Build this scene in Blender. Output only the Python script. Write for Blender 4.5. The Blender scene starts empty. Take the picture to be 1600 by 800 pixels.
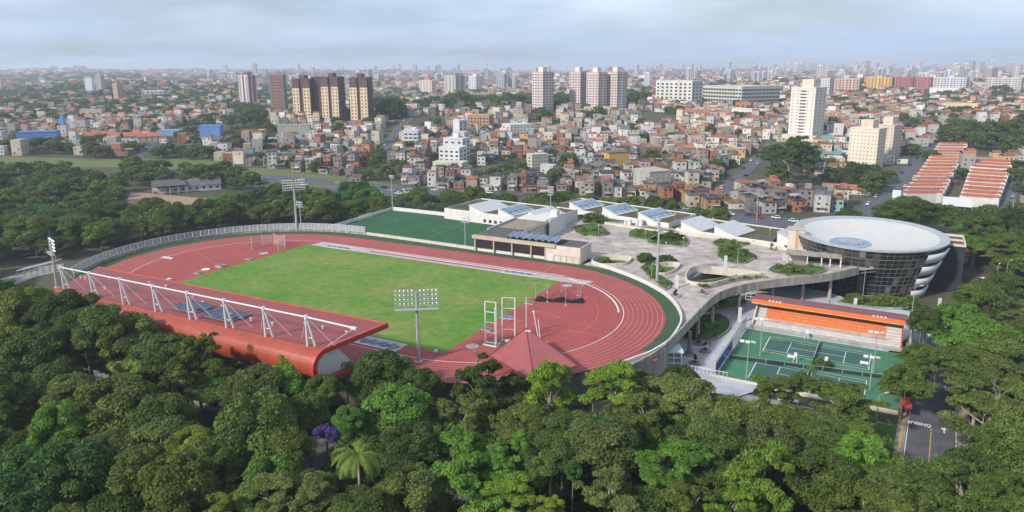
import bpy, bmesh, math, random
import numpy as np
from mathutils import Vector, Matrix
from mathutils.geometry import tessellate_polygon
random.seed(7); rng = np.random.default_rng(7)
sc = bpy.context.scene
COL = sc.collection
R = math.radians
# ------------------------------------------------------------ camera
F_PX, PIT, ROLL, CAMH, CYP = 1115.91, 0.22027, -0.00378, 61.875, 354.8
cp, sp = math.cos(PIT), math.sin(PIT)
FW = Vector((0, cp, -sp)); UP0 = Vector((0, sp, cp)); RT0 = Vector((1, 0, 0))
cr, sr = math.cos(ROLL), math.sin(ROLL)
RT = cr*RT0 + sr*UP0; UPV = -sr*RT0 + cr*UP0
cd = bpy.data.cameras.new('camera'); cam = bpy.data.objects.new('camera', cd); COL.objects.link(cam)
m3 = Matrix((RT, UPV, -FW)).transposed()
cam.matrix_world = Matrix.Translation((0, 0, CAMH)) @ m3.to_4x4()
cd.sensor_width = 36; cd.lens = 36*F_PX/1600; cd.shift_y = -(400-CYP)/1600; cd.clip_end = 30000; cd.clip_start = 1
sc.camera = cam
# ------------------------------------------------------------ sky and sun
SUN_EL, SUN_AZ = R(33), R(-128)      # azimuth measured clockwise from +y (the view direction)
w = bpy.data.worlds.new('World'); sc.world = w; w.use_nodes = True
nt = w.node_tree; nt.nodes.clear()
N = nt.nodes.new; LK = nt.links.new
out = N('ShaderNodeOutputWorld'); bg = N('ShaderNodeBackground'); bg.inputs[1].default_value = 0.062
sky = N('ShaderNodeTexSky'); sky.sky_type = 'NISHITA'; sky.sun_disc = False
sky.sun_elevation = SUN_EL; sky.sun_rotation = SUN_AZ; sky.altitude = 750; sky.air_density = 1.3; sky.dust_density = 2.0
tc = N('ShaderNodeTexCoord'); sep = N('ShaderNodeSeparateXYZ'); LK(tc.outputs['Generated'], sep.inputs[0])
ad = N('ShaderNodeMath'); ad.operation = 'ADD'; ad.inputs[1].default_value = 0.13; LK(sep.outputs[2], ad.inputs[0])
mx_ = N('ShaderNodeMath'); mx_.operation = 'MAXIMUM'; mx_.inputs[1].default_value = 0.02; LK(ad.outputs[0], mx_.inputs[0])
dx = N('ShaderNodeMath'); dx.operation = 'DIVIDE'; LK(sep.outputs[0], dx.inputs[0]); LK(mx_.outputs[0], dx.inputs[1])
dy = N('ShaderNodeMath'); dy.operation = 'DIVIDE'; LK(sep.outputs[1], dy.inputs[0]); LK(mx_.outputs[0], dy.inputs[1])
cb = N('ShaderNodeCombineXYZ'); LK(dx.outputs[0], cb.inputs[0]); LK(dy.outputs[0], cb.inputs[1])
def cloudlayer(scale, detail, lo, hi, off):
    mp = N('ShaderNodeMapping'); mp.inputs['Location'].default_value = (off, off*0.7, 0); LK(cb.outputs[0], mp.inputs[0])
    nz = N('ShaderNodeTexNoise'); nz.inputs['Scale'].default_value = scale; nz.inputs['Detail'].default_value = detail
    nz.inputs['Roughness'].default_value = 0.55; LK(mp.outputs[0], nz.inputs['Vector'])
    rp = N('ShaderNodeMapRange'); rp.inputs['From Min'].default_value = lo; rp.inputs['From Max'].default_value = hi
    rp.interpolation_type = 'SMOOTHSTEP'; LK(nz.outputs['Fac'], rp.inputs['Value'])
    return rp
c1 = cloudlayer(0.55, 4, 0.34, 0.68, 3.1)      # veil
c2 = cloudlayer(0.7, 3, 0.34, 0.74, 7.3)      # brighter streaks
mixA = N('ShaderNodeMixRGB'); mixA.inputs[2].default_value = (6.3, 8.2, 11.2, 1)
fm = N('ShaderNodeMapRange'); fm.inputs['To Min'].default_value = 0.55; fm.inputs['To Max'].default_value = 0.96; LK(c1.outputs[0], fm.inputs['Value'])
LK(fm.outputs[0], mixA.inputs[0]); LK(sky.outputs[0], mixA.inputs[1])
mixB = N('ShaderNodeMixRGB'); mixB.inputs[2].default_value = (10.2, 11.6, 13.6, 1)
f2 = N('ShaderNodeMath'); f2.operation = 'MULTIPLY'; f2.inputs[1].default_value = 0.9; LK(c2.outputs[0], f2.inputs[0])
up = N('ShaderNodeMapRange'); up.inputs['From Min'].default_value = 0.02; up.inputs['From Max'].default_value = 0.09; LK(sep.outputs[2], up.inputs['Value'])
f3 = N('ShaderNodeMath'); f3.operation = 'MULTIPLY'; LK(f2.outputs[0], f3.inputs[0]); LK(up.outputs[0], f3.inputs[1])
LK(f3.outputs[0], mixB.inputs[0]); LK(mixA.outputs[0], mixB.inputs[1])
LK(mixB.outputs[0], bg.inputs[0]); LK(bg.outputs[0], out.inputs[0])
sl = bpy.data.lights.new('sun', 'SUN'); sl.energy = 3.5; sl.angle = R(5); sl.color = (1, 0.95, 0.88)
so = bpy.data.objects.new('sun', sl); COL.objects.link(so)
sd = Vector((math.sin(SUN_AZ)*math.cos(SUN_EL), math.cos(SUN_AZ)*math.cos(SUN_EL), math.sin(SUN_EL)))
so.rotation_euler = sd.to_track_quat('Z', 'Y').to_euler(); so.location = (0, 0, 300)
sc.view_settings.view_transform = 'Standard'; sc.view_settings.look = 'None'
sc.view_settings.exposure = 0.46; sc.view_settings.gamma = 1; sc.view_settings.use_curve_mapping = False
sc.cycles.use_denoising = True
sc.cycles.max_bounces = 5; sc.cycles.diffuse_bounces = 2; sc.cycles.glossy_bounces = 2; sc.cycles.transmission_bounces = 3
sc.cycles.transparent_max_bounces = 12; sc.cycles.volume_bounces = 1; sc.cycles.caustics_reflective = False; sc.cycles.caustics_refractive = False
HAZE = 0.00016
# ------------------------------------------------------------ geometry of the place
def ray(px, py): return FW*F_PX + RT*(px-800) - UPV*(py-CYP)
def at(px, py, z=0.0):
    d = ray(px, py); t = (z-CAMH)/d.z
    return Vector((d.x*t, d.y*t, z))
def proj(x, y, z):
    v = Vector((x, y, z-CAMH)); k = v.dot(FW)
    if k < 1: return (-9999, -9999)
    return (800+F_PX*v.dot(RT)/k, CYP-F_PX*v.dot(UPV)/k)
def S(e0, e1, x):
    t = np.clip((x-e0)/(e1-e0), 0, 1); return t*t*(3-2*t)
DRUM = (122.0, 238.0)
def T(x, y):
    x = np.asarray(x, float); y = np.asarray(y, float)
    d = np.hypot(x, y)
    z = -8 + S(400, 780, d)*14
    z = z + S(620, 800, d)*(1-S(900, 1400, d))*12*np.exp(-((x+20-d*0.02)/260)**2)
    z = z + S(800, 1600, d)*(9*np.sin(x/310+1.3)*np.sin(y/420+.4)+5*np.sin(x/150+y/230))
    z = z + S(2500, 6000, d)*(14+16*np.sin(x/900+2)*np.sin(d/1300))*1.0
    z = z + S(3000, 5200, d)*(1-S(0, 1500, x+600))*16
    z = z - S(4000, 12000, d)*50
    z = z - 4.0*(1-S(26, 34, np.hypot(x-DRUM[0], y-DRUM[1])))
    z = z - 3*(1-S(60, 110, d))
    return z
def Tz(x, y): return float(T(x, y))
def atT(px, py, dz=0.0):
    d = ray(px, py).normalized(); o = Vector((0, 0, CAMH)); t = 60.0
    while t < 15000:
        p = o+d*t
        g = Tz(p.x, p.y)+dz
        if p.z <= g: break
        t += max(0.4, (p.z-g)*0.6)
    p = o+d*t
    return Vector((p.x, p.y, Tz(p.x, p.y)))
TRC = (-44.874, 199.228); TRY = -0.4786      # running track frame
TNC = (62.44, 167.167); TNY = -0.50674       # tennis frame
def U(a, b, z=0.0):
    c, s = math.cos(TRY), math.sin(TRY); return Vector((TRC[0]+a*c-b*s, TRC[1]+a*s+b*c, z))
def V(a, b, z=0.0):
    c, s = math.cos(TNY), math.sin(TNY); return Vector((TNC[0]+a*c-b*s, TNC[1]+a*s+b*c, z))
def toU(p):
    c, s = math.cos(TRY), math.sin(TRY); x, y = p[0]-TRC[0], p[1]-TRC[1]; return (x*c+y*s, -x*s+y*c)
def toV(p):
    c, s = math.cos(TNY), math.sin(TNY); x, y = p[0]-TNC[0], p[1]-TNC[1]; return (x*c+y*s, -x*s+y*c)
# ------------------------------------------------------------ materials
MATS = {}
def mat(name, col, rough=0.8, var=0.18, scale=0.4, metal=0.0, spec=0.3, col2=None, bump=0.0, big=0.0, streak=False, objcol=False, alpha=None, stain=None):
    if name in MATS: return MATS[name]
    m = bpy.data.materials.new(name); m.use_nodes = True; MATS[name] = m
    t = m.node_tree; b = t.nodes['Principled BSDF']
    b.inputs['Roughness'].default_value = rough; b.inputs['Metallic'].default_value = metal
    b.inputs['Specular IOR Level'].default_value = spec
    geo = t.nodes.new('ShaderNodeNewGeometry')
    src = geo.outputs['Position']
    if streak:
        mp = t.nodes.new('ShaderNodeMapping'); mp.inputs['Scale'].default_value = (1, 1, 0.12); t.links.new(src, mp.inputs[0]); src = mp.outputs[0]
    nz = t.nodes.new('ShaderNodeTexNoise'); nz.inputs['Scale'].default_value = scale; nz.inputs['Detail'].default_value = 6; nz.inputs['Roughness'].default_value = 0.62
    t.links.new(src, nz.inputs['Vector'])
    mr = t.nodes.new('ShaderNodeMapRange'); mr.inputs['From Min'].default_value = 0.32; mr.inputs['From Max'].default_value = 0.68
    t.links.new(nz.outputs['Fac'], mr.inputs['Value'])
    mx = t.nodes.new('ShaderNodeMixRGB')
    c2 = col2 if col2 else tuple(c*(1-var*1.6) for c in col)
    c1 = col if col2 else tuple(min(1, c*(1+var*0.7)) for c in col)
    mx.inputs[1].default_value = (*c1, 1); mx.inputs[2].default_value = (*c2, 1); t.links.new(mr.outputs[0], mx.inputs[0])
    o = mx.outputs[0]
    if big:
        n2 = t.nodes.new('ShaderNodeTexNoise'); n2.inputs['Scale'].default_value = scale*big; n2.inputs['Detail'].default_value = 4
        t.links.new(geo.outputs['Position'], n2.inputs['Vector'])
        m2 = t.nodes.new('ShaderNodeMapRange'); m2.inputs['From Min'].default_value = 0.35; m2.inputs['From Max'].default_value = 0.65
        m2.inputs['To Min'].default_value = 0.0; m2.inputs['To Max'].default_value = 1.0; t.links.new(n2.outputs['Fac'], m2.inputs['Value'])
        x2 = t.nodes.new('ShaderNodeMixRGB'); x2.blend_type = 'MULTIPLY'; x2.inputs[2].default_value = (*(stain or (0.72, 0.72, 0.70)), 1)
        t.links.new(m2.outputs[0], x2.inputs[0]); t.links.new(o, x2.inputs[1]); o = x2.outputs[0]
    if objcol:
        oi = t.nodes.new('ShaderNodeObjectInfo'); x3 = t.nodes.new('ShaderNodeMixRGB'); x3.blend_type = 'MULTIPLY'; x3.inputs[0].default_value = 1
        t.links.new(o, x3.inputs[1]); t.links.new(oi.outputs['Color'], x3.inputs[2]); o = x3.outputs[0]
    t.links.new(o, b.inputs['Base Color'])
    if bump:
        bp = t.nodes.new('ShaderNodeBump'); bp.inputs['Strength'].default_value = bump; bp.inputs['Distance'].default_value = 0.3
        t.links.new(nz.outputs['Fac'], bp.inputs['Height']); t.links.new(bp.outputs[0], b.inputs['Normal'])
    if alpha is not None: b.inputs['Alpha'].default_value = alpha
    return m
def attrmat(name, rough=0.85, var=0.25, scale=0.3):
    m = bpy.data.materials.new(name); m.use_nodes = True; t = m.node_tree; b = t.nodes['Principled BSDF']
    b.inputs['Roughness'].default_value = rough; b.inputs['Specular IOR Level'].default_value = 0.2
    a = t.nodes.new('ShaderNodeAttribute'); a.attribute_name = 'tint'
    nz = t.nodes.new('ShaderNodeTexNoise'); nz.inputs['Scale'].default_value = scale; nz.inputs['Detail'].default_value = 5
    g = t.nodes.new('ShaderNodeNewGeometry'); t.links.new(g.outputs['Position'], nz.inputs['Vector'])
    mr = t.nodes.new('ShaderNodeMapRange'); mr.inputs['From Min'].default_value = 0.3; mr.inputs['From Max'].default_value = 0.7
    mr.inputs['To Min'].default_value = 1+var*0.5; mr.inputs['To Max'].default_value = 1-var; t.links.new(nz.outputs['Fac'], mr.inputs['Value'])
    mx = t.nodes.new('ShaderNodeMixRGB'); mx.blend_type = 'MULTIPLY'; mx.inputs[0].default_value = 1
    t.links.new(a.outputs['Color'], mx.inputs[1]); t.links.new(mr.outputs[0], mx.inputs[2]); t.links.new(mx.outputs[0], b.inputs['Base Color'])
    return m
M_GROUND = mat('ground_soil', (0.075, 0.085, 0.04), 0.95, scale=0.06, col2=(0.10, 0.085, 0.06), big=0.3)
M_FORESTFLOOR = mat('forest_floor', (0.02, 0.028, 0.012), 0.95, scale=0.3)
M_GRASS = mat('turf', (0.082, 0.225, 0.018), 0.9, scale=0.05, col2=(0.225, 0.250, 0.062), big=9, stain=(0.66, 0.78, 0.6), bump=0.0)
M_LAWN = mat('lawn', (0.06, 0.13, 0.02), 0.9, scale=0.25, col2=(0.10, 0.14, 0.035), big=6, stain=(0.6, 0.7, 0.5))
M_BELT = mat('dry_grass', (0.12, 0.15, 0.045), 0.9, scale=0.05, col2=(0.17, 0.165, 0.07), big=8, stain=(0.7, 0.8, 0.6))
M_TRACK = mat('track_rubber', (0.375, 0.080, 0.070), 0.85, var=0.09, scale=0.10, big=9, stain=(0.80, 0.79, 0.80))
M_TRACKL = mat('lane_paint', (0.62, 0.36, 0.34), 0.7, var=0.08, scale=1)
M_WHITEL = mat('white_line_paint', (0.78, 0.76, 0.74), 0.7, var=0.08, scale=1)
M_STRIPG = mat('green_border_rubber', (0.045, 0.085, 0.040), 0.9, var=0.12, scale=0.2)
M_PITCH = mat('artificial_turf', (0.026, 0.105, 0.042), 0.9, var=0.10, scale=0.08, big=9, stain=(0.85, 0.9, 0.85))
M_CONC = mat('concrete', (0.36, 0.33, 0.29), 0.9, var=0.22, scale=0.5, big=0.25, streak=True, stain=(0.7, 0.68, 0.64))
M_CONCG = mat('weathered_concrete', (0.40, 0.37, 0.315), 0.9, var=0.30, scale=0.55, streak=True, big=3, stain=(0.72, 0.7, 0.66))
M_WHITE = mat('white_painted_wall', (0.66, 0.64, 0.61), 0.8, var=0.05, scale=0.5, streak=True, big=2, stain=(0.93, 0.92, 0.9))
M_CREAM = mat('cream_wall', (0.62, 0.56, 0.48), 0.85, var=0.07, scale=0.45, streak=True, big=2, stain=(0.9, 0.88, 0.84))
M_BEAM = mat('beige_beam', (0.50, 0.40, 0.30), 0.85, var=0.12, scale=0.6, streak=True)
M_DECK = mat('deck_paving', (0.57, 0.515, 0.475), 0.9, scale=0.08, col2=(0.38, 0.32, 0.285), big=3.5, stain=(0.66, 0.62, 0.58))
M_PLAZA = mat('plaza_paving', (0.44, 0.44, 0.47), 0.9, scale=0.2, var=0.16)
M_ASPH = mat('asphalt', (0.115, 0.118, 0.13), 0.9, scale=0.25, var=0.18, big=8, stain=(0.8, 0.8, 0.8))
M_SIDE = mat('sidewalk', (0.28, 0.26, 0.25), 0.9, scale=0.4, var=0.15)
M_YEL = mat('tactile_yellow', (0.52, 0.32, 0.10), 0.85, scale=0.8, var=0.18)
M_RED = mat('red_steel', (0.42, 0.045, 0.03), 0.42, var=0.08, scale=0.4, spec=0.5)
M_ORANGE = mat('orange_cladding', (0.34, 0.062, 0.032), 0.36, var=0.10, scale=0.3, spec=0.5)
def seams(m, step, dark=.55, axis=0):
    t = m.node_tree; b = t.nodes['Principled BSDF']; src = b.inputs['Base Color'].links[0].from_socket; tcn = t.nodes.new('ShaderNodeTexCoord'); sx = t.nodes.new('ShaderNodeSeparateXYZ'); t.links.new(tcn.outputs['Object'], sx.inputs[0])
    md = t.nodes.new('ShaderNodeMath'); md.operation = 'PINGPONG'; md.inputs[1].default_value = step/2; t.links.new(sx.outputs[axis], md.inputs[0]); lt = t.nodes.new('ShaderNodeMath'); lt.operation = 'LESS_THAN'; lt.inputs[1].default_value = .06; t.links.new(md.outputs[0], lt.inputs[0])
    mx = t.nodes.new('ShaderNodeMixRGB'); mx.blend_type = 'MULTIPLY'; mx.inputs[2].default_value = (dark, dark, dark, 1); t.links.new(lt.outputs[0], mx.inputs[0]); t.links.new(src, mx.inputs[1]); t.links.new(mx.outputs[0], b.inputs['Base Color'])
seams(M_ORANGE, 2.75)
M_STEEL = mat('galvanised_steel', (0.45, 0.46, 0.47), 0.45, var=0.12, scale=1.0, metal=0.3)
M_WSTEEL = mat('white_steel', (0.63, 0.62, 0.61), 0.5, var=0.06, scale=1)
M_DARK = mat('dark_metal', (0.03, 0.03, 0.033), 0.5, var=0.1, scale=1)
M_GLASS = mat('dark_glass', (0.018, 0.022, 0.026), 0.08, var=0.3, scale=0.3, spec=0.8)
M_WIN = mat('window_glass', (0.045, 0.05, 0.06), 0.2, var=0.4, scale=0.3, spec=0.6)
M_PV = mat('solar_cell', (0.18, 0.255, 0.35), 0.3, var=0.25, scale=0.15, spec=0.8)  # pale blue base colour stands in for sky reflected by the cells
M_PVD = mat('solar_cell_dark', (0.03, 0.05, 0.09), 0.2, var=0.2, scale=0.5, spec=0.8)
M_BARK = mat('bark', (0.17, 0.135, 0.10), 0.9, var=0.3, scale=2.0)
M_SOIL = mat('green_roof_sedum', (0.085, 0.085, 0.035), 0.95, scale=0.35, col2=(0.16, 0.115, 0.055), big=3, stain=(0.6, 0.6, 0.5))
M_ROOFG = mat('grey_roof_membrane', (0.13, 0.115, 0.11), 0.9, scale=0.3, var=0.2, big=3)
M_ROOFT = mat('tan_gravel_roof', (0.30, 0.245, 0.19), 0.95, scale=0.5, var=0.22)
M_TILE = mat('terracotta_tile', (0.40, 0.12, 0.06), 0.85, scale=0.3, var=0.25, big=5)
# ribbed red roof of the grandstand
def wavemat(name, c1, c2, scale, frame_yaw, axis='X', rough=0.5):
    m = bpy.data.materials.new(name); m.use_nodes = True; t = m.node_tree; b = t.nodes['Principled BSDF']; b.inputs['Roughness'].default_value = rough
    tcn = t.nodes.new('ShaderNodeTexCoord'); wv = t.nodes.new('ShaderNodeTexWave'); wv.bands_direction = axis; wv.inputs['Scale'].default_value = scale
    wv.inputs['Distortion'].default_value = 0.0
    t.links.new(tcn.outputs['Object'], wv.inputs[0]); mx = t.nodes.new('ShaderNodeMixRGB'); mx.inputs[1].default_value = (*c1, 1); mx.inputs[2].default_value = (*c2, 1)
    t.links.new(wv.outputs['Fac'], mx.inputs[0])
    nz = t.nodes.new('ShaderNodeTexNoise'); nz.inputs['Scale'].default_value = 0.25; nz.inputs['Detail'].default_value = 6; t.links.new(tcn.outputs['Object'], nz.inputs['Vector'])
    mr = t.nodes.new('ShaderNodeMapRange'); mr.inputs['To Min'].default_value = 1.25; mr.inputs['To Max'].default_value = 0.7; t.links.new(nz.outputs['Fac'], mr.inputs['Value'])
    x2 = t.nodes.new('ShaderNodeMixRGB'); x2.blend_type = 'MULTIPLY'; x2.inputs[0].default_value = 1; t.links.new(mx.outputs[0], x2.inputs[1]); t.links.new(mr.outputs[0], x2.inputs[2])
    t.links.new(x2.outputs[0], b.inputs['Base Color'])
    return m
M_ROOFR = wavemat('ribbed_red_roof', (0.30, 0.055, 0.045), (0.22, 0.045, 0.04), 1.1, 0)
M_ROOFP = wavemat('ribbed_plum_roof', (0.22, 0.07, 0.065), (0.13, 0.05, 0.05), 1.3, 0)
# ------------------------------------------------------------ mesh helpers
class MB:
    def __init__(s): s.v = []; s.f = []; s.m = []
    def face(s, pts, m=0):
        i = len(s.v); s.v.extend([tuple(p) for p in pts]); s.f.append(tuple(range(i, i+len(pts)))); s.m.append(m); return s
    def box(s, x0, y0, z0, x1, y1, z1, m=0, top=None):
        P = [(x0,y0,z0),(x1,y0,z0),(x1,y1,z0),(x0,y1,z0),(x0,y0,z1),(x1,y0,z1),(x1,y1,z1),(x0,y1,z1)]
        i = len(s.v); s.v.extend(P)
        for k, q in enumerate([(0,3,2,1),(4,5,6,7),(0,1,5,4),(1,2,6,5),(2,3,7,6),(3,0,4,7)]):
            s.f.append(tuple(i+a for a in q)); s.m.append(top if (k == 1 and top is not None) else m)
        return s
    def obox(s, c, e1, e2, z0, z1, m=0, top=None):   # parallelepiped from corner c along 2d vectors e1,e2
        a = Vector((c[0], c[1], 0)); e1 = Vector((e1[0], e1[1], 0)); e2 = Vector((e2[0], e2[1], 0))
        P = [a, a+e1, a+e1+e2, a+e2]
        if e1.x*e2.y-e1.y*e2.x < 0: P = [P[0], P[3], P[2], P[1]]
        return s.prism([(p.x, p.y) for p in P], z0, z1, m, top)
    def prism(s, poly, z0, z1, m=0, top=None, cap0=True):
        ar = sum(poly[k][0]*poly[(k+1)%len(poly)][1]-poly[(k+1)%len(poly)][0]*poly[k][1] for k in range(len(poly)))
        if ar < 0: poly = poly[::-1]
        n = len(poly); i = len(s.v)
        s.v.extend([(p[0], p[1], z0) for p in poly]); s.v.extend([(p[0], p[1], z1) for p in poly])
        for k in range(n):
            j = (k+1) % n; s.f.append((i+k, i+j, i+n+j, i+n+k)); s.m.append(m)
        tt = tessellate_polygon([[Vector((p[0], p[1], 0)) for p in poly]]) if n > 4 else None
        tm = m if top is None else top
        if tt:
            for q in tt:
                a, b, c = [poly[k] for k in q]
                q = q if (b[0]-a[0])*(c[1]-a[1])-(b[1]-a[1])*(c[0]-a[0]) > 0 else q[::-1]
                s.f.append(tuple(i+n+k for k in q)); s.m.append(tm)
                if cap0: s.f.append(tuple(i+k for k in q[::-1])); s.m.append(m)
        else:
            s.f.append(tuple(i+n+k for k in range(n))); s.m.append(tm)
            if cap0: s.f.append(tuple(i+n-1-k for k in range(n))); s.m.append(m)
        return s
    def sheet(s, poly, z, m=0, holes=()):
        loops = [[Vector((p[0], p[1], 0)) for p in poly]]+[[Vector((p[0], p[1], 0)) for p in h] for h in holes]
        flat = [p for l in loops for p in l]; i = len(s.v); s.v.extend([(p.x, p.y, z) for p in flat])
        for q in tessellate_polygon(loops):
            a, b, c = [flat[k] for k in q]
            q = q if (b-a).cross(c-a).z > 0 else q[::-1]
            s.f.append(tuple(i+k for k in q)); s.m.append(m)
        return s
    def tube(s, p0, p1, r0, r1=None, n=6, m=0, cap=True):
        r1 = r0 if r1 is None else r1; p0 = Vector(p0); p1 = Vector(p1); d = (p1-p0)
        if d.length < 1e-6: return s
        d.normalize(); a = d.orthogonal().normalized(); b = d.cross(a); i = len(s.v)
        for p, r in ((p0, r0), (p1, r1)):
            for k in range(n):
                t = 2*math.pi*k/n; s.v.append(tuple(p+a*(r*math.cos(t))+b*(r*math.sin(t))))
        for k in range(n):
            j = (k+1) % n; s.f.append((i+k, i+j, i+n+j, i+n+k)); s.m.append(m)
        if cap:
            s.f.append(tuple(i+n+k for k in range(n))); s.m.append(m); s.f.append(tuple(i+n-1-k for k in range(n))); s.m.append(m)
        return s
    def lathe(s, prof, c=(0, 0), n=16, m=0, sx=1, sy=1):
        i = len(s.v); L = len(prof)
        for k in range(n):
            t = 2*math.pi*k/n
            for r, z in prof: s.v.append((c[0]+sx*r*math.cos(t), c[1]+sy*r*math.sin(t), z))
        for k in range(n):
            j = (k+1) % n
            for q in range(L-1):
                s.f.append((i+k*L+q, i+j*L+q, i+j*L+q+1, i+k*L+q+1)); s.m.append(m)
        return s
    def ribbon(s, pts, wdt, z=None, m=0, closed=False):   # flat strip along a polyline
        n = len(pts); P = [Vector((p[0], p[1], 0)) for p in pts]; L = []; Rr = []
        for k in range(n):
            a = P[(k-1) % n] if (closed or k > 0) else P[k]; b = P[(k+1) % n] if (closed or k < n-1) else P[k]
            d = (b-a).normalized(); nn = Vector((-d.y, d.x, 0))
            L.append(P[k]+nn*wdt/2); Rr.append(P[k]-nn*wdt/2)
        zz = lambda k: (z if z is not None else pts[k][2])
        i = len(s.v)
        for k in range(n): s.v.append((L[k].x, L[k].y, zz(k))); s.v.append((Rr[k].x, Rr[k].y, zz(k)))
        for k in range(n if closed else n-1):
            j = (k+1) % n; s.f.append((i+2*k+1, i+2*j+1, i+2*j, i+2*k)); s.m.append(m)
        return s
    def wall(s, pts, th, z0, z1, m=0, closed=False, top=None):  # wall of thickness th along a polyline
        n = len(pts); P = [Vector((p[0], p[1], 0)) for p in pts]; A = []; B = []
        for k in range(n):
            a = P[(k-1) % n] if (closed or k > 0) else P[k]; b = P[(k+1) % n] if (closed or k < n-1) else P[k]
            d = (b-a).normalized(); nn = Vector((-d.y, d.x, 0)); A.append(P[k]+nn*th/2); B.append(P[k]-nn*th/2)
        i = len(s.v)
        for k in range(n):
            for q in (A[k], B[k]):
                s.v.append((q.x, q.y, z0)); s.v.append((q.x, q.y, z1))
        for k in range(n if closed else n-1):
            j = (k+1) % n; a = i+4*k; b = i+4*j
            for q, mm in (((a+1, a+3, b+3, b+1), m if top is None else top), ((a, a+1, b+1, b), m), ((a+2, b+2, b+3, a+3), m), ((a, b, b+2, a+2), m)):
                s.f.append(q); s.m.append(mm)
        if not closed:
            s.f.append((i, i+2, i+3, i+1)); s.m.append(m); e = i+4*(n-1); s.f.append((e, e+1, e+3, e+2)); s.m.append(m)
        return s
    def build(s, name, mats, parent=None, org=None, smooth=False):
        me = bpy.data.meshes.new(name)
        v = s.v
        if org is not None: v = [(a-org[0], b-org[1], c-org[2]) for a, b, c in v]
        me.from_pydata(v, [], s.f)
        for mm in (mats if isinstance(mats, (list, tuple)) else [mats]): me.materials.append(mm)
        if any(s.m): me.polygons.foreach_set('material_index', s.m)
        if smooth: me.polygons.foreach_set('use_smooth', [True]*len(s.f))
        me.update()
        o = bpy.data.objects.new(name, me); COL.objects.link(o)
        if parent is not None: o.parent = parent
        elif org is not None: o.location = org
        return o
def thing(name, label, cat, loc=(0, 0, 0), rotz=0, group=None):
    o = bpy.data.objects.new(name, None); COL.objects.link(o); o.location = loc; o.rotation_euler = (0, 0, rotz); o.empty_display_size = 0.5
    o['label'] = label; o['category'] = cat
    if group: o['group'] = group
    return o
def tag(o, label, cat, group=None, kind=None):
    o['label'] = label; o['category'] = cat
    if group: o['group'] = group
    if kind: o['kind'] = kind
    return o
def struct(o, label=None):
    o['kind'] = 'structure'
    if label: o['label'] = label
    return o
def copy_tree(o, parent=None):
    c = o.copy(); COL.objects.link(c); c.parent = parent
    for ch in list(o.children): copy_tree(ch, c)
    return c
def arc(c, r, a0, a1, n, fr=U):
    return [fr(c[0]+r*math.cos(a0+(a1-a0)*k/n), c[1]+r*math.sin(a0+(a1-a0)*k/n)) for k in range(n+1)]
def smoothline(pts, n=6):
    P = [Vector((p[0], p[1], 0)) for p in pts]; o = []
    for k in range(len(P)-1):
        p0 = P[max(k-1, 0)]; p1 = P[k]; p2 = P[k+1]; p3 = P[min(k+2, len(P)-1)]
        for q in range(n):
            t = q/n; o.append(0.5*((2*p1)+(p2-p0)*t+(2*p0-5*p1+4*p2-p3)*t*t+(3*p1-p0-3*p2+p3)*t*t*t))
    o.append(P[-1]); return o
def numpy_mesh(name, verts, quads, mats, tint=None, parent=None, smooth=False, tris=False):
    me = bpy.data.meshes.new(name); nv = len(verts); nf = len(quads); k = quads.shape[1]
    me.vertices.add(nv); me.vertices.foreach_set('co', verts.astype(np.float32).ravel())
    me.loops.add(nf*k); me.loops.foreach_set('vertex_index', quads.astype(np.int32).ravel())
    me.polygons.add(nf); me.polygons.foreach_set('loop_start', (np.arange(nf)*k).astype(np.int32)); me.polygons.foreach_set('loop_total', np.full(nf, k, np.int32))
    for mm in (mats if isinstance(mats, (list, tuple)) else [mats]): me.materials.append(mm)
    if tint is not None:
        at_ = me.attributes.new('tint', 'FLOAT_COLOR', 'FACE'); c = np.ones((nf, 4), np.float32); c[:, :3] = tint; at_.data.foreach_set('color', c.ravel())
    me.update(calc_edges=True)
    if not smooth: me.polygons.foreach_set('use_smooth', [False]*nf)
    return me
ORD = ['nearest', 'second', 'third', 'fourth', 'fifth', 'sixth', 'seventh', 'eighth', 'ninth', 'tenth', 'eleventh', 'twelfth', 'thirteenth', 'fourteenth', 'fifteenth', 'sixteenth', 'seventeenth', 'eighteenth', 'nineteenth', 'twentieth']
def ordn(k):
    if k < 20: return ORD[k]
    tens = ['twenty', 'thirty', 'forty', 'fifty', 'sixty', 'seventy'][(k+1)//10-2]; u = (k+1) % 10
    return ({'twenty': 'twentieth', 'thirty': 'thirtieth', 'forty': 'fortieth', 'fifty': 'fiftieth', 'sixty': 'sixtieth', 'seventy': 'seventieth'}[tens] if u == 0 else tens+'-'+['', 'first', 'second', 'third', 'fourth', 'fifth', 'sixth', 'seventh', 'eighth', 'ninth'][u])
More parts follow.
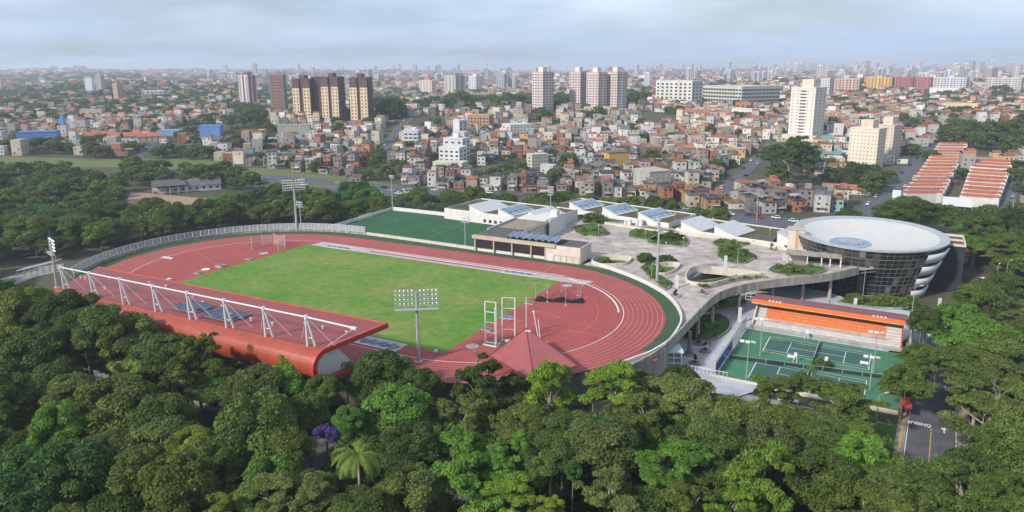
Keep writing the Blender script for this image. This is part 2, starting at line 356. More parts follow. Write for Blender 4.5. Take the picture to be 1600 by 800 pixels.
# ============================================================ GROUND
def terrain():
    rr = [0, 15, 30, 45, 60]; r = 60
    while r < 12000: r *= 1.022 if r < 1500 else 1.035; rr.append(r)
    rr = np.array(rr); na = 260
    th = np.linspace(-math.pi, math.pi, na, endpoint=False)
    A, B = np.meshgrid(rr, th, indexing='ij'); X = A*np.sin(B); Y = A*np.cos(B); Z = T(X, Y)
    n = len(rr); idx = np.arange(n*na).reshape(n, na); j = np.roll(idx, -1, axis=1)
    q = np.stack([idx[:-1], j[:-1], j[1:], idx[1:]], -1).reshape(-1, 4)[:, ::-1]
    me = numpy_mesh('ground', np.stack([X, Y, Z], -1).reshape(-1, 3), q, M_GROUND)
    me.polygons.foreach_set('use_smooth', [True]*len(me.polygons))
    o = bpy.data.objects.new('ground', me); COL.objects.link(o); struct(o, 'brown green earth under the city and the trees')
terrain()
def tribbon(name, m, pts, wdt, dz=0.12, step=8, label=None):
    P = [Vector((p[0], p[1], 0)) for p in pts]; o = []
    for a, b in zip(P[:-1], P[1:]):
        n = max(1, int((b-a).length/step))
        for k in range(n): o.append(a+(b-a)*k/n)
    o.append(P[-1]); mb = MB()
    # three columns so that the strip follows the ground
    n = len(o); cols = 4
    for k in range(n):
        a = o[max(k-1, 0)]; b = o[min(k+1, n-1)]; d = (b-a).normalized(); nn = Vector((-d.y, d.x, 0))
        for c in range(cols+1):
            q = o[k]+nn*(wdt*(c/cols-0.5)); mb.v.append((q.x, q.y, Tz(q.x, q.y)+dz))
    for k in range(n-1):
        for c in range(cols):
            i = k*(cols+1)+c; mb.f.append((i+1, i, i+cols+1, i+cols+2)); mb.m.append(0)
    ob = mb.build(name, m); struct(ob, label); return o
def tpoly(name, m, poly, dz, label=None, step=10):
    # a polygon of ground cover draped on the ground (grid clipped by the polygon)
    bm = bmesh.new(); vs = [bm.verts.new((p[0], p[1], 0)) for p in poly]; f = bm.faces.new(vs)
    xs = [p[0] for p in poly]; ys = [p[1] for p in poly]
    for ax, lo, hi in ((0, min(xs), max(xs)), (1, min(ys), max(ys))):
        t = lo+step
        while t < hi:
            co = (t, 0, 0) if ax == 0 else (0, t, 0); no = (1, 0, 0) if ax == 0 else (0, 1, 0)
            bmesh.ops.bisect_plane(bm, geom=bm.verts[:]+bm.edges[:]+bm.faces[:], plane_co=co, plane_no=no); t += step
    for v in bm.verts: v.co.z = Tz(v.co.x, v.co.y)+dz
    bmesh.ops.recalc_face_normals(bm, faces=bm.faces)
    if sum(f.normal.z for f in bm.faces) < 0: bmesh.ops.reverse_faces(bm, faces=bm.faces)
    me = bpy.data.meshes.new(name); bm.to_mesh(me); bm.free(); me.materials.append(m); o = bpy.data.objects.new(name, me); COL.objects.link(o); struct(o, label); return o
# forest floor under the foreground trees
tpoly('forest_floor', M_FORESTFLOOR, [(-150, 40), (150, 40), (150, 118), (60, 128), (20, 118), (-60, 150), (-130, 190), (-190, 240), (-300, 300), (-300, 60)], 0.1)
# ------------------------------------------------------------ stadium platform
def oval(r, n=28, L=42.2):
    return [(L+r*math.cos(R(-90+180*k/n)), r*math.sin(R(-90+180*k/n))) for k in range(n+1)]+[(-L+r*math.cos(R(90+180*k/n)), r*math.sin(R(90+180*k/n))) for k in range(n+1)]
wall_in = [at(px, py, 0.6) for px, py in [(925, 409), (955, 419), (985, 430), (1012, 442), (1038, 457), (1054, 472), (1063, 488), (1064, 503), (1056, 519), (1046, 532), (1030, 543), (1014, 552), (997, 558), (975, 566), (950, 573)]]
WIN = smoothline(wall_in, 4)
WINU = [toU(p) for p in WIN]
plat = []
for a, b in oval(52.6, 30):
    if a < 42: plat.append((a, b))
left_half = [p for p in oval(52.6, 30) if p[0] <= -42.1]
platU = [(30, -52)]+WINU[::-1]+[(46, 52.3), (10, 52.3), (-20, 52.6)]+left_half+[(-20, -52.0)]
mb = MB(); mb.prism([U(a, b)[:2] for a, b in platU], -8.5, -0.02)
o = mb.build('stadium_platform', M_CONC); struct(o, 'concrete platform carrying the running track')
mb = MB(); mb.sheet([U(a, b)[:2] for a, b in platU], -0.012); struct(mb.build('track_border', M_STRIPG), 'dark green border between track and wall')
mb = MB(); mb.sheet([U(a, b)[:2] for a, b in oval(46.9, 40)], -0.004)
mb.sheet([U(a, b)[:2] for a, b in [(80, -19), (93, -14), (91, -9), (82, -13)]], -0.002)
struct(mb.build('running_track', M_TRACK), 'red rubber running track and D areas')
# infield
mb = MB(); mb.sheet([U(a, b)[:2] for a, b in [(-50, -31.5), (49.5, -31.5), (50.6, 30.2), (-48.6, 31)]], 0.006)
struct(mb.build('infield_grass', M_GRASS), 'green infield grass with yellowish patches')
# lane lines
mb = MB()
mb.ribbon([U(a, b) for a, b in oval(36.5, 40)], 0.16, 0.008, 1, closed=True)
for k in range(1, 9): mb.ribbon([U(a, b) for a, b in oval(36.5+1.22*k, 40)], 0.075, 0.004, 0, closed=True)
def uline(a0, b0, a1, b1, wd=0.09, z=0.012, m=0): mb.ribbon([U(a0, b0), U(a1, b1)], wd, z, m)
for a in (-42.2, 42.2): uline(a, 36.5, a, 46.3); uline(a, -36.5, a, -46.3)
uline(-8, 36.5, -8, 46.3)
for k in range(8):      # staggered start marks
    t = R(78-4*k*1.2); r = 36.5+1.22*k; mb.ribbon([U(42.2+r*math.cos(t), r*math.sin(t)), U(42.2+(r+1.22)*math.cos(t), (r+1.22)*math.sin(t))], 0.09, 0.012, 0)
for (a0, b0, a1, b1) in [(51, 5, 78, -3), (51, -5, 78, -6), (52, -31, 56, -2), (-50, -5, -76, 6)]: uline(a0, b0, a1, b1, 0.06)
mb.ribbon([U(42.2+30*math.cos(R(t)), 30*math.sin(R(t))) for t in range(-40, 41, 8)], 0.05, 0.013, 0)
mb.ribbon([U(42.2+35.2*math.cos(R(t)), 35.2*math.sin(R(t))) for t in range(20, 76, 6)], 0.4, 0.014, 1)
struct(mb.build('lane_lines', [M_TRACKL, M_WHITEL]), 'white and pink lane lines on the track')
# long jump runway strip on the far straight
M_RUN = mat('pale_runway_concrete', (0.47, 0.40, 0.38), 0.9, scale=0.5, var=0.14)
mb = MB(); mb.sheet([U(a, b)[:2] for a, b in [(-47, 31.1), (58, 30.2), (60, 34.6), (-46, 35.6)]], 0.010, 0)
mb.sheet([U(a, b)[:2] for a, b in [(-22, 32.7), (30, 32.3), (30, 33.5), (-22, 33.9)]], 0.014, 1)
mb.ribbon([U(-22, 34.2), U(40, 33.9)], 0.25, 0.018, 2); mb.ribbon([U(-46, 35.9), U(50, 35.6)], 0.35, 0.018, 2)
struct(mb.build('jump_runway', [M_RUN, M_TRACK, M_WHITEL]), 'pale long jump runway beside the far straight')
M_TARP = mat('grey_blue_tarpaulin', (0.17, 0.20, 0.29), 0.6, scale=1.2, var=0.45, bump=0.6)
M_SAND = mat('sand', (0.50, 0.46, 0.40), 0.95, scale=1, var=0.2)
def sandpit(a0, b0, a1, b1, label, tz=0.0):
    t = thing('sand_pit', label, 'sand pit', U((a0+a1)/2, (b0+b1)/2, 0), TRY)
    hx, hy = (a1-a0)/2, (b1-b0)/2
    MB().wall([(-hx, -hy), (hx, -hy), (hx, hy), (-hx, hy)], 0.35, 0, 0.12, closed=True).build('curb', M_WSTEEL, t)
    MB().box(-hx+.2, -hy+.2, 0.0, hx-.2, hy-.2, 0.06).build('sand', M_SAND, t)
    random.seed(int(a0*7)); nx = 14; g = MB()
    for i in range(nx+1):
        x = -hx*.86+1.72*hx*i/nx
        for s in (-1, 1): g.v.append((x, s*hy*(0.55+0.22*math.sin(i*1.7+s)), 0.10+random.random()*0.03))
        g.v.append((x, random.uniform(-.3, .3)*hy, 0.22+0.12*random.random()))
    for i in range(nx):
        a = 3*i; g.f += [(a, a+3, a+5, a+2), (a+2, a+5, a+4, a+1)]; g.m += [0, 0]
    g.build('tarpaulin', M_TARP, t)
sandpit(30.5, 30.8, 41.5, 34.0, 'crumpled grey tarpaulin over the sand pit at the right end of the far straight')
sandpit(-41, 31.3, -30, 34.3, 'blue grey tarpaulin over the sand pit at the left end of the far straight')
sandpit(27.5, -35.4, 39.5, -31.2, 'sand pit with a torn blue cover beside the red grandstand roof')
# ------------------------------------------------------------ soccer pitch, platform and lines
PITCH = [U(-58.6, 55.0), U(12, 53.2), U(12, 97), U(-60, 95.6)]
mb = MB(); mb.prism([p[:2] for p in PITCH], -8.5, -0.03); struct(mb.build('pitch_platform', M_CONC), 'platform under the soccer pitch')
mb = MB(); mb.sheet([p[:2] for p in PITCH], -0.005); struct(mb.build('artificial_pitch', M_PITCH), 'dark green artificial soccer pitch')
M_FLINE = mat('faded_line', (0.18, 0.33, 0.2), 0.9, var=0.3, scale=1)
mb = MB(); ce = (-16, 74); rb = lambda pts, **k: mb.ribbon([U(*p) for p in pts], 0.16, 0.003, **k)
rb([(-56, 57), (8, 56), (8, 92), (-56, 93)], closed=True); rb([(-15.5, 56.5), (-16.5, 92.7)])
rb([(ce[0]+6*math.cos(t/12*math.pi), ce[1]+6*math.sin(t/12*math.pi)) for t in range(24)], closed=True)
rb([(-56, 66), (-46, 66), (-46, 83), (-56, 83)]); rb([(-46+4*math.sin(R(t)), 74.5+4*math.cos(R(t))) for t in range(0, 181, 15)])
rb([(-30, 60), (-30, 90)])
struct(mb.build('pitch_lines', M_FLINE), 'faded lines on the soccer pitch')
# ------------------------------------------------------------ upper deck
out_edge = [at(px, py, 1.2) for px, py in [(950, 579), (975, 573), (993, 566), (1032, 543), (1063, 514), (1088, 488), (1115, 462), (1137, 451), (1167, 443), (1205, 437), (1250, 432), (1300, 426), (1342, 417)]]
OUTE = smoothline(out_edge, 5)
seg3 = [at(1232, 388, 0), at(1130, 369, 0), at(1060, 358, 0)]
seg2 = [at(1048, 356, 0), at(930, 337, 0), at(870, 330, 0)]
hA = smoothline([at(x, y, 0) for x, y in [(1071, 434), (1078, 424), (1092, 420), (1130, 423), (1190, 431), (1165, 434), (1140, 440), (1110, 447), (1085, 446), (1073, 442), (1071, 434)]], 3)[:-1]
hB = smoothline([at(x, y, 0) for x, y in [(925, 410), (930, 404), (945, 402), (983, 404), (984, 410), (972, 415), (940, 416), (928, 414), (925, 410)]], 3)[:-1]
hC = smoothline([at(x, y, 0) for x, y in [(1022, 424), (1026, 416), (1045, 413), (1062, 415), (1056, 423), (1044, 429), (1028, 430), (1022, 424)]], 3)[:-1]
deckp = [p for p in OUTE]+[at(1370, 420, 0), at(1320, 392, 0), at(1262, 386, 0)]+seg3+seg2+[U(22, 96), U(22, 58), U(50.4, 57), U(50.4, 50.2)]+[p for p in WIN[4:]]
deckp = [(p[0], p[1]) for p in deckp]
holes = [[(p[0], p[1]) for p in h] for h in (hA, hB, hC)]
mb = MB(); mb.sheet(deckp, 0.0, 0, holes)
for h in holes:
    n = len(h)
    for k in range(n):
        a, b = h[k], h[(k+1) % n]; mb.face([(a[0], a[1], -1.2), (b[0], b[1], -1.2), (b[0], b[1], 0), (a[0], a[1], 0)], 1)
mb.sheet(deckp, -1.0, 1, holes[:1])
struct(mb.build('plaza_deck', [M_DECK, M_CONC]), 'weathered pinkish grey paved deck')
for i, h in enumerate((hB, hC)):
    mb = MB(); mb.sheet([(p[0], p[1]) for p in h], -0.85); struct(mb.build('planting_soil', M_LAWN))
def rimwall(h, name, label, th=0.35, z1=0.9, m=M_CREAM, z0=-1.1):
    c = sum((Vector(p[:2]).to_3d() for p in h), Vector())/len(h)
    o = MB().wall([(p[0], p[1]) for p in h], th, z0, z1, closed=True).build(name, m, org=(c.x, c.y, 0)); tag(o, label, 'low wall'); return o
rimwall(hA, 'parapet_wall', 'rounded pale parapet round the large dark opening in the deck', z1=1.1, z0=-1.4)
rimwall(hB, 'parapet_wall', 'rounded beige parapet round the planted well beside the white flat roofed building')
rimwall(hC, 'parapet_wall', 'rounded white parapet round the well with the dark bushy trees')
# white wall round the track end, and the big curved parapet
o = MB().wall([(p[0], p[1]) for p in WIN], 0.45, -1.0, 1.0).build('curved_wall', M_WHITE, org=tuple(WIN[20][:2])+(0,)); tag(o, 'long curved white wall round the right end of the running track', 'wall')
o = MB().wall([(p[0], p[1]) for p in OUTE], 0.4, -1.25, 1.2).build('curved_parapet', M_CONCG, org=tuple(OUTE[25][:2])+(0,)); tag(o, 'long sweeping raw concrete parapet along the outer edge of the deck', 'parapet')
# lower concrete wall of the platform beneath the parapet at the street end
low = [at(px, py, 0) for px, py in [(930, 590), (975, 580), (1010, 563), (1036, 545)]]
o = MB().wall([(p[0]-.3, p[1]+.8) for p in low], 0.4, -8.2, -1.3).build('retaining_wall', M_CONC, org=tuple(low[1][:2])+(-8,)); tag(o, 'plain concrete wall under the street end of the sweeping parapet', 'wall')
# columns under the deck
for k, (x, y, lab) in enumerate([(65, 195, 'behind the left end of the orange seats'), (79, 207, 'behind the middle of the small grandstand'), (88, 207, 'between the small grandstand and the long parapet end'), (97, 208.5, 'nearest the glass drum'), (54, 183, 'beside the planted bed below the deck'), (48, 174.5, 'near the round benches'), (43.5, 165, 'closest to the white kiosk'), (60, 200, 'in the shade below the deck'), (72, 214, 'far back in the shade below the deck')]):
    mb = MB(); mb.tube((0, 0, 0), (0, 0, 6.6), 0.55, 0.42, 10); o = mb.build('column', M_CONCG); o.location = (x, y, -7.9); tag(o, 'round concrete column %s' % lab, 'column', 'columns carrying the deck')
o = MB().prism([(p[0], p[1]) for p in [at(1262, 388, 0), at(1290, 392, 0), at(1290, 406, 0), at(1190, 392, 0)]], 0, 0.05)
# back wall beneath the deck so that the underside closes in shade
bw = [V(-8, 62), V(20, 62)]
# ------------------------------------------------------------ lower plaza, tennis ground, road
mb = MB(); mb.sheet([at(x, y, -7.5)[:2] for x, y in [(960, 600), (1035, 545), (1100, 455), (1180, 435), (1290, 455), (1330, 468), (1422, 486), (1425, 520), (1400, 545), (1150, 620), (1100, 612)]], -7.55)
struct(mb.build('lower_plaza', M_PLAZA), 'pale banded paving of the lower plaza')
mb = MB()
for k in range(40):   # bands of the paving and the yellow guide line
    t = -20+k*1.1; mb.ribbon([V(-20, t), V(-7.4, t)], 0.28, -7.545, 0)
mb.ribbon([V(-12.4, -24), V(-12.0, 30)], 0.5, -7.54, 1)
struct(mb.build('paving_bands', [mat('pale_band', (0.60, 0.58, 0.57), 0.9, var=0.1, scale=1), mat('salmon_band', (0.56, 0.33, 0.22), 0.9, var=0.1, scale=1)]))
mb = MB(); mb.sheet([V(-6.6, -19.6)[:2], V(31, -19.6)[:2], V(31, 14.2)[:2], V(-6.6, 14.2)[:2]], -7.46)
struct(mb.build('tennis_surround', mat('green_acrylic', (0.062, 0.195, 0.105), 0.8, var=0.1, scale=0.1, big=6, stain=(0.85, 0.9, 0.88))), 'green acrylic around the tennis courts')
M_COURT = mat('dark_green_acrylic', (0.042, 0.112, 0.085), 0.8, var=0.08, scale=0.15)
def court(t0):
    mb = MB(); mb.sheet([V(0, t0)[:2], V(23.77, t0)[:2], V(23.77, t0+10.97)[:2], V(0, t0+10.97)[:2]], -7.45); struct(mb.build('tennis_court', M_COURT))
    mb = MB(); L = lambda a, b, c, d, w=0.12: mb.ribbon([V(a, t0+b), V(c, t0+d)], w, -7.442)
    W_, H_ = 23.77, 10.97
    L(0, 0, W_, 0); L(0, H_, W_, H_); L(0, 0, 0, H_, .16); L(W_, 0, W_, H_, .16); L(0, 1.37, W_, 1.37); L(0, H_-1.37, W_, H_-1.37)
    L(5.49, 1.37, 5.49, H_-1.37); L(18.28, 1.37, 18.28, H_-1.37); L(5.49, H_/2, 18.28, H_/2)
    struct(mb.build('court_lines', M_WHITEL))
court(0.0); court(-17.89)
for t0, w_ in ((0, 'upper'), (-17.89, 'lower')):
    t = thing('tennis_net', 'dark net across the %s tennis court' % w_, 'tennis net', V(11.885, t0+5.485, -7.44), TNY)
    for s in (-1, 1): MB().tube((0, s*6.4, 0), (0, s*6.4, 1.07), 0.06).build('post', M_DARK, t)
    MB().box(-0.02, -6.4, 0.05, 0.02, 6.4, 0.92).build('mesh', M_DARK, t); MB().box(-0.04, -6.4, 0.922, 0.04, 6.4, 1.0).build('tape', M_WHITEL, t)
# road
def vs(s): return 32.2+0.04*(s+20)
rp = [V(vs(t)+4.4, t) for t in (-60, -20, 20, 58, 75)]
mb = MB()
def vstrip(s0, s1, t0, t1, z, m=0, nn=6):
    for k in range(nn):
        a = t0+(t1-t0)*k/nn; b = t0+(t1-t0)*(k+1)/nn
        q = [V(vs(a)+s0, a), V(vs(a)+s1, a), V(vs(b)+s1, b), V(vs(b)+s0, b)]
        mb.face([(p.x, p.y, z) for p in q], m)
vstrip(0, 8.6, -60, 58, -7.86); struct(mb.build('road', M_ASPH), 'grey asphalt road beside the tennis courts')
mb = MB(); 
for (s0, s1) in ((-1.6, 0), (8.6, 10.8)):
    for k in range(10):
        a = -60+11.8*k; b = a+11.8
        mb.obox(V(vs(a)+s0, a), V(vs(a)+s1, a)-V(vs(a)+s0, a), V(vs(b)+s0, b)-V(vs(a)+s0, a), -8.2, -7.72)
struct(mb.build('pavement', M_SIDE), 'pavements with raised kerbs along the road')
mb = MB(); vstrip(-1.0, -0.55, -60, -12, -7.715); vstrip(9.5, 9.95, -60, 0, -7.715); vstrip(4.1, 4.3, -60, -24, -7.85); vstrip(4.1, 4.25, -8, 60, -7.85); struct(mb.build('yellow_lines', M_YEL))
mb = MB(); vstrip(0.12, 0.26, -60, 60, -7.85); vstrip(8.3, 8.44, -60, 60, -7.85)
for k in range(11): vstrip(0.6+k*0.72, 1.0+k*0.72, 21.5, 24.3, -7.848, nn=1)
for k in range(4): vstrip(0.3, 8.3, -43+k*.01, -42.6+k*.01, -7.84, nn=1) if k == 0 else None
def arrow(s, t, z=-7.846, L=2.6):
    for pts in ([(-.14, 0), (.14, 0), (.14, L*.6), (-.14, L*.6)], [(-.62, L*.58), (.62, L*.58), (0, L)]):
        mb.face([(V(vs(t)+s+a*1.0, t+b).x, V(vs(t)+s+a, t+b).y, z) for a, b in pts])
arrow(6.4, -25); arrow(6.4, -3); arrow(2.2, 32); arrow(6.2, 40)
struct(mb.build('road_markings', M_WHITEL), 'white arrows and crossing on the road')
def text(body, size, M, m, name, parent=None, extr=0.0, sx=1.0):
    c = bpy.data.curves.new(name, 'FONT'); c.body = body; c.size = size; c.align_x = 'CENTER'; c.align_y = 'CENTER'; c.extrude = extr; c.resolution_u = 3; c.offset = 0.02*size
    o = bpy.data.objects.new(name, c); COL.objects.link(o); bpy.context.view_layer.update()
    me = bpy.data.meshes.new_from_object(o); bpy.data.objects.remove(o); ob = bpy.data.objects.new(name, me); COL.objects.link(ob)
    me.materials.clear(); me.materials.append(m); ob.matrix_world = M
    if parent is not None: ob.parent = parent; ob.matrix_parent_inverse = parent.matrix_basis.inverted()
    return ob
for t in (-23.0, -4.0):
    p = V(vs(t)+2.1, t, -7.845)
    o = text('ÔNIBUS', 1.55, Matrix.Translation(p) @ Matrix.Rotation(TNY+math.pi, 4, 'Z') @ Matrix.Scale(0.75, 4, (1, 0, 0)) @ Matrix.Scale(1.15, 4, (0, 1, 0)), M_WHITEL, 'road_lettering'); struct(o, 'white ÔNIBUS lettering painted on the bus lane')
# street and forecourt in front of the wall below the tennis courts, and the street behind the red grandstand
mb = MB(); mb.sheet([V(-30, -25.8)[:2], V(30, -25.8)[:2], V(30, -36)[:2], V(-30, -36)[:2]], -7.9); struct(mb.build('lower_street', M_SIDE), 'pale street below the tennis wall')
mb = MB(); mb.sheet([U(-70, -62)[:2], U(95, -62)[:2], U(95, -73)[:2], U(-70, -73)[:2]], -7.88); struct(mb.build('street', M_ASPH), 'asphalt street glimpsed between trees below the stadium')
mb = MB(); mb.ribbon([U(-70, -62.6), U(95, -62.6)], 1.6, -7.80, 0); mb.ribbon([U(-70, -72.6), U(95, -72.6)], 0.4, -7.87, 1); struct(mb.build('kerb_strip', [M_SIDE, M_YEL]))
tpoly('lawn', M_LAWN, [V(8, -27), V(31.5, -26.4), V(31.5, -42), V(8, -44)], 0.16, 'green lawn below the bus shelter')
tpoly('lawn', M_LAWN, [V(29, 24), V(32, 24), V(34, 60), V(20, 66), V(-20, 62), V(-20, 45), V(10, 40)], 0.2, 'green garden ground behind the small grandstand')
# far ground cover: grass belt, avenue, dirt ground
tpoly('grass_belt', M_BELT, [atT(x, y)[:2] for x, y in [(-60, 262), (180, 262), (360, 268), (480, 283), (590, 290), (640, 292), (590, 284), (560, 268), (470, 266), (380, 262), (340, 247), (180, 249), (-60, 243)]], 0.15, 'strip of pale grass in front of the city')
tpoly('avenue', M_ASPH, [atT(x, y)[:2] for x, y in [(395, 302), (600, 308), (730, 310), (700, 300), (600, 292), (500, 280), (400, 272)]], 0.25, 'grey avenue with cars behind the trees')
tpoly('median', M_BELT, [atT(x, y)[:2] for x, y in [(400, 283), (470, 287), (620, 298), (560, 296), (460, 291), (400, 288)]], 0.33)
tpoly('street_front', M_ASPH, [atT(x, y)[:2] for x, y in [(1000, 318), (1085, 326), (1200, 338), (1300, 352), (1340, 356), (1300, 362), (1150, 352), (1000, 334)]], 0.2, 'street with parked cars in front of the dense houses')
tpoly('dirt_ground', mat('red_dirt', (0.36, 0.2, 0.14), 0.95, scale=0.1, var=0.2, col2=(0.30, 0.22, 0.14)), [atT(x, y)[:2] for x, y in [(205, 300), (250, 304), (340, 312), (370, 322), (300, 336), (190, 330)]], 0.15, 'reddish dirt yard beside the sheds')
tpoly('path', M_SIDE, [atT(x, y)[:2] for x, y in [(-30, 446), (60, 418), (100, 412), (100, 424), (60, 432), (-30, 466)]], 0.15, 'grey path left of the red grandstand')
AVENUES = []
def avenue(pts, wdt): AVENUES.append((tribbon('street', M_ASPH, [atT(*p) for p in pts], wdt, 0.2), wdt))
avenue([(1335, 352), (1365, 328), (1400, 292), (1440, 253), (1466, 228)], 13)
avenue([(1118, 310), (1160, 272), (1198, 235), (1206, 222)], 9)
avenue([(597, 246), (612, 215), (640, 184)], 9)
avenue([(1556, 360), (1572, 310), (1588, 262)], 9)
avenue([(210, 252), (240, 222), (262, 205)], 8)
avenue([(560, 288), (700, 298), (820, 304)], 8)
avenue([(705, 270), (722, 250), (726, 225)], 6)
# ============================================================ STADIUM OBJECTS
# --- far wall and fence round the left curve
fence_pts = [(-42.2+52.0*math.cos(R(t)), 52.0*math.sin(R(t))) for t in range(218, 89, -2)]+[(-39, 52.6)]
o = MB().wall([U(a, b)[:2] for a, b in fence_pts], 0.4, -0.3, 0.95).build('concrete_wall', M_CONCG, org=U(-94, 5)); tag(o, 'low beige concrete wall curving round the far left end of the track', 'wall')
o = MB().wall([U(a, b)[:2] for a, b in [(-38.8, 52.7), (-20, 52.4), (9.7, 51.2)]], 0.4, -0.3, 1.0).build('concrete_wall', M_CREAM, org=U(-15, 52)); tag(o, 'low beige wall between the straight of the track and the soccer pitch', 'wall')
t = thing('white_fence', 'white panelled steel fence curving round the far left end of the track', 'fence', U(-94, 5))
M_MESHW = mat('pale_mesh_panel', (0.36, 0.38, 0.39), 0.6, var=0.1, scale=1, alpha=0.75)
F = [U(a, b) for a, b in fence_pts]; acc = 0; nodes = [F[0]]
for a, b in zip(F[:-1], F[1:]):
    L = (b-a).length
    while acc+L >= 2.9:
        k = (2.9-acc)/L; a = a+(b-a)*k; nodes.append(a.copy()); L = (b-a).length; acc = 0
    acc += L
orgF = U(-94, 5)
for a, b in zip(nodes[:-1], nodes[1:]):
    d = (b-a).normalized(); lean = Vector((-d.y, d.x, 0))*0.35
    A = a-orgF; B = b-orgF; mb = MB(); z0, z1 = 0.97, 3.0
    for q0, q1, r in ((A+Vector((0, 0, z0)), A+lean+Vector((0, 0, z1)), .13), (A+lean+Vector((0, 0, z1)), B+lean+Vector((0, 0, z1)), .07), (A+Vector((0, 0, z0+.1)), B+Vector((0, 0, z0+.1)), .06)): mb.tube(q0, q1, r, n=4, m=0)
    mid = (A+B)/2; mb.tube(mid+Vector((0, 0, z0)), mid+lean+Vector((0, 0, z1)), .05, n=4)
    mb.face([A+Vector((0, 0, z0)), B+Vector((0, 0, z0)), B+lean+Vector((0, 0, z1)), A+lean+Vector((0, 0, z1))], 1)
    mb.build('fence_panel', [M_WSTEEL, M_MESHW], t)
# --- floodlight masts
def floodlight(loc, yaw, H, rows, cols, label, wd=6.4, pole_r=0.42, group='floodlight masts round the stadium'):
    t = thing('floodlight_mast', label, 'floodlight', loc, yaw, group)
    MB().tube((0, 0, 0), (0, 0, H-1), pole_r, pole_r*0.55, 12).build('pole', M_STEEL, t)
    MB().lathe([(pole_r*1.9, 0), (pole_r*1.9, 0.25), (pole_r*1.1, 0.4)], n=12).build('base_plate', M_STEEL, t)
    hh = rows*0.95; mb = MB()
    for r in range(rows): mb.box(-wd/2, -.06, H-hh+r*.95, wd/2, .06, H-hh+r*.95+.12)
    for x in (-wd/2, -wd/4, wd/4, wd/2): mb.box(x-.05, -.05, H-hh-.4, x+.05, .05, H-.1)
    mb.build('lamp_frame', M_STEEL, t)
    mb = MB(); mb.box(-wd/2, -.1, H-hh-.75, wd/2, 1.0, H-hh-.62)
    for x in (-wd/2, 0, wd/2): mb.box(x-.03, .95, H-hh-.62, x+.03, 1.0, H-hh+.35)
    mb.box(-wd/2, .95, H-hh+.3, wd/2, 1.0, H-hh+.36); mb.build('catwalk', M_STEEL, t)
    lm = MB(); lm.lathe([(0.0, -.30), (.12, -.26), (.25, 0.02), (.27, .07)], n=10); lm.lathe([(.24, .05), (0, .06)], n=10, m=1)
    first = None
    for r in range(rows):
        for c in range(cols):
            x = -wd/2+.35+(wd-.7)*c/(cols-1)
            if abs(x) < .3 and cols > 5: continue
            if first is None: o = lm.build('lamp', [M_LAMPS, M_LAMPG], t); first = o
            else: o = first.copy(); COL.objects.link(o)
            o.parent = t; o.location = (x, -.35, H-hh+.35+r*.95); o.rotation_euler = (R(62), 0, 0)
    MB().tube((0, 0, H-1), (0, 0, H+3), 0.05, 0.02, 5).build('lightning_rod', M_STEEL, t)
    return t
M_LAMPS = mat('lamp_housing', (0.60, 0.60, 0.61), 0.35, var=0.05, scale=1, metal=0.5)
M_LAMPG = mat('lamp_glass', (0.60, 0.61, 0.63), 0.15, var=0.05, scale=1, spec=0.7)
floodlight(U(47.5, -38.0), R(186), 16.6, 4, 11, 'tall floodlight mast with four rows of lamps in front of the infield grass', wd=9.2)
floodlight(U(76.2, 43.6), R(-95), 19.5, 4, 8, 'tall floodlight mast beside the dark bushy well on the deck', wd=6.0)
floodlight(U(-76.6, -41), R(133), 14.8, 4, 8, 'tall floodlight mast standing beside the left end of the red grandstand', wd=6.4)
floodlight(at(464, 361, 0)+Vector((0, 0, -8)), R(17), 28.6, 4, 11, 'tall floodlight mast with wide lamp frame behind the white fence', wd=8.4, pole_r=.55)
g2 = 'slim floodlight masts round the soccer pitch'
floodlight(U(3.7, 54.3), R(-27), 11.2, 2, 5, 'slim floodlight mast between the running track and the soccer pitch', wd=3.2, pole_r=.2, group=g2)
floodlight(U(-58.9, 95.9, -1), R(-27), 17.0, 1, 4, 'slim floodlight mast at the far left corner of the soccer pitch', wd=2.4, pole_r=.25, group=g2)
floodlight(at(471, 359, -.3)+Vector((0, 0, -7.7)), R(-27), 19.4, 2, 4, 'slim floodlight mast beside the tall one behind the white fence', wd=3.0, pole_r=.28, group=g2)
floodlight(U(19.5, 92.5, 6.6), R(150), 10.6, 3, 4, 'slim floodlight mast rising behind the L shaped flat roofed building', wd=2.2, pole_r=.18, group=g2)
# --- soccer pitch walls and goal
for pts, lab, z1 in (([(-59.2, 54), (-59.8, 96)], 'white low wall along the left end of the soccer pitch', 1.1), ([(-59.4, 96.2), (-20, 95.6), (12, 95)], 'white wall along the far side of the soccer pitch', 1.5)):
    o = MB().wall([U(a, b)[:2] for a, b in pts], 0.35, -0.2, z1).build('pitch_wall', M_WHITE, org=U(*pts[0])); tag(o, lab, 'wall')
t = thing('goal', 'small white soccer goal at the left end of the soccer pitch', 'goal', U(-57.0, 74.5), TRY)
mb = MB(); [mb.tube(p, q, .07, n=5) for p, q in (((0, -3.6, 0), (0, -3.6, 2.4)), ((0, 3.6, 0), (0, 3.6, 2.4)), ((0, -3.6, 2.4), (0, 3.6, 2.4)))]; mb.build('goal_frame', M_WSTEEL, t)
mb = MB(); [mb.tube((0, y, 2.4), (-1.6, y, 0), .02, n=3) for y in np.linspace(-3.6, 3.6, 13)]; [mb.tube((-1.6*k/5, -3.6, 2.4-2.4*k/5), (-1.6*k/5, 3.6, 2.4-2.4*k/5), .02, n=3) for k in range(6)]; mb.build('net', M_WSTEEL, t)
t = thing('net_fence', 'tall dark net fence behind the far side of the soccer pitch', 'fence', U(-59.8, 97))
mb = MB()
for k in range(14): p = U(-59.8+k*3.2, 97-k*.05)-U(-59.8, 97); o = MB().tube((p.x, p.y, -1), (p.x, p.y, 5.6), .06, n=4).build('post', M_DARK, t)
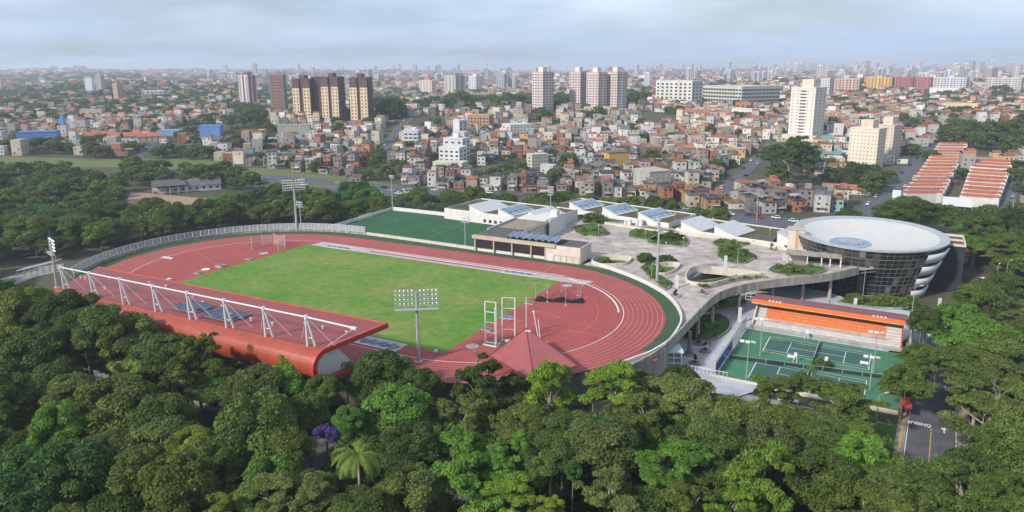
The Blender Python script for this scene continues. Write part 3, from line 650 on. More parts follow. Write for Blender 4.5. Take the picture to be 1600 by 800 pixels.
q = U(-18, 96.5)-U(-59.8, 97); mb.face([(0, 0, 1.2), (q.x, q.y, 1.2), (q.x, q.y, 5.5), (0, 0, 5.5)]); mb.build('net', mat('dark_net', (0.05, 0.06, 0.06), 0.9, alpha=0.25, scale=1), t)
# --- red grandstand
a0, b0 = -4.0, -52.0
GS = thing('grandstand', 'long grandstand with red ribbed roof, orange curved back and white masts', 'grandstand', U(a0, b0, 0), TRY)
XL, XR = -51.7, 44.2
prof = [(-44.0, 10.0), (-44.0, 9.35)]
top = [(-44.0, 10.05), (-59.0, 9.75)]
BC, ZC, RC = -59.2, 6.45, 3.3
outer = [(BC, 9.72)]+[(BC+RC*math.cos(R(t)), ZC+RC*math.sin(R(t))) for t in range(100, 271, 10)]+[(-52.5, 3.1)]
inner = [(-52.5, 3.6), (BC, 3.6)]+[(BC+(RC-.6)*math.cos(R(t)), ZC-.05+(RC-.6)*math.sin(R(t))) for t in range(260, 99, -10)]+[(BC, 9.05), (-44.0, 9.3)]
def gl(a, b, z):      # the two ends of the roof are cut askew
    k = max(0.0, -44-b); a = a-(0.17*k if a > 30 else 0)+(0.52*k if a < -48 else 0); return (a-a0, b-b0, z)
mb = MB(); mb.face([gl(XR-.3, -44.2, 10.08), gl(XR-.3, -59.4, 9.78), gl(XL+.3, -59.4, 9.78), gl(XL+.3, -44.2, 10.08)][::-1]); mb.build('roof_sheet', M_ROOFR, GS)
def shell(name, m, x0, x1, po, pi):
    mb = MB(); n = len(po); lo = po+pi; N_ = len(lo)
    for x in (x0, x1): mb.v.extend([gl(x, b, z) for b, z in lo])
    for k in range(N_):
        j = (k+1) % N_; mb.f.append((k, j, N_+j, N_+k)); mb.m.append(0)
    # end caps as strips between outer and inner
    no, ni = len(po), len(pi)
    for off, fl in ((0, 1), (N_, 0)):
        P = [Vector((b, z, 0)) for b, z in lo]
        for q in tessellate_polygon([P]):
            mb.f.append(tuple(off+k for k in (q if fl else q[::-1]))); mb.m.append(0)
    o = mb.build(name, m, GS)
    bm = bmesh.new(); bm.from_mesh(o.data); bmesh.ops.recalc_face_normals(bm, faces=bm.faces); bm.to_mesh(o.data); bm.free()
    return o
full_out = [(-43.9, 10.0)]+[(-59.0, 9.7)]+outer
shell('roof_shell', M_ORANGE, XL, XR-.9, full_out, inner)
out2 = [(-43.6, 10.25), (BC+.3, 9.97)]+[(BC+(RC+.25)*math.cos(R(t)), ZC+(RC+.25)*math.sin(R(t))) for t in range(95, 271, 10)]+[(-52.3, 2.85)]
in2 = [(-52.3, 3.7), (BC, 3.7)]+[(BC+(RC-.7)*math.cos(R(t)), ZC-.05+(RC-.7)*math.sin(R(t))) for t in range(260, 99, -10)]+[(BC, 8.95), (-43.6, 9.15)]
shell('end_fascia', M_RED, XR-.9, XR, out2, in2)
o = MB().box(XL-a0, -43.95-b0, 9.3, XR-.9-a0, -43.6-b0, 10.22).build('front_fascia', mat('fascia_paint', (0.50, 0.10, 0.06), .5), GS)
# white end wall, seating and rear base
ew = [(-51.5, 3.72), (BC, 3.72)]+[(BC+(RC-.75)*math.cos(R(t)), ZC-.05+(RC-.75)*math.sin(R(t))) for t in range(260, 99, -10)]+[(BC, 8.9), (-56.0, 8.9)]
mb = MB(); mb.v = [gl(XR-1.4, b, z) for b, z in ew]+[gl(XR-1.7, b, z) for b, z in ew]; n = len(ew)
for q in tessellate_polygon([[Vector((b, z, 0)) for b, z in ew]]): mb.f += [tuple(q), tuple(n+k for k in q[::-1])]; mb.m += [0, 0]
for k in range(n): j = (k+1) % n; mb.f.append((k, n+k, n+j, j)); mb.m.append(0)
mb.build('end_wall', M_WHITE, GS)
for k in range(7): MB().box(-48-a0, -52.5-k*.85-b0, .3+k*.42, 40-a0, -51.7-k*.85-b0, .72+k*.42).build('seating_step', M_CONC, GS)
MB().box(*gl(-40, -58.2, -8.2), *gl(29.9, -53.5, 3.05)).build('base_wall', M_WHITE, GS)
MB().box(XL-a0, -51.4-b0, 0, XR+6-a0, -51.2-b0, 1.1).build('front_railing', M_WSTEEL, GS)
mb = MB(); mb.box(XR-4-a0, -53-b0, 0.2, XR+6.5-a0, -52.8-b0, 2.6); mb.build('side_panel', M_WHITE, GS)
# masts
prev = None
for k in range(8):
    a = -39.1+11.0*k
    m_ = None
    mb = MB(); top_ = (a-a0, -60.4-b0, 15.9)
    for s in (-1, 1): mb.tube((a+s*.75-a0, -59.4+.3*s-b0, 9.4), (top_[0]+s*.12, top_[1], top_[2]), .26, .20, 8)
    mb.tube((top_[0], top_[1], top_[2]-.5), (top_[0], top_[1], top_[2]+.35), .34, .34, 8); mb.tube((a-.6-a0, -59.8-b0, 11.5), (a+.6-a0, -59.8-b0, 11.5), .1, n=5)
    mt = mb.build('mast', M_WSTEEL, GS)
    mb = MB()
    for s in (-1, 1): mb.tube(top_, (a+s*4.2-a0, -57.6-b0, 9.9), .055, n=4)
    mb.tube(top_, (a-a0, -51-b0, 10.1), .05, n=4); mb.build('cable', M_WSTEEL, mt)
    if prev: MB().tube(prev, top_, .17, n=6).build('tie_beam', M_WSTEEL, GS)
    prev = top_
MB().tube(prev, (49.6-a0, -60.3-b0, 15.6), .17, n=6).build('tie_beam', M_WSTEEL, GS)
MB().box(48.6-a0, -60.55-b0, 15.35, 49.9-a0, -60.05-b0, 15.8).build('beam_end', M_WSTEEL, GS)
MB().tube((49.2-a0, -60.3-b0, 15.4), gl(43.6, -58.5, 10.1), .05, n=4).build('cable', M_WSTEEL, GS)
MB().tube((-39.1-a0, -60.4-b0, 15.9), (-43-a0, -57.0-b0, 10.1), .06, n=4).build('cable', M_WSTEEL, GS)
random.seed(3)
for k in range(16):
    x = -50+k*6.1; y = random.choice((-47.5, -52, -49.5, -55)); MB().tube(gl(x, y, 9.9), gl(x, y, 10.5), .16, .1, 6).tube(gl(x, y, 10.5), gl(x, y, 10.62), .3, .3, 6).build('roof_vent', M_WSTEEL, GS)
# roof solar arrays
def array_(ac, bc, n, rows, lab):
    t = thing('solar_array', lab, 'solar panels', U(ac, bc, 10.05), TRY, 'solar arrays on the red grandstand roof')
    for r in range(rows):
        for k in range(n):
            x = (k-n/2)*1.75+(r*1.1); y = (r-rows/2)*2.6
            mb = MB(); mb.v = [(x, y, .25), (x+1.6, y, .25), (x+1.6, y+2.3, .75), (x, y+2.3, .75), (x, y, .18), (x+1.6, y, .18), (x+1.6, y+2.3, .68), (x, y+2.3, .68)]
            mb.f = [(0, 1, 2, 3), (7, 6, 5, 4), (0, 4, 5, 1), (1, 5, 6, 2), (2, 6, 7, 3), (3, 7, 4, 0)]; mb.m = [0, 1, 1, 1, 1, 1]; mb.build('solar_panel', [M_PVD, M_STEEL], t)
    mb = MB()
    for k in range(n+1): mb.box((k-n/2)*1.75-.05, -rows*1.3, .02, (k-n/2)*1.75+.05, rows*1.3+1, .2)
    mb.build('mounting_frame', M_STEEL, t)
array_(-1.0, -55.2, 4, 2, 'smaller array of dark solar panels on red grandstand roof, left of the other')
array_(9.6, -55.6, 5, 2, 'larger array of dark solar panels on red grandstand roof, right of the other')
# covered footbridge left of the grandstand
p0, p1 = at(34, 432, -2.0), at(93, 418, 1.5)
t = thing('covered_walkway', 'long narrow grey canopy of the ramp left of the red grandstand', 'canopy', p0)
d = p1-p0; nn = Vector((-d.y, d.x, 0)).normalized()*1.6; mb = MB(); P = [-nn, nn, d+nn, d-nn]
mb.v = [tuple(p+Vector((0, 0, 2.2))) for p in P]+[tuple(p+Vector((0, 0, 2.45))) for p in P]; mb.f = [(3, 2, 1, 0), (4, 5, 6, 7), (0, 1, 5, 4), (1, 2, 6, 5), (2, 3, 7, 6), (3, 0, 4, 7)]; mb.m = [0]*6; mb.build('canopy_roof', M_STEEL, t)
mb = MB(); mb.v = [tuple(p*0.96+Vector((0, 0, -.9))) for p in P]+[tuple(p*.96+Vector((0, 0, -.6))) for p in P]; mb.f = [(3, 2, 1, 0), (4, 5, 6, 7), (0, 1, 5, 4), (1, 2, 6, 5), (2, 3, 7, 6), (3, 0, 4, 7)]; mb.m = [0]*6; mb.build('ramp', M_CONC, t)
for k in range(7):
    for s in (-1, 1): q = d*(k/6)*.98+nn*.9*s+d*.005; MB().tube(q+Vector((0, 0, -.6)), q+Vector((0, 0, 2.25)), .09, n=5).build('post', M_STEEL, t)
# --- red pyramid roof pavilion
ap = at(822, 513, 5.2); ac_, bc_ = toU(ap)
t = thing('red_pavilion', 'red hipped pyramid roof rising behind the trees at the edge of the track', 'pavilion', ap-Vector((0, 0, 5.2)), 0)
crn = [at(765, 556, 2.4), at(852, 610, 2.4), at(902, 571, 2.4)]; crn.append(crn[0]+crn[2]-crn[1])
ce_ = Vector((ap.x, ap.y, 0)); rel = [c-ce_ for c in crn]
l0 = crn[0]-ap; r0 = crn[2]-ap
# hips: apex, left eave, right eave, two rear eaves
le, re = crn[0]-ce_, crn[2]-ce_
le.z = re.z = 2.4; bk = Vector((-(le.x+re.x)/2, 9.0, 2.4)); fr_ = Vector(((le.x+re.x)/2, le.y-12.5, 2.4))
mb = MB(); apx = Vector((0, 0, 5.2)); mb.face([le, fr_, apx]); mb.face([fr_, re, apx]); mb.face([re, apx+Vector((.02, .02, -.02)), apx])
mb.f.pop(); mb.m.pop(); back = Vector((le.x*0.02+re.x*0.02, 0.5, 2.3)); mb.face([re, back, apx]); mb.face([back, le, apx]); mb.build('roof', wavemat('pavilion_roof', (.38, .09, .08), (.31, .072, .066), 1.3, 0), t)
mb = MB(); [mb.tube(a, b, .11, n=6) for a, b in ((le, apx), (re, apx), (fr_, apx), (le, fr_), (fr_, re))]; mb.build('ridge_cap', mat('dark_red_trim', (.20, .035, .03), .6), t)
for s, q in enumerate((le*.8, re*.8, fr_*.85)): MB().tube((q.x, q.y, -.05 if s < 2 else -8), (q.x, q.y, 2.9), .2, n=8).build('column', M_WSTEEL, t)
for (fx, fy, fz) in ((.06, -.12, 4.95), (-.5, -.30, 3.55), (.5, -.38, 3.5)):
    x = fx*abs(le.x); y = fy*12; MB().box(x-.7, y-.12, fz-.1, x+.5, y+.12, fz+.35).build('roof_vent', M_WSTEEL, t)
# --- hammer cage: tall white ladder frames
def ladder(w_, H, name='frame_panel', parent=None, loc=(0, 0, 0), rz=0, rungs=4):
    mb = MB(); mb.box(-w_/2-.14, -.11, 0, -w_/2+.1, .11, H); mb.box(w_/2-.1, -.11, 0, w_/2+.14, .11, H)
    for k in range(rungs+1): z = .3+(H-.42)*k/rungs; mb.box(-w_/2, -.08, z, w_/2, .08, z+.14)
    o = mb.build(name, M_WSTEEL, parent); o.location = loc; o.rotation_euler = (0, 0, rz); return o
hc = U(57.6, -19.8)
t = thing('hammer_cage', 'tall white open ladder frames of the hammer throw cage on the red surface', 'throwing cage', hc, TRY)
ladder(2.6, 10.2, parent=t, loc=(-1.2, -2.2, 0), rz=R(8)); ladder(2.9, 10.6, parent=t, loc=(1.6, 1.2, 0), rz=R(20))
for x, y, h in ((.4, -3.0, 9.4), (2.9, 1.8, 5.0)): MB().tube((x, y, 0), (x, y, h), .13, n=6).build('post', M_WSTEEL, t)
MB().box(-2.6, -3.4, 0, .8, -1.2, .25).build('base_frame', M_WSTEEL, t)
MB().box(-2.4, -3.2, 0.02, .6, -1.4, .3).build('green_mat', mat('green_mat', (0.01, 0.16, 0.11), .7), t)
MB().box(.8, -1.6, 0.02, 4.6, 1.4, .25).build('green_mat', MATS['green_mat'], t)
t = thing('cage_post', 'lone tall white post standing right of the hammer cage', 'post', U(61.0, -13.0)); MB().tube((0, 0, 0), (0, 0, 9.3), .13, n=6).build('post_shaft', M_WSTEEL, t); MB().box(-.3, -.3, 0, .3, .3, .15).build('base_plate', M_WSTEEL, t)
t = thing('leaning_posts', 'pair of leaning white posts beside the red pyramid roof', 'post', U(63.4, -13.8), TRY); MB().tube((1.2, 0, 0), (0, -.3, 6.4), .12, n=6).build('post', M_WSTEEL, t); MB().tube((1.5, .2, 0), (1.1, .1, 4.6), .11, n=6).build('post', M_WSTEEL, t); MB().box(-.25, -.4, 6.3, .25, -.1, 6.6).build('bracket', M_WSTEEL, t)
# --- discus cage on the right D area
M_NETD = mat('black_net', (0.012, 0.012, 0.014), 0.9, scale=2, var=0.3)
t = thing('discus_net', 'collapsed black discus net lying on the red surface between thin posts', 'net', U(58.0, 13.5), R(-8))
random.seed(11); nx, ny = 16, 5; mb = MB()
for i in range(nx+1):
    for j in range(ny+1):
        x = -6.6+13.2*i/nx; y = -1.4+2.8*j/ny; e = 1-abs(j/ny-.5)*2; mb.v.append((x+random.uniform(-.2, .2), y, .05+e*(0.75+.5*math.sin(i*.9)+random.uniform(-.2, .3))*(1 if 0 < i < nx else .4)))
for i in range(nx):
    for j in range(ny): a = i*(ny+1)+j; mb.f.append((a, a+ny+1, a+ny+2, a+1)); mb.m.append(0)
mb.build('net_heap', M_NETD, t); mb = MB(); [mb.tube((-6.6+2*k, -1.5, .1), (-5.6+2*k, 1.5, 1.5), .05, n=4) for k in range(7)]; mb.build('net_rope', M_DARK, t)
M_NETL = mat('thin_net', (0.05, 0.05, 0.055), 0.9, alpha=0.22, scale=2)
MB().face([(-3, -2, .2), (4.5, 2.5, .2), (1.8, 3.4, 2.4), (-1.5, 1.2, 2.2)]).build('net_drape', M_NETL, t)
for k, ((px, py), h) in enumerate([((837, 466), 4.1), ((855, 472), 4.4), ((884, 477), 4.5), ((907, 471), 4.4), ((877, 456), 4.1), ((855, 457), 4.7), ((903, 462), 4.6)]):
    nm = ['leftmost, at the edge of the grass', 'in front of the middle of the black net', 'nearest, in front of the black net', 'right of the black net', 'behind the black net near the ring', 'thin one behind the left of the black net', 'rightmost and farther back'][k]
    q = thing('net_post', 'thin grey discus cage post, %s' % nm, 'post', at(px, py, 0), 0, 'posts of the discus cage')
    MB().tube((0, 0, 0), (0, 0, h), .07, n=5).build('shaft', M_STEEL, q); MB().box(-.35, -.3, 0, .35, .3, .12).build('foot', M_STEEL, q); MB().box(-.05, -.05, h-.1, .9 if k % 2 else -.9, .05, h).build('arm', M_STEEL, q)
# throwing circles
def disc(px, py, r, m, label, name='throwing_circle'):
    o = MB().lathe([(0, .02), (r*.9, .02), (r*.9, .07), (r, .07), (r, .015)], n=20).build(name, m); o.location = at(px, py, 0)+Vector((0, 0, .01)); tag(o, label, 'throwing circle', 'throwing circles'); return o
M_CIRC = mat('circle_concrete', (0.46, 0.36, 0.35), .9, var=.25, scale=1.5); M_GB = mat('green_box_paint', (0.09, 0.17, 0.13), .8)
disc(886, 446.5, 1.5, M_CIRC, 'pale throwing circle behind the black discus net'); disc(738, 541, 1.5, M_CIRC, 'pale throwing circle near the left of the hammer cage'); disc(321, 421, 1.3, M_WHITEL, 'white throwing circle on the left red area beside the grass'); disc(412, 396, 1.6, M_CIRC, 'pale throwing circle under the sagging net cage')
def slab(px, py, sx, sy, h, m, label, cat='hatch', name='pit_cover', rz=TRY):
    t = thing(name, label, cat, at(px, py, 0), rz); MB().box(-sx/2, -sy/2, .02, sx/2, sy/2, h).build('lid', m, t); MB().wall([(-sx/2, -sy/2), (sx/2, -sy/2), (sx/2, sy/2), (-sx/2, sy/2)], .1, .0, h+.04, closed=True).build('rim', M_STEEL, t); return t
slab(828, 474, 2.6, 1.6, .2, M_GB, 'greenish pit cover at the grass edge left of the black discus net'); slab(761, 515, 2.6, 1.6, .2, M_GB, 'greenish pit cover at the grass edge beside the hammer cage'); slab(310, 427, 2.0, 1.6, .3, M_GB, 'greenish pit cover at the left corner of the grass'); slab(345, 417, 2.6, 2.2, .6, M_TARP, 'blue grey covered mat on the left red area beside the grass', 'mat', 'landing_mat'); slab(390, 405, 2.4, 1.8, .25, M_GB, 'greenish pit cover between the grass and the sagging net cage'); slab(262, 403.5, 5.2, 1.3, .22, M_WSTEEL, 'long pale steeplechase board lying on the left red area', 'board', 'track_board'); slab(792, 497, 3.0, 1.8, .3, mat('blue_cover', (.12, .14, .36), .6), 'blue cover lying on the grass edge behind the hammer cage', 'cover', 'ground_cover'); slab(264, 436.5, 1.6, 1.2, .2, M_WSTEEL, 'small white box behind the red grandstand roof at the grass edge', 'box', 'small_box')
# sagging net cage at far left curve
cp_ = at(422, 388, 0)
t = thing('net_cage', 'sagging pale net cage on the far left curve of the track', 'throwing cage', cp_, TRY)
M_NETP = mat('pale_net', (0.55, 0.42, 0.40), .9, alpha=.35, scale=2)
pts_ = [(-4.5, -4), (-5.2, 1.5), (-2.5, 4.6), (2.5, 4.8), (5.2, 1.8), (6, -2)]
for x, y in pts_: MB().tube((x, y, 0), (x, y, 4.4), .08, n=5).build('post', M_WSTEEL, t)
for a, b in zip(pts_[:-1], pts_[1:]):
    mb = MB(); n = 6
    for k in range(n+1):
        x = a[0]+(b[0]-a[0])*k/n; y = a[1]+(b[1]-a[1])*k/n; sg = 4*(k/n)*(1-k/n); mb.v += [(x, y, .15), (x+.2*sg, y, 2.2), (x, y, 4.3-.7*sg)]
    for k in range(n): i = 3*k; mb.f += [(i, i+3, i+4, i+1), (i+1, i+4, i+5, i+2)]; mb.m += [0, 0]
    mb.build('net_panel', M_NETP, t)
# small things at the track edge
for k, (px, py, lab) in enumerate([(681, 551.5, 'small white cone like ball on the dark corner of the infield near the tall floodlight')]):
    o = MB().lathe([(0, 0), (.4, .1), (.5, .4), (.35, .75), (0, .85)], n=10).build('white_marker', M_WSTEEL); o.location = at(px, py, .02); tag(o, lab, 'marker')
# ============================================================ BUILDINGS OF THE SPORTS CENTRE
def frame_thing(name, label, cat, p, yaw, group=None): return thing(name, label, cat, p, yaw, group)
# --- L shaped flat roofed building beside the track (frame of the running track, local origin at 10,50)
LB = thing('clubhouse', 'L shaped white building with flat brown roof and blue wavy solar canopy beside the track', 'building', U(10, 50.2, 0), TRY)
bx = lambda name, m, *a: MB().box(*a).build(name, m, LB)
bx('wall', M_WHITE, 0.3, 0.5, 0, 26.8, 8.6, 4.9)
bx('end_block', M_CREAM, 26.8, -0.2, 0, 39.2, 9.4, 5.3)
bx('rear_wing', M_WHITE, 1.0, 8.6, 0, 12.4, 30, 5.2)
bx('rear_block', M_WHITE, 1.0, 30, 0, 12.8, 46, 6.0)
for k in range(5):
    x = .2+6.95*k if k < 4 else 27.2
    bx('pilaster', M_BEAM, [.0, 7.3, 14.3, 21.4, 26.6][k], -.25, 0, [.0, 7.3, 14.3, 21.4, 26.6][k]+.45, .55, 4.5)
for a, b in ((.6, 7.1), (7.9, 14.1), (14.9, 21.2), (22.0, 26.3)): bx('window_bay', M_GLASS, a, .2, 1.2, b, .49, 4.25)
for a, b in ((.6, 7.1), (7.9, 14.1), (14.9, 21.2), (22.0, 26.3)):
    mb = MB(); n = 5
    for k in range(n+1): x = a+(b-a)*k/n; mb.box(x-.05, .1, 1.2, x+.05, .199, 4.25)
    mb.build('mullion', M_DARK, LB)
bx('fascia_beam', M_BEAM, -.7, -.7, 4.5, 30.5, .7, 5.6)
bx('roof', M_ROOFG, -.6, .7, 4.92, 26.79, 9.2, 5.45); bx('roof', M_ROOFG, .2, 9.2, 5.21, 13.6, 47, 5.75)
bx('roof_edge', M_BEAM, 13.6, 9.2, 5.0, 14.0, 38, 6.0); bx('roof_edge', M_WHITE, -.1, 9.2, 4.9, .2, 47, 6.1)
bx('gravel_field', M_ROOFT, 2.0, 14, 5.76, 12.6, 32, 5.80); bx('block_roof', M_ROOFG, 27.2, .2, 5.3, 38.8, 9.0, 5.34)
bx('door', M_WSTEEL, 27.6, -.26, 0, 29.6, -.19, 2.4)
mb = MB(); [mb.box(30+k*2.2, -.35, 0, 30.08+k*2.2, -.27, 2.2) for k in range(5)]; mb.box(30, -.36, 2.1, 38.9, -.28, 2.2); mb.build('railing', M_STEEL, LB)
bx('roof_box', M_WHITE, 11.2, 38.5, 5.75, 13.8, 41.2, 8.3)
bx('porch_wall', M_WHITE, 14.1, 30.5, 0, 14.5, 46, 6.4)
bx('porch_wall', M_CREAM, 13.0, 38, 0, 14.1, 46, 5.6)
for y in (14, 20, 26): bx('porch_column', M_WSTEEL, 13.7, y, 0, 13.95, y+.25, 5.0)
# wavy photovoltaic canopy
nx = 60
mb = MB(); x0_, x1_ = 12.6, 31.5
for k in range(nx+1):
    x = x0_+(x1_-x0_)*k/nx; ph = k/nx*8; z = 6.0+.75*abs(((ph) % 1)-.5)*2
    mb.v += [(x, .2, z), (x-.8, 6.6, z+.35)]
for k in range(nx): i = 2*k; mb.f.append((i, i+2, i+3, i+1)); mb.m.append(0)
mb.build('solar_canopy', M_PV, LB)
mb = MB(); [mb.box(x0_+(x1_-x0_)*k/8-.05, .3, 5.45, x0_+(x1_-x0_)*k/8+.05, 6.3, 6.05) for k in range(9)]; mb.build('canopy_rib', M_DARK, LB)
# --- long white building with a planted roof and saw-tooth skylights
def ptsbuild(name, label, front, depth, z1, z0=-0.1, roofm=M_SOIL, rim=.5, wallm=M_WHITE):
    A, B = front; A = Vector((A[0], A[1], 0)); B = Vector((B[0], B[1], 0)); d = (B-A).normalized(); n = Vector((-d.y, d.x, 0))
    if n.y < 0: n = -n
    yaw = math.atan2(d.y, d.x); L = (B-A).length
    t = thing(name, label, 'building', (A.x, A.y, 0), yaw)
    MB().box(0, 0, z0, L, depth, z1-rim).build('wall', wallm, t)
    MB().wall([(0.2, 0.2), (L-.2, .2), (L-.2, depth-.2), (.2, depth-.2)], .4, z1-rim-.001, z1, closed=True).build('parapet', wallm, t)
    MB().box(.42, .42, z1-rim, L-.42, depth-.42, z1-rim+.12).build('planted_roof', roofm, t)
    return t, L
Z1 = 4.4
g1, L1 = ptsbuild('long_building', 'long low white building with planted brown roof behind the soccer pitch', (at(694, 325, Z1), at(852, 345, Z1)), 27, Z1)
Z2 = 1.9
A2 = at(858, 321, Z2); B2 = at(1045, 349, Z2)
g2_, L2 = ptsbuild('long_building', 'low white building with planted roof and three solar skylights behind the deck', (A2, B2), 24, Z2)
Z3 = 1.6
g3, L3 = ptsbuild('long_building', 'low white building with planted roof and plain white skylights left of the glass drum', (at(1056, 356, Z3), at(1226, 381, Z3)), 24, Z3, z0=-8)
for k in range(6): MB().box(20+k*2.6, -.04, .6, 21.3+k*2.6, -.003, 1.9).build('window', M_WIN, g1)
def louver(t, L, n):
    for k in range(n): MB().box(k*L/n+.2, -.05, 2.2, k*L/n+.3, -.005, 3.8).build('wall_joint', M_STEEL, t)
louver(g1, L1, 16)
def skylight(parent_t, x, y, wd, dp, h, pv, label, zr):
    # wedge: high edge at the left/back, sloping down to the right front
    mw = parent_t.matrix_basis @ Vector((x, y, zr)); yaw = parent_t.rotation_euler.z
    t = thing('skylight', label, 'skylight', mw, yaw-R(3), 'saw-tooth skylights on the planted roofs')
    mb = MB(); mb.v = [(0, 0, 0), (wd, 0, 0), (wd+1, dp, 0), (0+1, dp, 0), (0, 0, h), (wd, 0, .5), (wd+1, dp, .5), (1, dp, h)]
    mb.f = [(0, 3, 2, 1), (0, 1, 5, 4), (1, 2, 6, 5), (2, 3, 7, 6), (3, 0, 4, 7)]; mb.m = [0]*5; mb.build('wall', M_WHITE, t)
    mb = MB(); e = .25; mb.v = [(-e, -e, h+.06), (wd+e, -e, .5+.02), (wd+1+e, dp+e, .5+.02), (1-e, dp+e, h+.06), (-e, -e, h+.2), (wd+e, -e, .66), (wd+1+e, dp+e, .66), (1-e, dp+e, h+.2)]
    mb.f = [(4, 5, 6, 7), (3, 2, 1, 0), (0, 1, 5, 4), (1, 2, 6, 5), (2, 3, 7, 6), (3, 0, 4, 7)]; mb.m = [0]*6
    mb.build('roof', mat('pale_grey_roof', (.50, .50, .51), .6, var=.08, scale=.5) if not pv else M_WHITE, t)
    if pv:
        for i in range(3):
            for j in range(4):
                u0, u1 = .06+.31*i, .06+.31*i+.28; v0, v1 = .04+.24*j, .04+.24*j+.215
                P = []
                for u, v in ((u0, v0), (u1, v0), (u1, v1), (u0, v1)): P.append((u*wd+v*1, v*dp, h+(0.5-h)*u+.28))
                if i == 1: P = [(a, b, c+.25) for a, b, c in P]
                MB().face(P).build('solar_panel', M_PV, t)
sk = [(g1, .18, 9, 3.0, False, 'plain white saw-tooth skylight nearest the left end of the long white building'), (g1, .50, 8, 2.8, True, 'blue panelled saw-tooth skylight in the middle of the long white building behind the pitch'), (g1, .80, 8, 3.0, False, 'plain white skylight behind the thin floodlight on the L shaped building')]
def addsk(t, L, z, x, wd, dp, h, pv, lab): skylight(t, x, .5, wd, dp, h, pv, lab, z)
addsk(g1, L1, Z1-.5, L1*.30-2, 7.5, 16, 2.8, False, sk[0][5]); addsk(g1, L1, Z1-.5, L1*.59-2, 6.5, 15, 2.6, True, sk[1][5]); addsk(g1, L1, Z1-.5, L1*.86-1, 7, 15, 3.0, False, sk[2][5])
addsk(g2_, L2, Z2-.5, L2*.18, 6.8, 15, 2.8, True, 'blue panelled saw-tooth skylight, leftmost of the three behind the deck')
addsk(g2_, L2, Z2-.5, L2*.47, 6.8, 15, 2.8, True, 'blue panelled saw-tooth skylight, middle one of the three behind the deck')
addsk(g2_, L2, Z2-.5, L2*.76, 6.8, 15, 2.8, True, 'blue panelled saw-tooth skylight behind the tall deck floodlight, rightmost of three')
addsk(g3, L3, Z3-.5, L3*.02+1, 8.5, 14, 3.2, False, 'plain white skylight just right of the tall deck floodlight')
addsk(g3, L3, Z3-.5, L3*.37, 8.5, 14, 3.2, False, 'plain white skylight halfway between the tall deck floodlight and the glass drum')
addsk(g3, L3, Z3-.5, L3*.93, 8, 13, 4.2, False, 'plain white skylight touching the glass drum on its left')
MB().box(L3*.68, .6, 1.75, L3*.9, 6, 2.35).build('dark_screen', M_ROOFG, g3)
# retaining wall between deck and these roofs
o = MB().wall([p[:2] for p in (at(945, 347, .9), at(1045, 362, .9), at(1140, 371, .9), at(1232, 388, .9))], .35, -.2, 1.0).build('deck_wall', M_CREAM, org=at(1045, 362, 0)); tag(o, 'long low cream wall along the back of the deck', 'wall')
# --- kiosk boxes on the deck
for k, (px, py, w_, lab) in enumerate([(902, 352, 3.0, 'left'), (918, 352, 3.0, 'right')]):
    t = thing('kiosk', '%s one of two small white boxes at the back of the deck' % lab, 'kiosk', at(975+ (0 if k == 0 else 18), 352, 0), TRY, 'white boxes on the deck'); MB().box(0, 0, 0, 2.6, 2.2, 2.1).build('body', M_WSTEEL, t); MB().box(-.1, -.1, 2.1, 2.7, 2.3, 2.25).build('roof', M_WSTEEL, t); MB().box(.6, -.03, .1, 1.4, -.003, 1.9).build('door', M_STEEL, t)
# --- glass drum
vd = math.atan2(DRUM[1], DRUM[0]); DY = vd-math.pi/2
DR = thing('glass_drum_building', 'round glass building widening upwards with a white dish roof and white fins', 'building', (DRUM[0], DRUM[1], -12.2), DY)
zt = 18.4; RX, RY = 23.6, 27.2     # local x across, y away from the camera
def rad(z): return 0.745+0.255*(z/zt)**1.15
n = 72
def dpt(k, z, off=0.0, nn=72):
    t = 2*math.pi*k/nn; r = rad(z); return ((RX*r+off)*math.cos(t), (RY*r+off)*math.sin(t), z)
mb = MB(); lv = 10
for q in range(lv+1):
    z = zt*q/lv
    for k in range(n): mb.v.append(dpt(k, z))
for q in range(lv):
    for k in range(n): j = (k+1) % n; mb.f.append((q*n+k, q*n+j, (q+1)*n+j, (q+1)*n+k)); mb.m.append(0)
mb.build('glazing', mat('drum_glass', (0.03, 0.032, 0.033), 0.12, var=.3, scale=.5, spec=.9), DR)
for q in range(1, 12):
    z = zt*q/12; mb = MB()
    big = (q % 2 == 0)
    pts = [dpt(k, z, .12) for k in range(n)]
    for k in range(n): mb.tube(pts[k], pts[(k+1) % n], .13 if big else .055, n=4, cap=False)
    mb.build('ring_beam', mat('drum_frame', (0.17, 0.165, 0.15), .6, scale=1), DR)
for k in range(0, 72):
    if k in (0,): pass
    t0 = 2*math.pi*k/72
    if math.sin(t0) > .55: continue
    mb = MB(); pz = [dpt(k, z, .1) for z in np.linspace(0, zt, 9)]; [mb.tube(a, b, .075, n=4, cap=False) for a, b in zip(pz[:-1], pz[1:])]; mb.build('mullion', MATS['drum_frame'], DR)
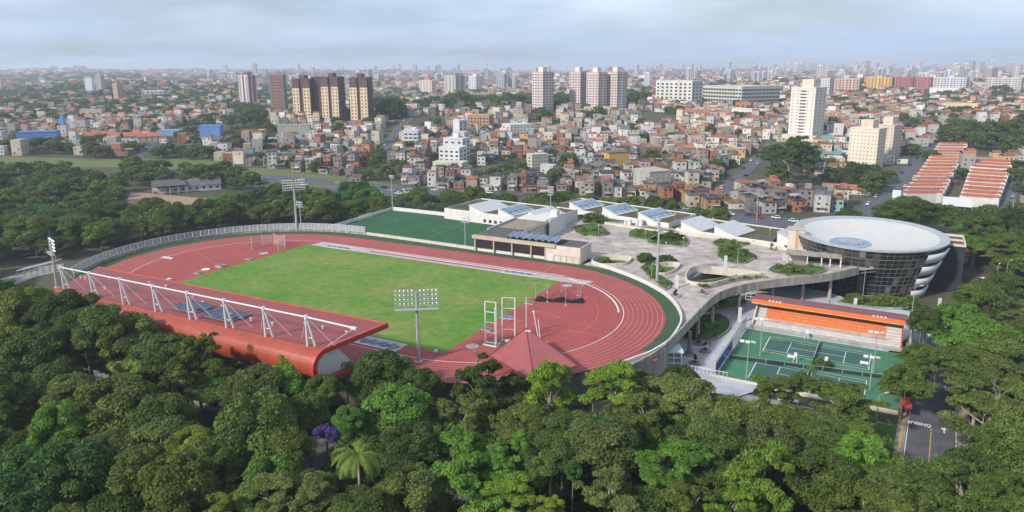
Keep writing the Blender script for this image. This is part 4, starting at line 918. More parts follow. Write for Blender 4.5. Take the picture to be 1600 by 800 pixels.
# light floor plates seen inside (blinds) as panes
random.seed(5)
for k in range(34, 66):
    for q in range(6):
        if random.random() < .33:
            z0, z1 = zt*(2*q+.25)/12, zt*(2*q+1.9)/12; a, b = k+.1, k+.9; mb = MB(); mb.face([dpt(a, z0, .05), dpt(b, z0, .05), dpt(b, z1, .05), dpt(a, z1, .05)]); mb.build('window_blind' if random.random() < .6 else 'open_window', random.choice([mat('blind_grey', (.14, .13, .12), .5), M_GLASS, mat('blind_brown', (.10, .09, .08), .5), mat('blind_pale', (.22, .22, .21), .5)]), DR)
mb = MB(); mb.lathe([(1.0, zt-.35), (1.02, zt-.2), (1.02, zt+.25), (.985, zt+.3), (.93, zt+.02), (.90, zt-.15)], n=96, sx=RX, sy=RY); mb.build('roof_rim', M_STEEL, DR, smooth=False)
M_DISH = mat('white_dish_membrane', (0.57, 0.55, 0.52), .8, var=.035, scale=.12, big=5, stain=(.95, .94, .92))
mb = MB(); cx_, cy_ = -5.2, -7.2; rings = 14
for q in range(rings+1):
    f = 1-q/rings*.72
    for k in range(96):
        t = 2*math.pi*k/96; cxx = cx_*(1-f)/.72; cyy = cy_*(1-f)/.72; s_ = .915*f
        mb.v.append((cxx+RX*s_*math.cos(t), cyy+RY*s_*math.sin(t), zt-.12-2.5*math.sin((1-f)/.72*math.pi/2)))
for q in range(rings):
    for k in range(96): j = (k+1) % 96; mb.f.append((q*96+k, q*96+j, (q+1)*96+j, (q+1)*96+k)); mb.m.append(0)
mb.build('dish_roof', M_DISH, DR, smooth=True)
zs = zt-2.62; mb = MB(); rr_ = (RX*.915*.28, RY*.915*.28)
mb.lathe([(1.06, zs-.1), (1.06, zs+.22), (.98, zs+.25), (0, zs+.26)], c=(cx_, cy_), n=48, sx=rr_[0], sy=rr_[1]); mb.build('skylight_disc', mat('skylight_blue', (.21, .29, .42), .3, spec=.6, scale=.3), DR)
mb = MB(); mb.box(cx_-3.6, cy_-2.4, zs+.2, cx_+3.9, cy_+1.6, zs+.75); mb.build('skylight_box', mat('skylight_frame', (.22, .27, .36), .4, scale=1), DR)
mb = MB(); [mb.box(cx_-3.6, cy_-2.4+k*.8, zs+.751, cx_+3.9, cy_-2.3+k*.8, zs+.83) for k in range(6)]; mb.build('skylight_bar', M_STEEL, DR)
# white curved fins on the right
for q in range(4):
    z0 = [.3, 4.7, 9.1, 13.5][q]; mb = MB(); k0, k1 = 63.4, 71.6; m_ = 14
    for i in range(m_+1):
        k = k0+(k1-k0)*i/m_; e = 1-max(0, (i-m_*.8)/(m_*.2))**2*.4; bul = .3+.6*math.sin(min(1, i/(m_*.45))*math.pi/2)
        for dz, off in ((0, bul-.9), (.1, bul+.3), (3.05*e, bul+.4), (3.2*e, bul-.1), (0.3, bul-.7)): mb.v.append(dpt(k, z0+dz, off))
    for i in range(m_):
        for j in range(4): a = i*5+j; mb.f.append((a, a+5, a+6, a+1)); mb.m.append(0)
    mb.build('white_fin', mat('fin_white', (.82, .82, .82), .6, var=.03, scale=.5), DR, smooth=True)
for q in range(4):
    z0 = [.6, 4.7, 9.0, 13.2][q]+2.4; mb = MB(); mb.box(RX*rad(z0)-3, -4, z0, RX*rad(z0)+.6, 4, z0+.3)
# dark block on the right, pale stair tower on the left, entrance canopy
BB = thing('dark_block_building', 'tall black clad block with open cream roof yard, right of the glass drum', 'building', at(1499, 461, -12), DY-R(2))
MB().box(-9.6, 0, 0, 0, 16, 16.2).build('wall', mat('charcoal_cladding', (.028, .03, .036), .7, var=.25, scale=.25), BB)
MB().wall([(-9.4, .2), (-.2, .2), (-.2, 15.8), (-9.4, 15.8)], .5, 16.2, 17.0, closed=True).build('parapet', M_CREAM, BB)
MB().box(-9.1, .5, 16.2, -.5, 15.5, 16.3).build('roof', M_SOIL, BB); MB().box(-9.1, 8, 16.3, -.5, 8.4, 16.9).build('roof_divider', M_CREAM, BB)
MB().box(0, 8, 9, 1.6, 14, 13).build('side_box', mat('rust_red_panel', (.30, .10, .06), .7), BB)
MB().box(-13.2, -1.5, 1.6, -9.7, -.3, 3.6).build('entrance_box', M_WHITE, BB)
ST = thing('stair_tower', 'cream stair tower with an ochre stripe, attached left of the glass drum', 'building', at(1243, 391, 0), DY+R(6))
MB().box(-2.8, 0, -1, 2.4, 4, 7.1).build('wall', M_CREAM, ST); MB().box(-.4, -.04, -1, .7, -.003, 7.0).build('stripe', mat('ochre_stripe', (.55, .36, .15), .8), ST); MB().box(-3.0, -.3, 7.1, 2.6, 4.2, 7.5).build('roof', M_BEAM, ST)
MB().face([(2.4, 0, 7.1), (2.4, 0, -1), (5.5, 1, -1)]).build('side_wedge', M_CREAM, ST)
EN = thing('entrance_pavilion', 'low concrete entrance pavilion with slim posts in front of the cream stair tower', 'building', at(1266, 415, 0), DY+R(4))
MB().box(-7.5, 0, 3.0, 9, 5, 3.5).build('roof', M_CONCG, EN); MB().box(-7, 4, 0, -1.5, 8.5, 3).build('wall', M_CREAM, EN); MB().box(-1.4, 6.5, 0, 11, 6.8, 3).build('glazing', M_GLASS, EN)
for x in (-7.2, -1.2, 3, 5.5, 8.5): MB().box(x, .4, 0, x+.35, .75, 3.0).build('post', M_WSTEEL, EN)
# ground floor core beneath the deck, closing the space under it; shade is put into its concrete colour
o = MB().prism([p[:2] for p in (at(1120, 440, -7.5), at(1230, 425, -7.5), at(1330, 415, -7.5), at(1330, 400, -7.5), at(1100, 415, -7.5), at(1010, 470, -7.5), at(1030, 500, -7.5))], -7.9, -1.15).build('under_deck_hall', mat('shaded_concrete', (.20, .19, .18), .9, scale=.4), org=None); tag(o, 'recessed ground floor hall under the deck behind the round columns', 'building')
# --- tennis grandstand (tennis frame, local origin at its front left corner)
TS = thing('small_grandstand', 'small grandstand with orange seats and orange roof edge above the tennis courts', 'grandstand', V(-6.0, 15.2, -7.5), TNY)
W_ = 36.5
M_PALE = mat('pale_concrete', (.52, .49, .45), .85, var=.1, scale=.6)
for k in range(4): MB().box(0.5, 0.6+k*.8, 0, W_-.5, 1.4+k*.8, .3+k*.33).build('concrete_step', M_PALE, TS)
for k in range(6): MB().box(.5, 3.8+k*.86, 0, 2.99, 4.66+k*.86, 1.6+k*.56).box(W_-3.99, 3.8+k*.86, 0, W_-.5, 4.66+k*.86, 1.6+k*.56).build('aisle_step', M_PALE, TS)
for k in range(6): MB().box(3.0, 3.8+k*.86, 0, W_-4.0, 4.66+k*.86, 1.6+k*.56).build('seat_step', mat('orange_step', (.62, .22, .10), .8, var=.1, scale=1), TS)
seatm = MB(); seatm.box(-.2, -.2, 0, .2, .2, .08); seatm.box(-.2, .14, .08, .2, .2, .42)
M_SEAT = mat('orange_plastic', (.80, .24, .07), .5, var=.05, scale=1)
mb = MB(); allseats = []
for k in range(6):
    for i in range(int((W_-8)/.62)): allseats.append((k, 3.6+i*.62))
for k in range(6):
    mb = MB()
    for kk, x in [s for s in allseats if s[0] == k]: y = 4.25+k*.86; z = 1.61+k*.56; mb.box(x-.2, y-.2, z, x+.2, y+.2, z+.1); mb.box(x-.2, y+.14, z+.1, x+.2, y+.2, z+.45)
    o = mb.build('seat_row', M_SEAT, TS); o['kind'] = 'stuff'
MB().box(0.2, 9.1, 0, W_-.2, 9.4, 6.2).build('back_wall', mat('red_back_wall', (.30, .05, .035), .7, scale=.5), TS)
for x0 in (0.2, W_-.5): 
    mb = MB(); mb.v = [(x0, .4, 0), (x0+.3, .4, 0), (x0+.3, 9.4, 0), (x0, 9.4, 0), (x0, .4, 1.2), (x0+.3, .4, 1.2), (x0+.3, 9.4, 6.0), (x0, 9.4, 6.0)]
    mb.f = [(0, 3, 2, 1), (4, 5, 6, 7), (0, 1, 5, 4), (1, 2, 6, 5), (2, 3, 7, 6), (3, 0, 4, 7)]; mb.m = [0]*6; mb.build('side_wall', M_CREAM if x0 < 1 else M_RED, TS)
mb = MB(); mb.v = [(-.6, 5.4, 6.4), (W_+.4, 5.4, 6.4), (W_+.4, 9.8, 6.7), (-.6, 9.8, 6.7)]; mb.v += [(a, b, c+.22) for a, b, c in mb.v]; mb.f = [(3, 2, 1, 0), (4, 5, 6, 7), (0, 1, 5, 4), (1, 2, 6, 5), (2, 3, 7, 6), (3, 0, 4, 7)]; mb.m = [0]*6; mb.build('roof', M_ROOFP, TS)
MB().box(-.9, 5.0, 5.55, W_+.7, 5.39, 6.62).build('roof_fascia', mat('bright_orange_paint', (.80, .17, .04), .5, var=.06, scale=.5), TS)
MB().box(-.9, 4.94, 5.5, W_+.7, 4.995, 5.62).build('fascia_trim', mat('trim_yellow', (.8, .55, .25), .6), TS)
for x in (3.5, W_-7.5):
    for j in range(4): MB().box(x+j*.9, 5.1, 6.63, x+.55+j*.9, 5.3, 6.95).build('roof_lamp', M_WSTEEL, TS)
MB().wall([(0, .3), (W_, .3)], .08, 0, 1.05).build('front_railing', mat('railing_mesh', (.45, .44, .42), .6, alpha=.55), TS)
for k in range(14): MB().box(k*W_/13-.05, .2, 0, k*W_/13+.05, .38, 1.15).build('railing_post', M_STEEL, TS)
MB().wall([(2.5, 3.75), (W_-3.4, 3.75)], .05, 1.3, 2.2).build('row_railing', mat('railing_mesh2', (.6, .55, .5), .6, alpha=.4), TS)
mb = MB(); [mb.tube((-3.4+k*1.4, 9.6, 4.8), (-3.4+k*1.4, 9.6, 6.8), .06, n=4) for k in range(3)]; [mb.tube((-3.4, 9.6, z), (-.6, 9.6, z), .06, n=4) for z in (4.8, 5.8, 6.8)]; mb.build('landing_rail', M_WSTEEL, TS)
# --- fences, banners and retaining walls of the tennis ground
def fence(p0, p1, z, h, label, n, m_net, banner=None, bt=None):
    t = thing('mesh_fence', label, 'fence', Vector((p0.x, p0.y, z)), math.atan2(p1.y-p0.y, p1.x-p0.x)); L = (p1-p0).length
    for k in range(n+1): MB().tube((L*k/n, 0, 0), (L*k/n, 0, h), .07, n=5).build('post', M_STEEL, t)
    MB().box(0, -.015, 0, L, .015, h).build('mesh', m_net, t); MB().tube((0, 0, h), (L, 0, h), .05, n=4).build('rail', M_STEEL, t)
    return t
NETG = mat('grey_mesh', (.20, .22, .23), .8, alpha=.28, scale=2)
fence(V(-7.0, -19.8), V(-7.0, 14.6), -7.5, 3.4, 'tall grey mesh fence between plaza and tennis courts', 12, NETG)
fence(V(31.2, -19.8), V(31.2, 14.4), -7.5, 3.2, 'tall grey mesh fence between tennis courts and road', 12, NETG)
fence(V(-6.2, -8.8), V(31, -6.2+2.9), -7.45, 1.0, 'low dark net fence between the two tennis courts', 9, mat('dark_low_net', (.02, .03, .03), .9, alpha=.5, scale=2))
M_BLUE = mat('blue_banner', (.055, .075, .30), .6, var=.1, scale=.5)
def banner(p0, p1, z0, z1, label, marks):
    t = thing('banner', label, 'banner', Vector((p0.x, p0.y, 0)), math.atan2(p1.y-p0.y, p1.x-p0.x)); L = (p1-p0).length
    MB().box(0, .06, z0, L, .10, z1).build('cloth', M_BLUE, t)
    for (x, s, kind) in marks:
        mb = MB(); zc = (z0+z1)/2
        for side in (-.02, .16):
            if kind == 'ring': P = [(x+s*(.5+.1*(k % 2))*math.cos(k*math.pi/8), side+.0, zc+s*(.5+.1*(k % 2))*math.sin(k*math.pi/8)) for k in range(16)]; mb.face(P if side < 0 else P[::-1])
            else:
                for j in range(4): P = [(x+j*s*.45, side, zc-.35*s), (x+j*s*.45+.28*s, side, zc-.35*s), (x+j*s*.45+.34*s, side, zc+.35*s), (x+j*s*.45+.06*s, side, zc+.35*s)]; mb.face(P if side < 0 else P[::-1])
        mb.build('emblem', M_WHITEL, t)
banner(V(-6.9, -19.5), V(-6.9, -2.2), -7.4, -4.9, 'long blue banner with white emblem on the fence between plaza and tennis courts', [(9, 1.1, 'ring'), (11, .9, 'bars')])
banner(V(31.1, -17.5), V(31.1, -4.5), -7.4, -4.9, 'blue banner with white marks on the fence beside the road', [(3, 1.0, 'ring'), (6, .9, 'bars')])
def wl(pts, th, z0, z1, m, lab, name='retaining_wall'):
    o = MB().wall([p[:2] for p in pts], th, z0, z1).build(name, m, org=(pts[0].x, pts[0].y, z0)); tag(o, lab, 'wall'); return o
wl([V(-8, -20.6), V(10, -20.6), V(31.6, -20.6)], .5, -9.6, -7.2, M_CREAM, 'cream retaining wall along the near side of the tennis courts')
wl([V(31.7, -20.6), V(31.7, 26)], .4, -8.6, -7.3, M_WHITE, 'low white wall between the tennis courts and the road')
wl([V(31.9, 15), V(31.9, 27)], .5, -8.6, -3.6, M_CONCG, 'high concrete wall at the right end of the small grandstand')
t = thing('gate_railing', 'white bar railing at the near corner of the plaza', 'railing', V(-14, -21.0, -7.5), TNY)
for k in range(12): MB().box(k*.9, -.04, 0, k*.9+.08, .04, 1.6).build('bar', M_WSTEEL, t)
MB().box(0, -.05, 1.55, 10, .05, 1.65).build('rail', M_WSTEEL, t)
mb = MB(); [mb.box(-20+k*.95, -.1, -.9, -20+k*.95+.8, .1, -.2) for k in range(3)]
# --- lamps in the tennis ground
def courtlamp(p, h, lab):
    t = thing('court_lamp', lab, 'lamp post', p, TNY, 'lamp posts of the tennis courts')
    MB().tube((0, 0, 0), (0, 0, h), .13, .08, 7).build('pole', M_STEEL, t); MB().box(-1.5, -.06, h-.05, 1.5, .06, h+.08).build('cross_arm', M_STEEL, t)
    for x in (-1.4, -.2, .9):
        o = MB().box(-.45, -.35, -.1, .45, .35, .12).build('lamp_head', M_WSTEEL, t); o.location = (x, -.3 if x < 0 else .3, h+.15); o.rotation_euler = (R(25 if x < 0 else -25), 0, 0)
courtlamp(V(0, -3.6, -7.45), 9.3, 'lamp post at the left end of the upper tennis court'); courtlamp(V(-.2, -19.0, -7.45), 8.9, 'lamp post at the left end of the lower tennis court'); courtlamp(V(24.8, -1.6, -7.45), 9.8, 'lamp post at the right end of the upper tennis court')
courtlamp(V(24.6, -12.0, -7.45), 7.6, 'lamp post at the right end of the lower tennis court')
# benches and umpire chairs
def bench(p, lab):
    t = thing('bench', lab, 'bench', p, TNY, 'white benches beside the tennis courts'); MB().box(-.9, -.25, .42, .9, .25, .5).build('seat', M_WSTEEL, t); MB().box(-.9, .2, .5, .9, .27, .95).build('backrest', M_WSTEEL, t)
    for x in (-.75, .65): MB().box(x, -.22, 0, x+.1, .22, .42).build('leg', M_WSTEEL, t)
def umpire(p, lab):
    t = thing('umpire_chair', lab, 'umpire chair', p, TNY, 'umpire chairs'); mb = MB()
    for x in (-.45, .45):
        for y in (-.5, .5): MB().tube((x, y, 0), (x*.6, y*.3, 1.6), .05, n=5).build('leg', M_WSTEEL, t)
    MB().box(-.35, -.25, 1.6, .35, .3, 1.7).build('seat', M_WSTEEL, t); MB().box(-.35, .24, 1.7, .35, .3, 2.4).build('backrest', M_WSTEEL, t)
for px, py, lab in [(1245, 523, 'upper left, beside the left half of the upper court'), (1303, 533, 'upper right, below the orange seats'), (1236, 561, 'leftmost between the two courts'), (1350, 571, 'rightmost between the two courts'), (1268, 526, 'behind the net of the upper court')]: bench(at(px, py, -7.45), 'white bench '+lab)
for px, py, lab in [(1242, 566, 'left one between the two courts'), (1290, 573, 'right one between the two courts'), (1260, 530, 'in front of the small grandstand')]: umpire(at(px, py, -7.45), 'white umpire chair, '+lab)
# --- bus shelter
t = thing('bus_shelter', 'small red bus shelter with curved back beside the road', 'bus shelter', V(31.0, -20.4, -7.72), TNY-math.pi/2)
P = [(0, 2.7), (1.7, 2.75), (2.1, 2.5), (2.25, 2.0), (2.25, 0)]; mb = MB()
for x in (-2.6, 2.6):
    for y, z in P: mb.v.append((x, y-2.4, z)); mb.v.append((x, y-2.4-.0, z-.18 if z > .2 else z))
# roof shell
mb = MB()
for y, z in P: mb.v += [(-2.6, -y+1.6, z), (2.6, -y+1.6, z)]
for k in range(len(P)-1): i = 2*k; mb.f.append((i, i+1, i+3, i+2)); mb.m.append(0)
n_ = len(mb.v); mb.v += [(x, y+.12*(1 if z < 2.6 else 0), z-.14) for x, y, z in mb.v]
for k in range(len(P)-1): i = n_+2*k; mb.f.append((i+2, i+3, i+1, i)); mb.m.append(0)
mb.build('shell_roof', mat('bright_red', (.55, .05, .04), .5), t)
MB().box(-2.2, -.5, .42, 2.2, -.1, .5).build('seat', M_STEEL, t); [MB().tube((x, 1.3, 0), (x, 1.3, 2.6), .06, n=6).build('post', M_RED, t) for x in (-2.4, 2.4)]
# --- white glazed lift box under the parapet
K = thing('lift_box', 'white steel framed glass box below the sweeping parapet', 'lift shaft', at(1026, 584, -7.5), R(-2))
MB().box(.1, .1, 0, 5.5, 4.0, 5.2).build('glazing', mat('pale_glass', (.10, .11, .13), .15, spec=.7), K)
for x in (0, 1.9, 3.8, 5.5):
    MB().box(x-.12, -.02, 0, x+.12, .2, 5.2).build('frame_post', M_WSTEEL, K)
for y in (1.4, 2.8, 4.0): MB().box(5.45, y-.12, 0, 5.66, y+.12, 5.2).build('frame_post', M_WSTEEL, K)
for z in (.05, 1.3, 2.6, 3.9):
    MB().box(-.1, -.05, z, 5.6, .18, z+.2).build('frame_rail', M_WSTEEL, K); MB().box(5.5, .2, z, 5.7, 4.1, z+.2).build('frame_rail', M_WSTEEL, K)
MB().tube((0, -.05, 2.6), (1.9, -.05, 1.3), .07, n=4).build('brace', M_WSTEEL, K); MB().tube((1.9, -.05, 3.9), (3.8, -.05, 2.7), .07, n=4).build('brace', M_WSTEEL, K)
MB().box(-.3, -.3, 5.2, 5.9, 4.3, 5.7).build('roof', M_WSTEEL, K)
# ============================================================ TREES
def leafmat(name, c1, c2, rough=0.65, trans=0.25):
    m = bpy.data.materials.new(name); m.use_nodes = True; t = m.node_tree; b = t.nodes['Principled BSDF']; o = t.nodes['Material Output']
    a = t.nodes.new('ShaderNodeAttribute'); a.attribute_name = 'tint'
    mx = t.nodes.new('ShaderNodeMixRGB'); mx.inputs[1].default_value = (*c1, 1); mx.inputs[2].default_value = (*c2, 1); t.links.new(a.outputs['Fac'], mx.inputs[0])
    oi = t.nodes.new('ShaderNodeObjectInfo'); x3 = t.nodes.new('ShaderNodeMixRGB'); x3.blend_type = 'MULTIPLY'; x3.inputs[0].default_value = 1
    t.links.new(mx.outputs[0], x3.inputs[1]); t.links.new(oi.outputs['Color'], x3.inputs[2])
    t.links.new(x3.outputs[0], b.inputs['Base Color']); b.inputs['Roughness'].default_value = rough; b.inputs['Specular IOR Level'].default_value = 0.25
    tr = t.nodes.new('ShaderNodeBsdfTranslucent'); t.links.new(x3.outputs[0], tr.inputs['Color']); ms = t.nodes.new('ShaderNodeMixShader'); ms.inputs[0].default_value = trans
    t.links.new(b.outputs[0], ms.inputs[1]); t.links.new(tr.outputs[0], ms.inputs[2]); t.links.new(ms.outputs[0], o.inputs['Surface'])
    return m
M_LEAF = leafmat('foliage', (0.062, 0.096, 0.020), (0.152, 0.205, 0.042), trans=.32)
def cloud_points(rng, lobes, n, inner=0.25):
    """points over the skins of many small lobes; lobes = (k,5): x y z r flat"""
    w_ = lobes[:, 3]**2; w_ = w_/w_.sum(); k = rng.choice(len(lobes), n, p=w_); L = lobes[k]
    d = rng.normal(size=(n, 3)); d /= np.linalg.norm(d, axis=1)[:, None]; d[:, 2] = np.where(d[:, 2] < -0.25, -d[:, 2]*0.7, d[:, 2])
    rad = L[:, 3]*np.where(rng.random(n) < inner, rng.uniform(0.5, 0.9, n), rng.uniform(0.86, 1.10, n))
    p = L[:, :3]+d*rad[:, None]*np.stack([np.ones(n), np.ones(n), L[:, 4]], 1)
    return p, d, k
def leaf_quads(rng, p, d, size, droop=0.0):
    n = len(p); nrm = d*0.8+rng.normal(size=(n, 3))*0.62; nrm[:, 2] += 0.35; nrm /= np.linalg.norm(nrm, axis=1)[:, None]
    a = np.cross(nrm, rng.normal(size=(n, 3))); a /= np.linalg.norm(a, axis=1)[:, None]; b = np.cross(nrm, a)
    s = size*(rng.uniform(0.35, 1.25, n)**1.0*(1+.5*(rng.random(n) > .93)))[:, None]; asp = rng.uniform(0.45, 0.8, n)[:, None]
    v = np.stack([p-a*s, p-b*s*asp+nrm*s*0.12, p+a*s, p+b*s*asp+nrm*s*0.12], 1)
    return v.reshape(-1, 3), np.arange(4*n).reshape(n, 4)
def make_crown(seed, style, n, size):
    rng = np.random.default_rng(seed); L = []
    if style == 'round':       # unit crown: radius 1, z from 0 to ~1.5
        k = 60; 
        for i in range(k):
            u = rng.random(); th = rng.uniform(0, 2*math.pi); z = u**0.8; rr = math.sqrt(max(0, 1-(z*1.15-.2)**2*.95))*0.78*rng.uniform(0.75, 1.08)
            L.append((rr*math.cos(th), rr*math.sin(th), 0.0+z*1.15, rng.uniform(0.15, 0.30), 0.85))
        L += [(rng.uniform(-.4, .4), rng.uniform(-.4, .4), rng.uniform(.3, .8), 0.38, .8) for _ in range(5)]
    elif style == 'umbrella':
        for i in range(54):
            rr = math.sqrt(rng.random())*0.95; th = rng.uniform(0, 2*math.pi)
            L.append((rr*math.cos(th), rr*math.sin(th), 0.78-0.55*rr**2+rng.uniform(-.10, .09), rng.uniform(0.14, 0.25), 0.5))
    elif style == 'clumpy':    # separate plates of leaves with gaps
        for i in range(19):
            rr = rng.uniform(.1, 0.82); th = rng.uniform(0, 2*math.pi); z = rng.uniform(0.0, 1.15)*(1.1-rr*.4)
            for q in range(6): L.append((rr*math.cos(th)+rng.normal()*.12, rr*math.sin(th)+rng.normal()*.12, z+rng.normal()*.06, rng.uniform(.09, .19), .65))
    elif style == 'tall':
        for i in range(50):
            z = rng.uniform(0, 1); rr = (math.sin(math.pi*min(1, z*.8+.22))**.7)*0.52*rng.uniform(.6, 1.1); th = rng.uniform(0, 2*math.pi)
            L.append((rr*math.cos(th), rr*math.sin(th), .15+z*1.6, rng.uniform(.14, .25), .95))
    L = np.array(L); p, d, k = cloud_points(rng, L, n); v, q = leaf_quads(rng, p, d, size)
    lt = rng.uniform(0.0, 0.75, len(L))[k]+rng.uniform(0, .3, len(p)); me = numpy_mesh('crown', v, q, M_LEAF, tint=np.repeat(np.clip(lt, 0, 1)[:, None], 3, 1))
    return me, L
def make_trunk(seed, L, style, thick=0.05, m=M_BARK):
    rnd = random.Random(seed); mb = MB(); z0 = -3.6; top = Vector((rnd.uniform(-.05, .05), rnd.uniform(-.05, .05), 0.12))
    mb.tube((0, 0, z0), (top.x*.5, top.y*.5, -.4), thick*1.25, thick, 7, cap=False); mb.tube((top.x*.5, top.y*.5, -.4), top, thick, thick*.8, 7, cap=False)
    pick = sorted(range(len(L)), key=lambda i: rnd.random())[:11]
    for i in pick:
        c = Vector(L[i][:3]); mid = top.lerp(c, .5)+Vector((rnd.uniform(-.08, .08), rnd.uniform(-.08, .08), -.04)); mb.tube(top, mid, thick*.55, thick*.35, 5, cap=False); mb.tube(mid, c, thick*.35, thick*.1, 4, cap=False)
    o = mb.build('trunk', m); me = o.data; bpy.data.objects.remove(o); return me
M_BARKP = mat('pale_bark', (0.36, 0.30, 0.23), 0.9, var=0.25, scale=2.0)
M_BARKG = mat('grey_bark', (0.24, 0.20, 0.155), 0.9, var=0.3, scale=2.0)
PROTO = {}
for st, seeds, n, size in (('round', (1, 2, 3, 4, 5, 6), 27000, .036), ('umbrella', (11, 12, 13), 24000, .030), ('clumpy', (21, 22, 23), 22000, .036), ('tall', (31, 32), 18000, .034)):
    PROTO[st] = []
    for s_ in seeds:
        cm, L = make_crown(s_, st, n, size); PROTO[st].append((cm, make_trunk(s_, L, st, .045, M_BARKP if st in ('umbrella', 'clumpy') else M_BARK)))
FARP = []
for s_ in (51, 52, 53, 54): cm, L = make_crown(s_, 'round' if s_ < 54 else 'umbrella', 3200, .085); FARP.append((cm, make_trunk(s_, L, 'round')))
TREES = []
LOOK = {'mid': ((0.95, 1.0, .9), 'green'), 'dark': ((.62, .72, .70), 'dark green'), 'olive': ((1.2, 1.12, 1.0), 'olive'), 'grey': ((1.25, 1.15, 1.35), 'grey green'), 'bright': ((1.5, 1.7, .9), 'bright green'), 'fresh': ((1.15, 1.6, 1.0), 'fresh green'), 'blue': ((.75, 1.15, 1.15), 'deep emerald'), 'yellow': ((1.9, 1.7, .8), 'yellowish green'), 'pale': ((1.75, 1.65, 1.6), 'pale green')}
STW = {'round': 'round crowned', 'umbrella': 'wide flat crowned', 'clumpy': 'open limbed', 'tall': 'tall narrow'}
def tree(x, y, zc, rad, hk, style, look, far=False, rnd=random, zg=None, keep=False):
    """zc = height of the crown's underside above sea level, rad = crown radius, hk = vertical stretch"""
    TREES.append((None, x, y, zc, rad, style, look, hk, far, rnd.random(), keep))
def tpx(px, py, wpx, style, look, zc=1.0, hk=1.0, **k):
    """a tree whose crown centre is seen in direction (px, py): real position on the level of its crown"""
    p = at(px, py, zc+2.5); dist = (p-Vector((0, 0, CAMH))).dot(FW); rad = wpx/2*dist/F_PX
    return tree(p.x, p.y, zc+2.5-rad*hk*.6, rad, hk, style, look, **k)
random.seed(21)
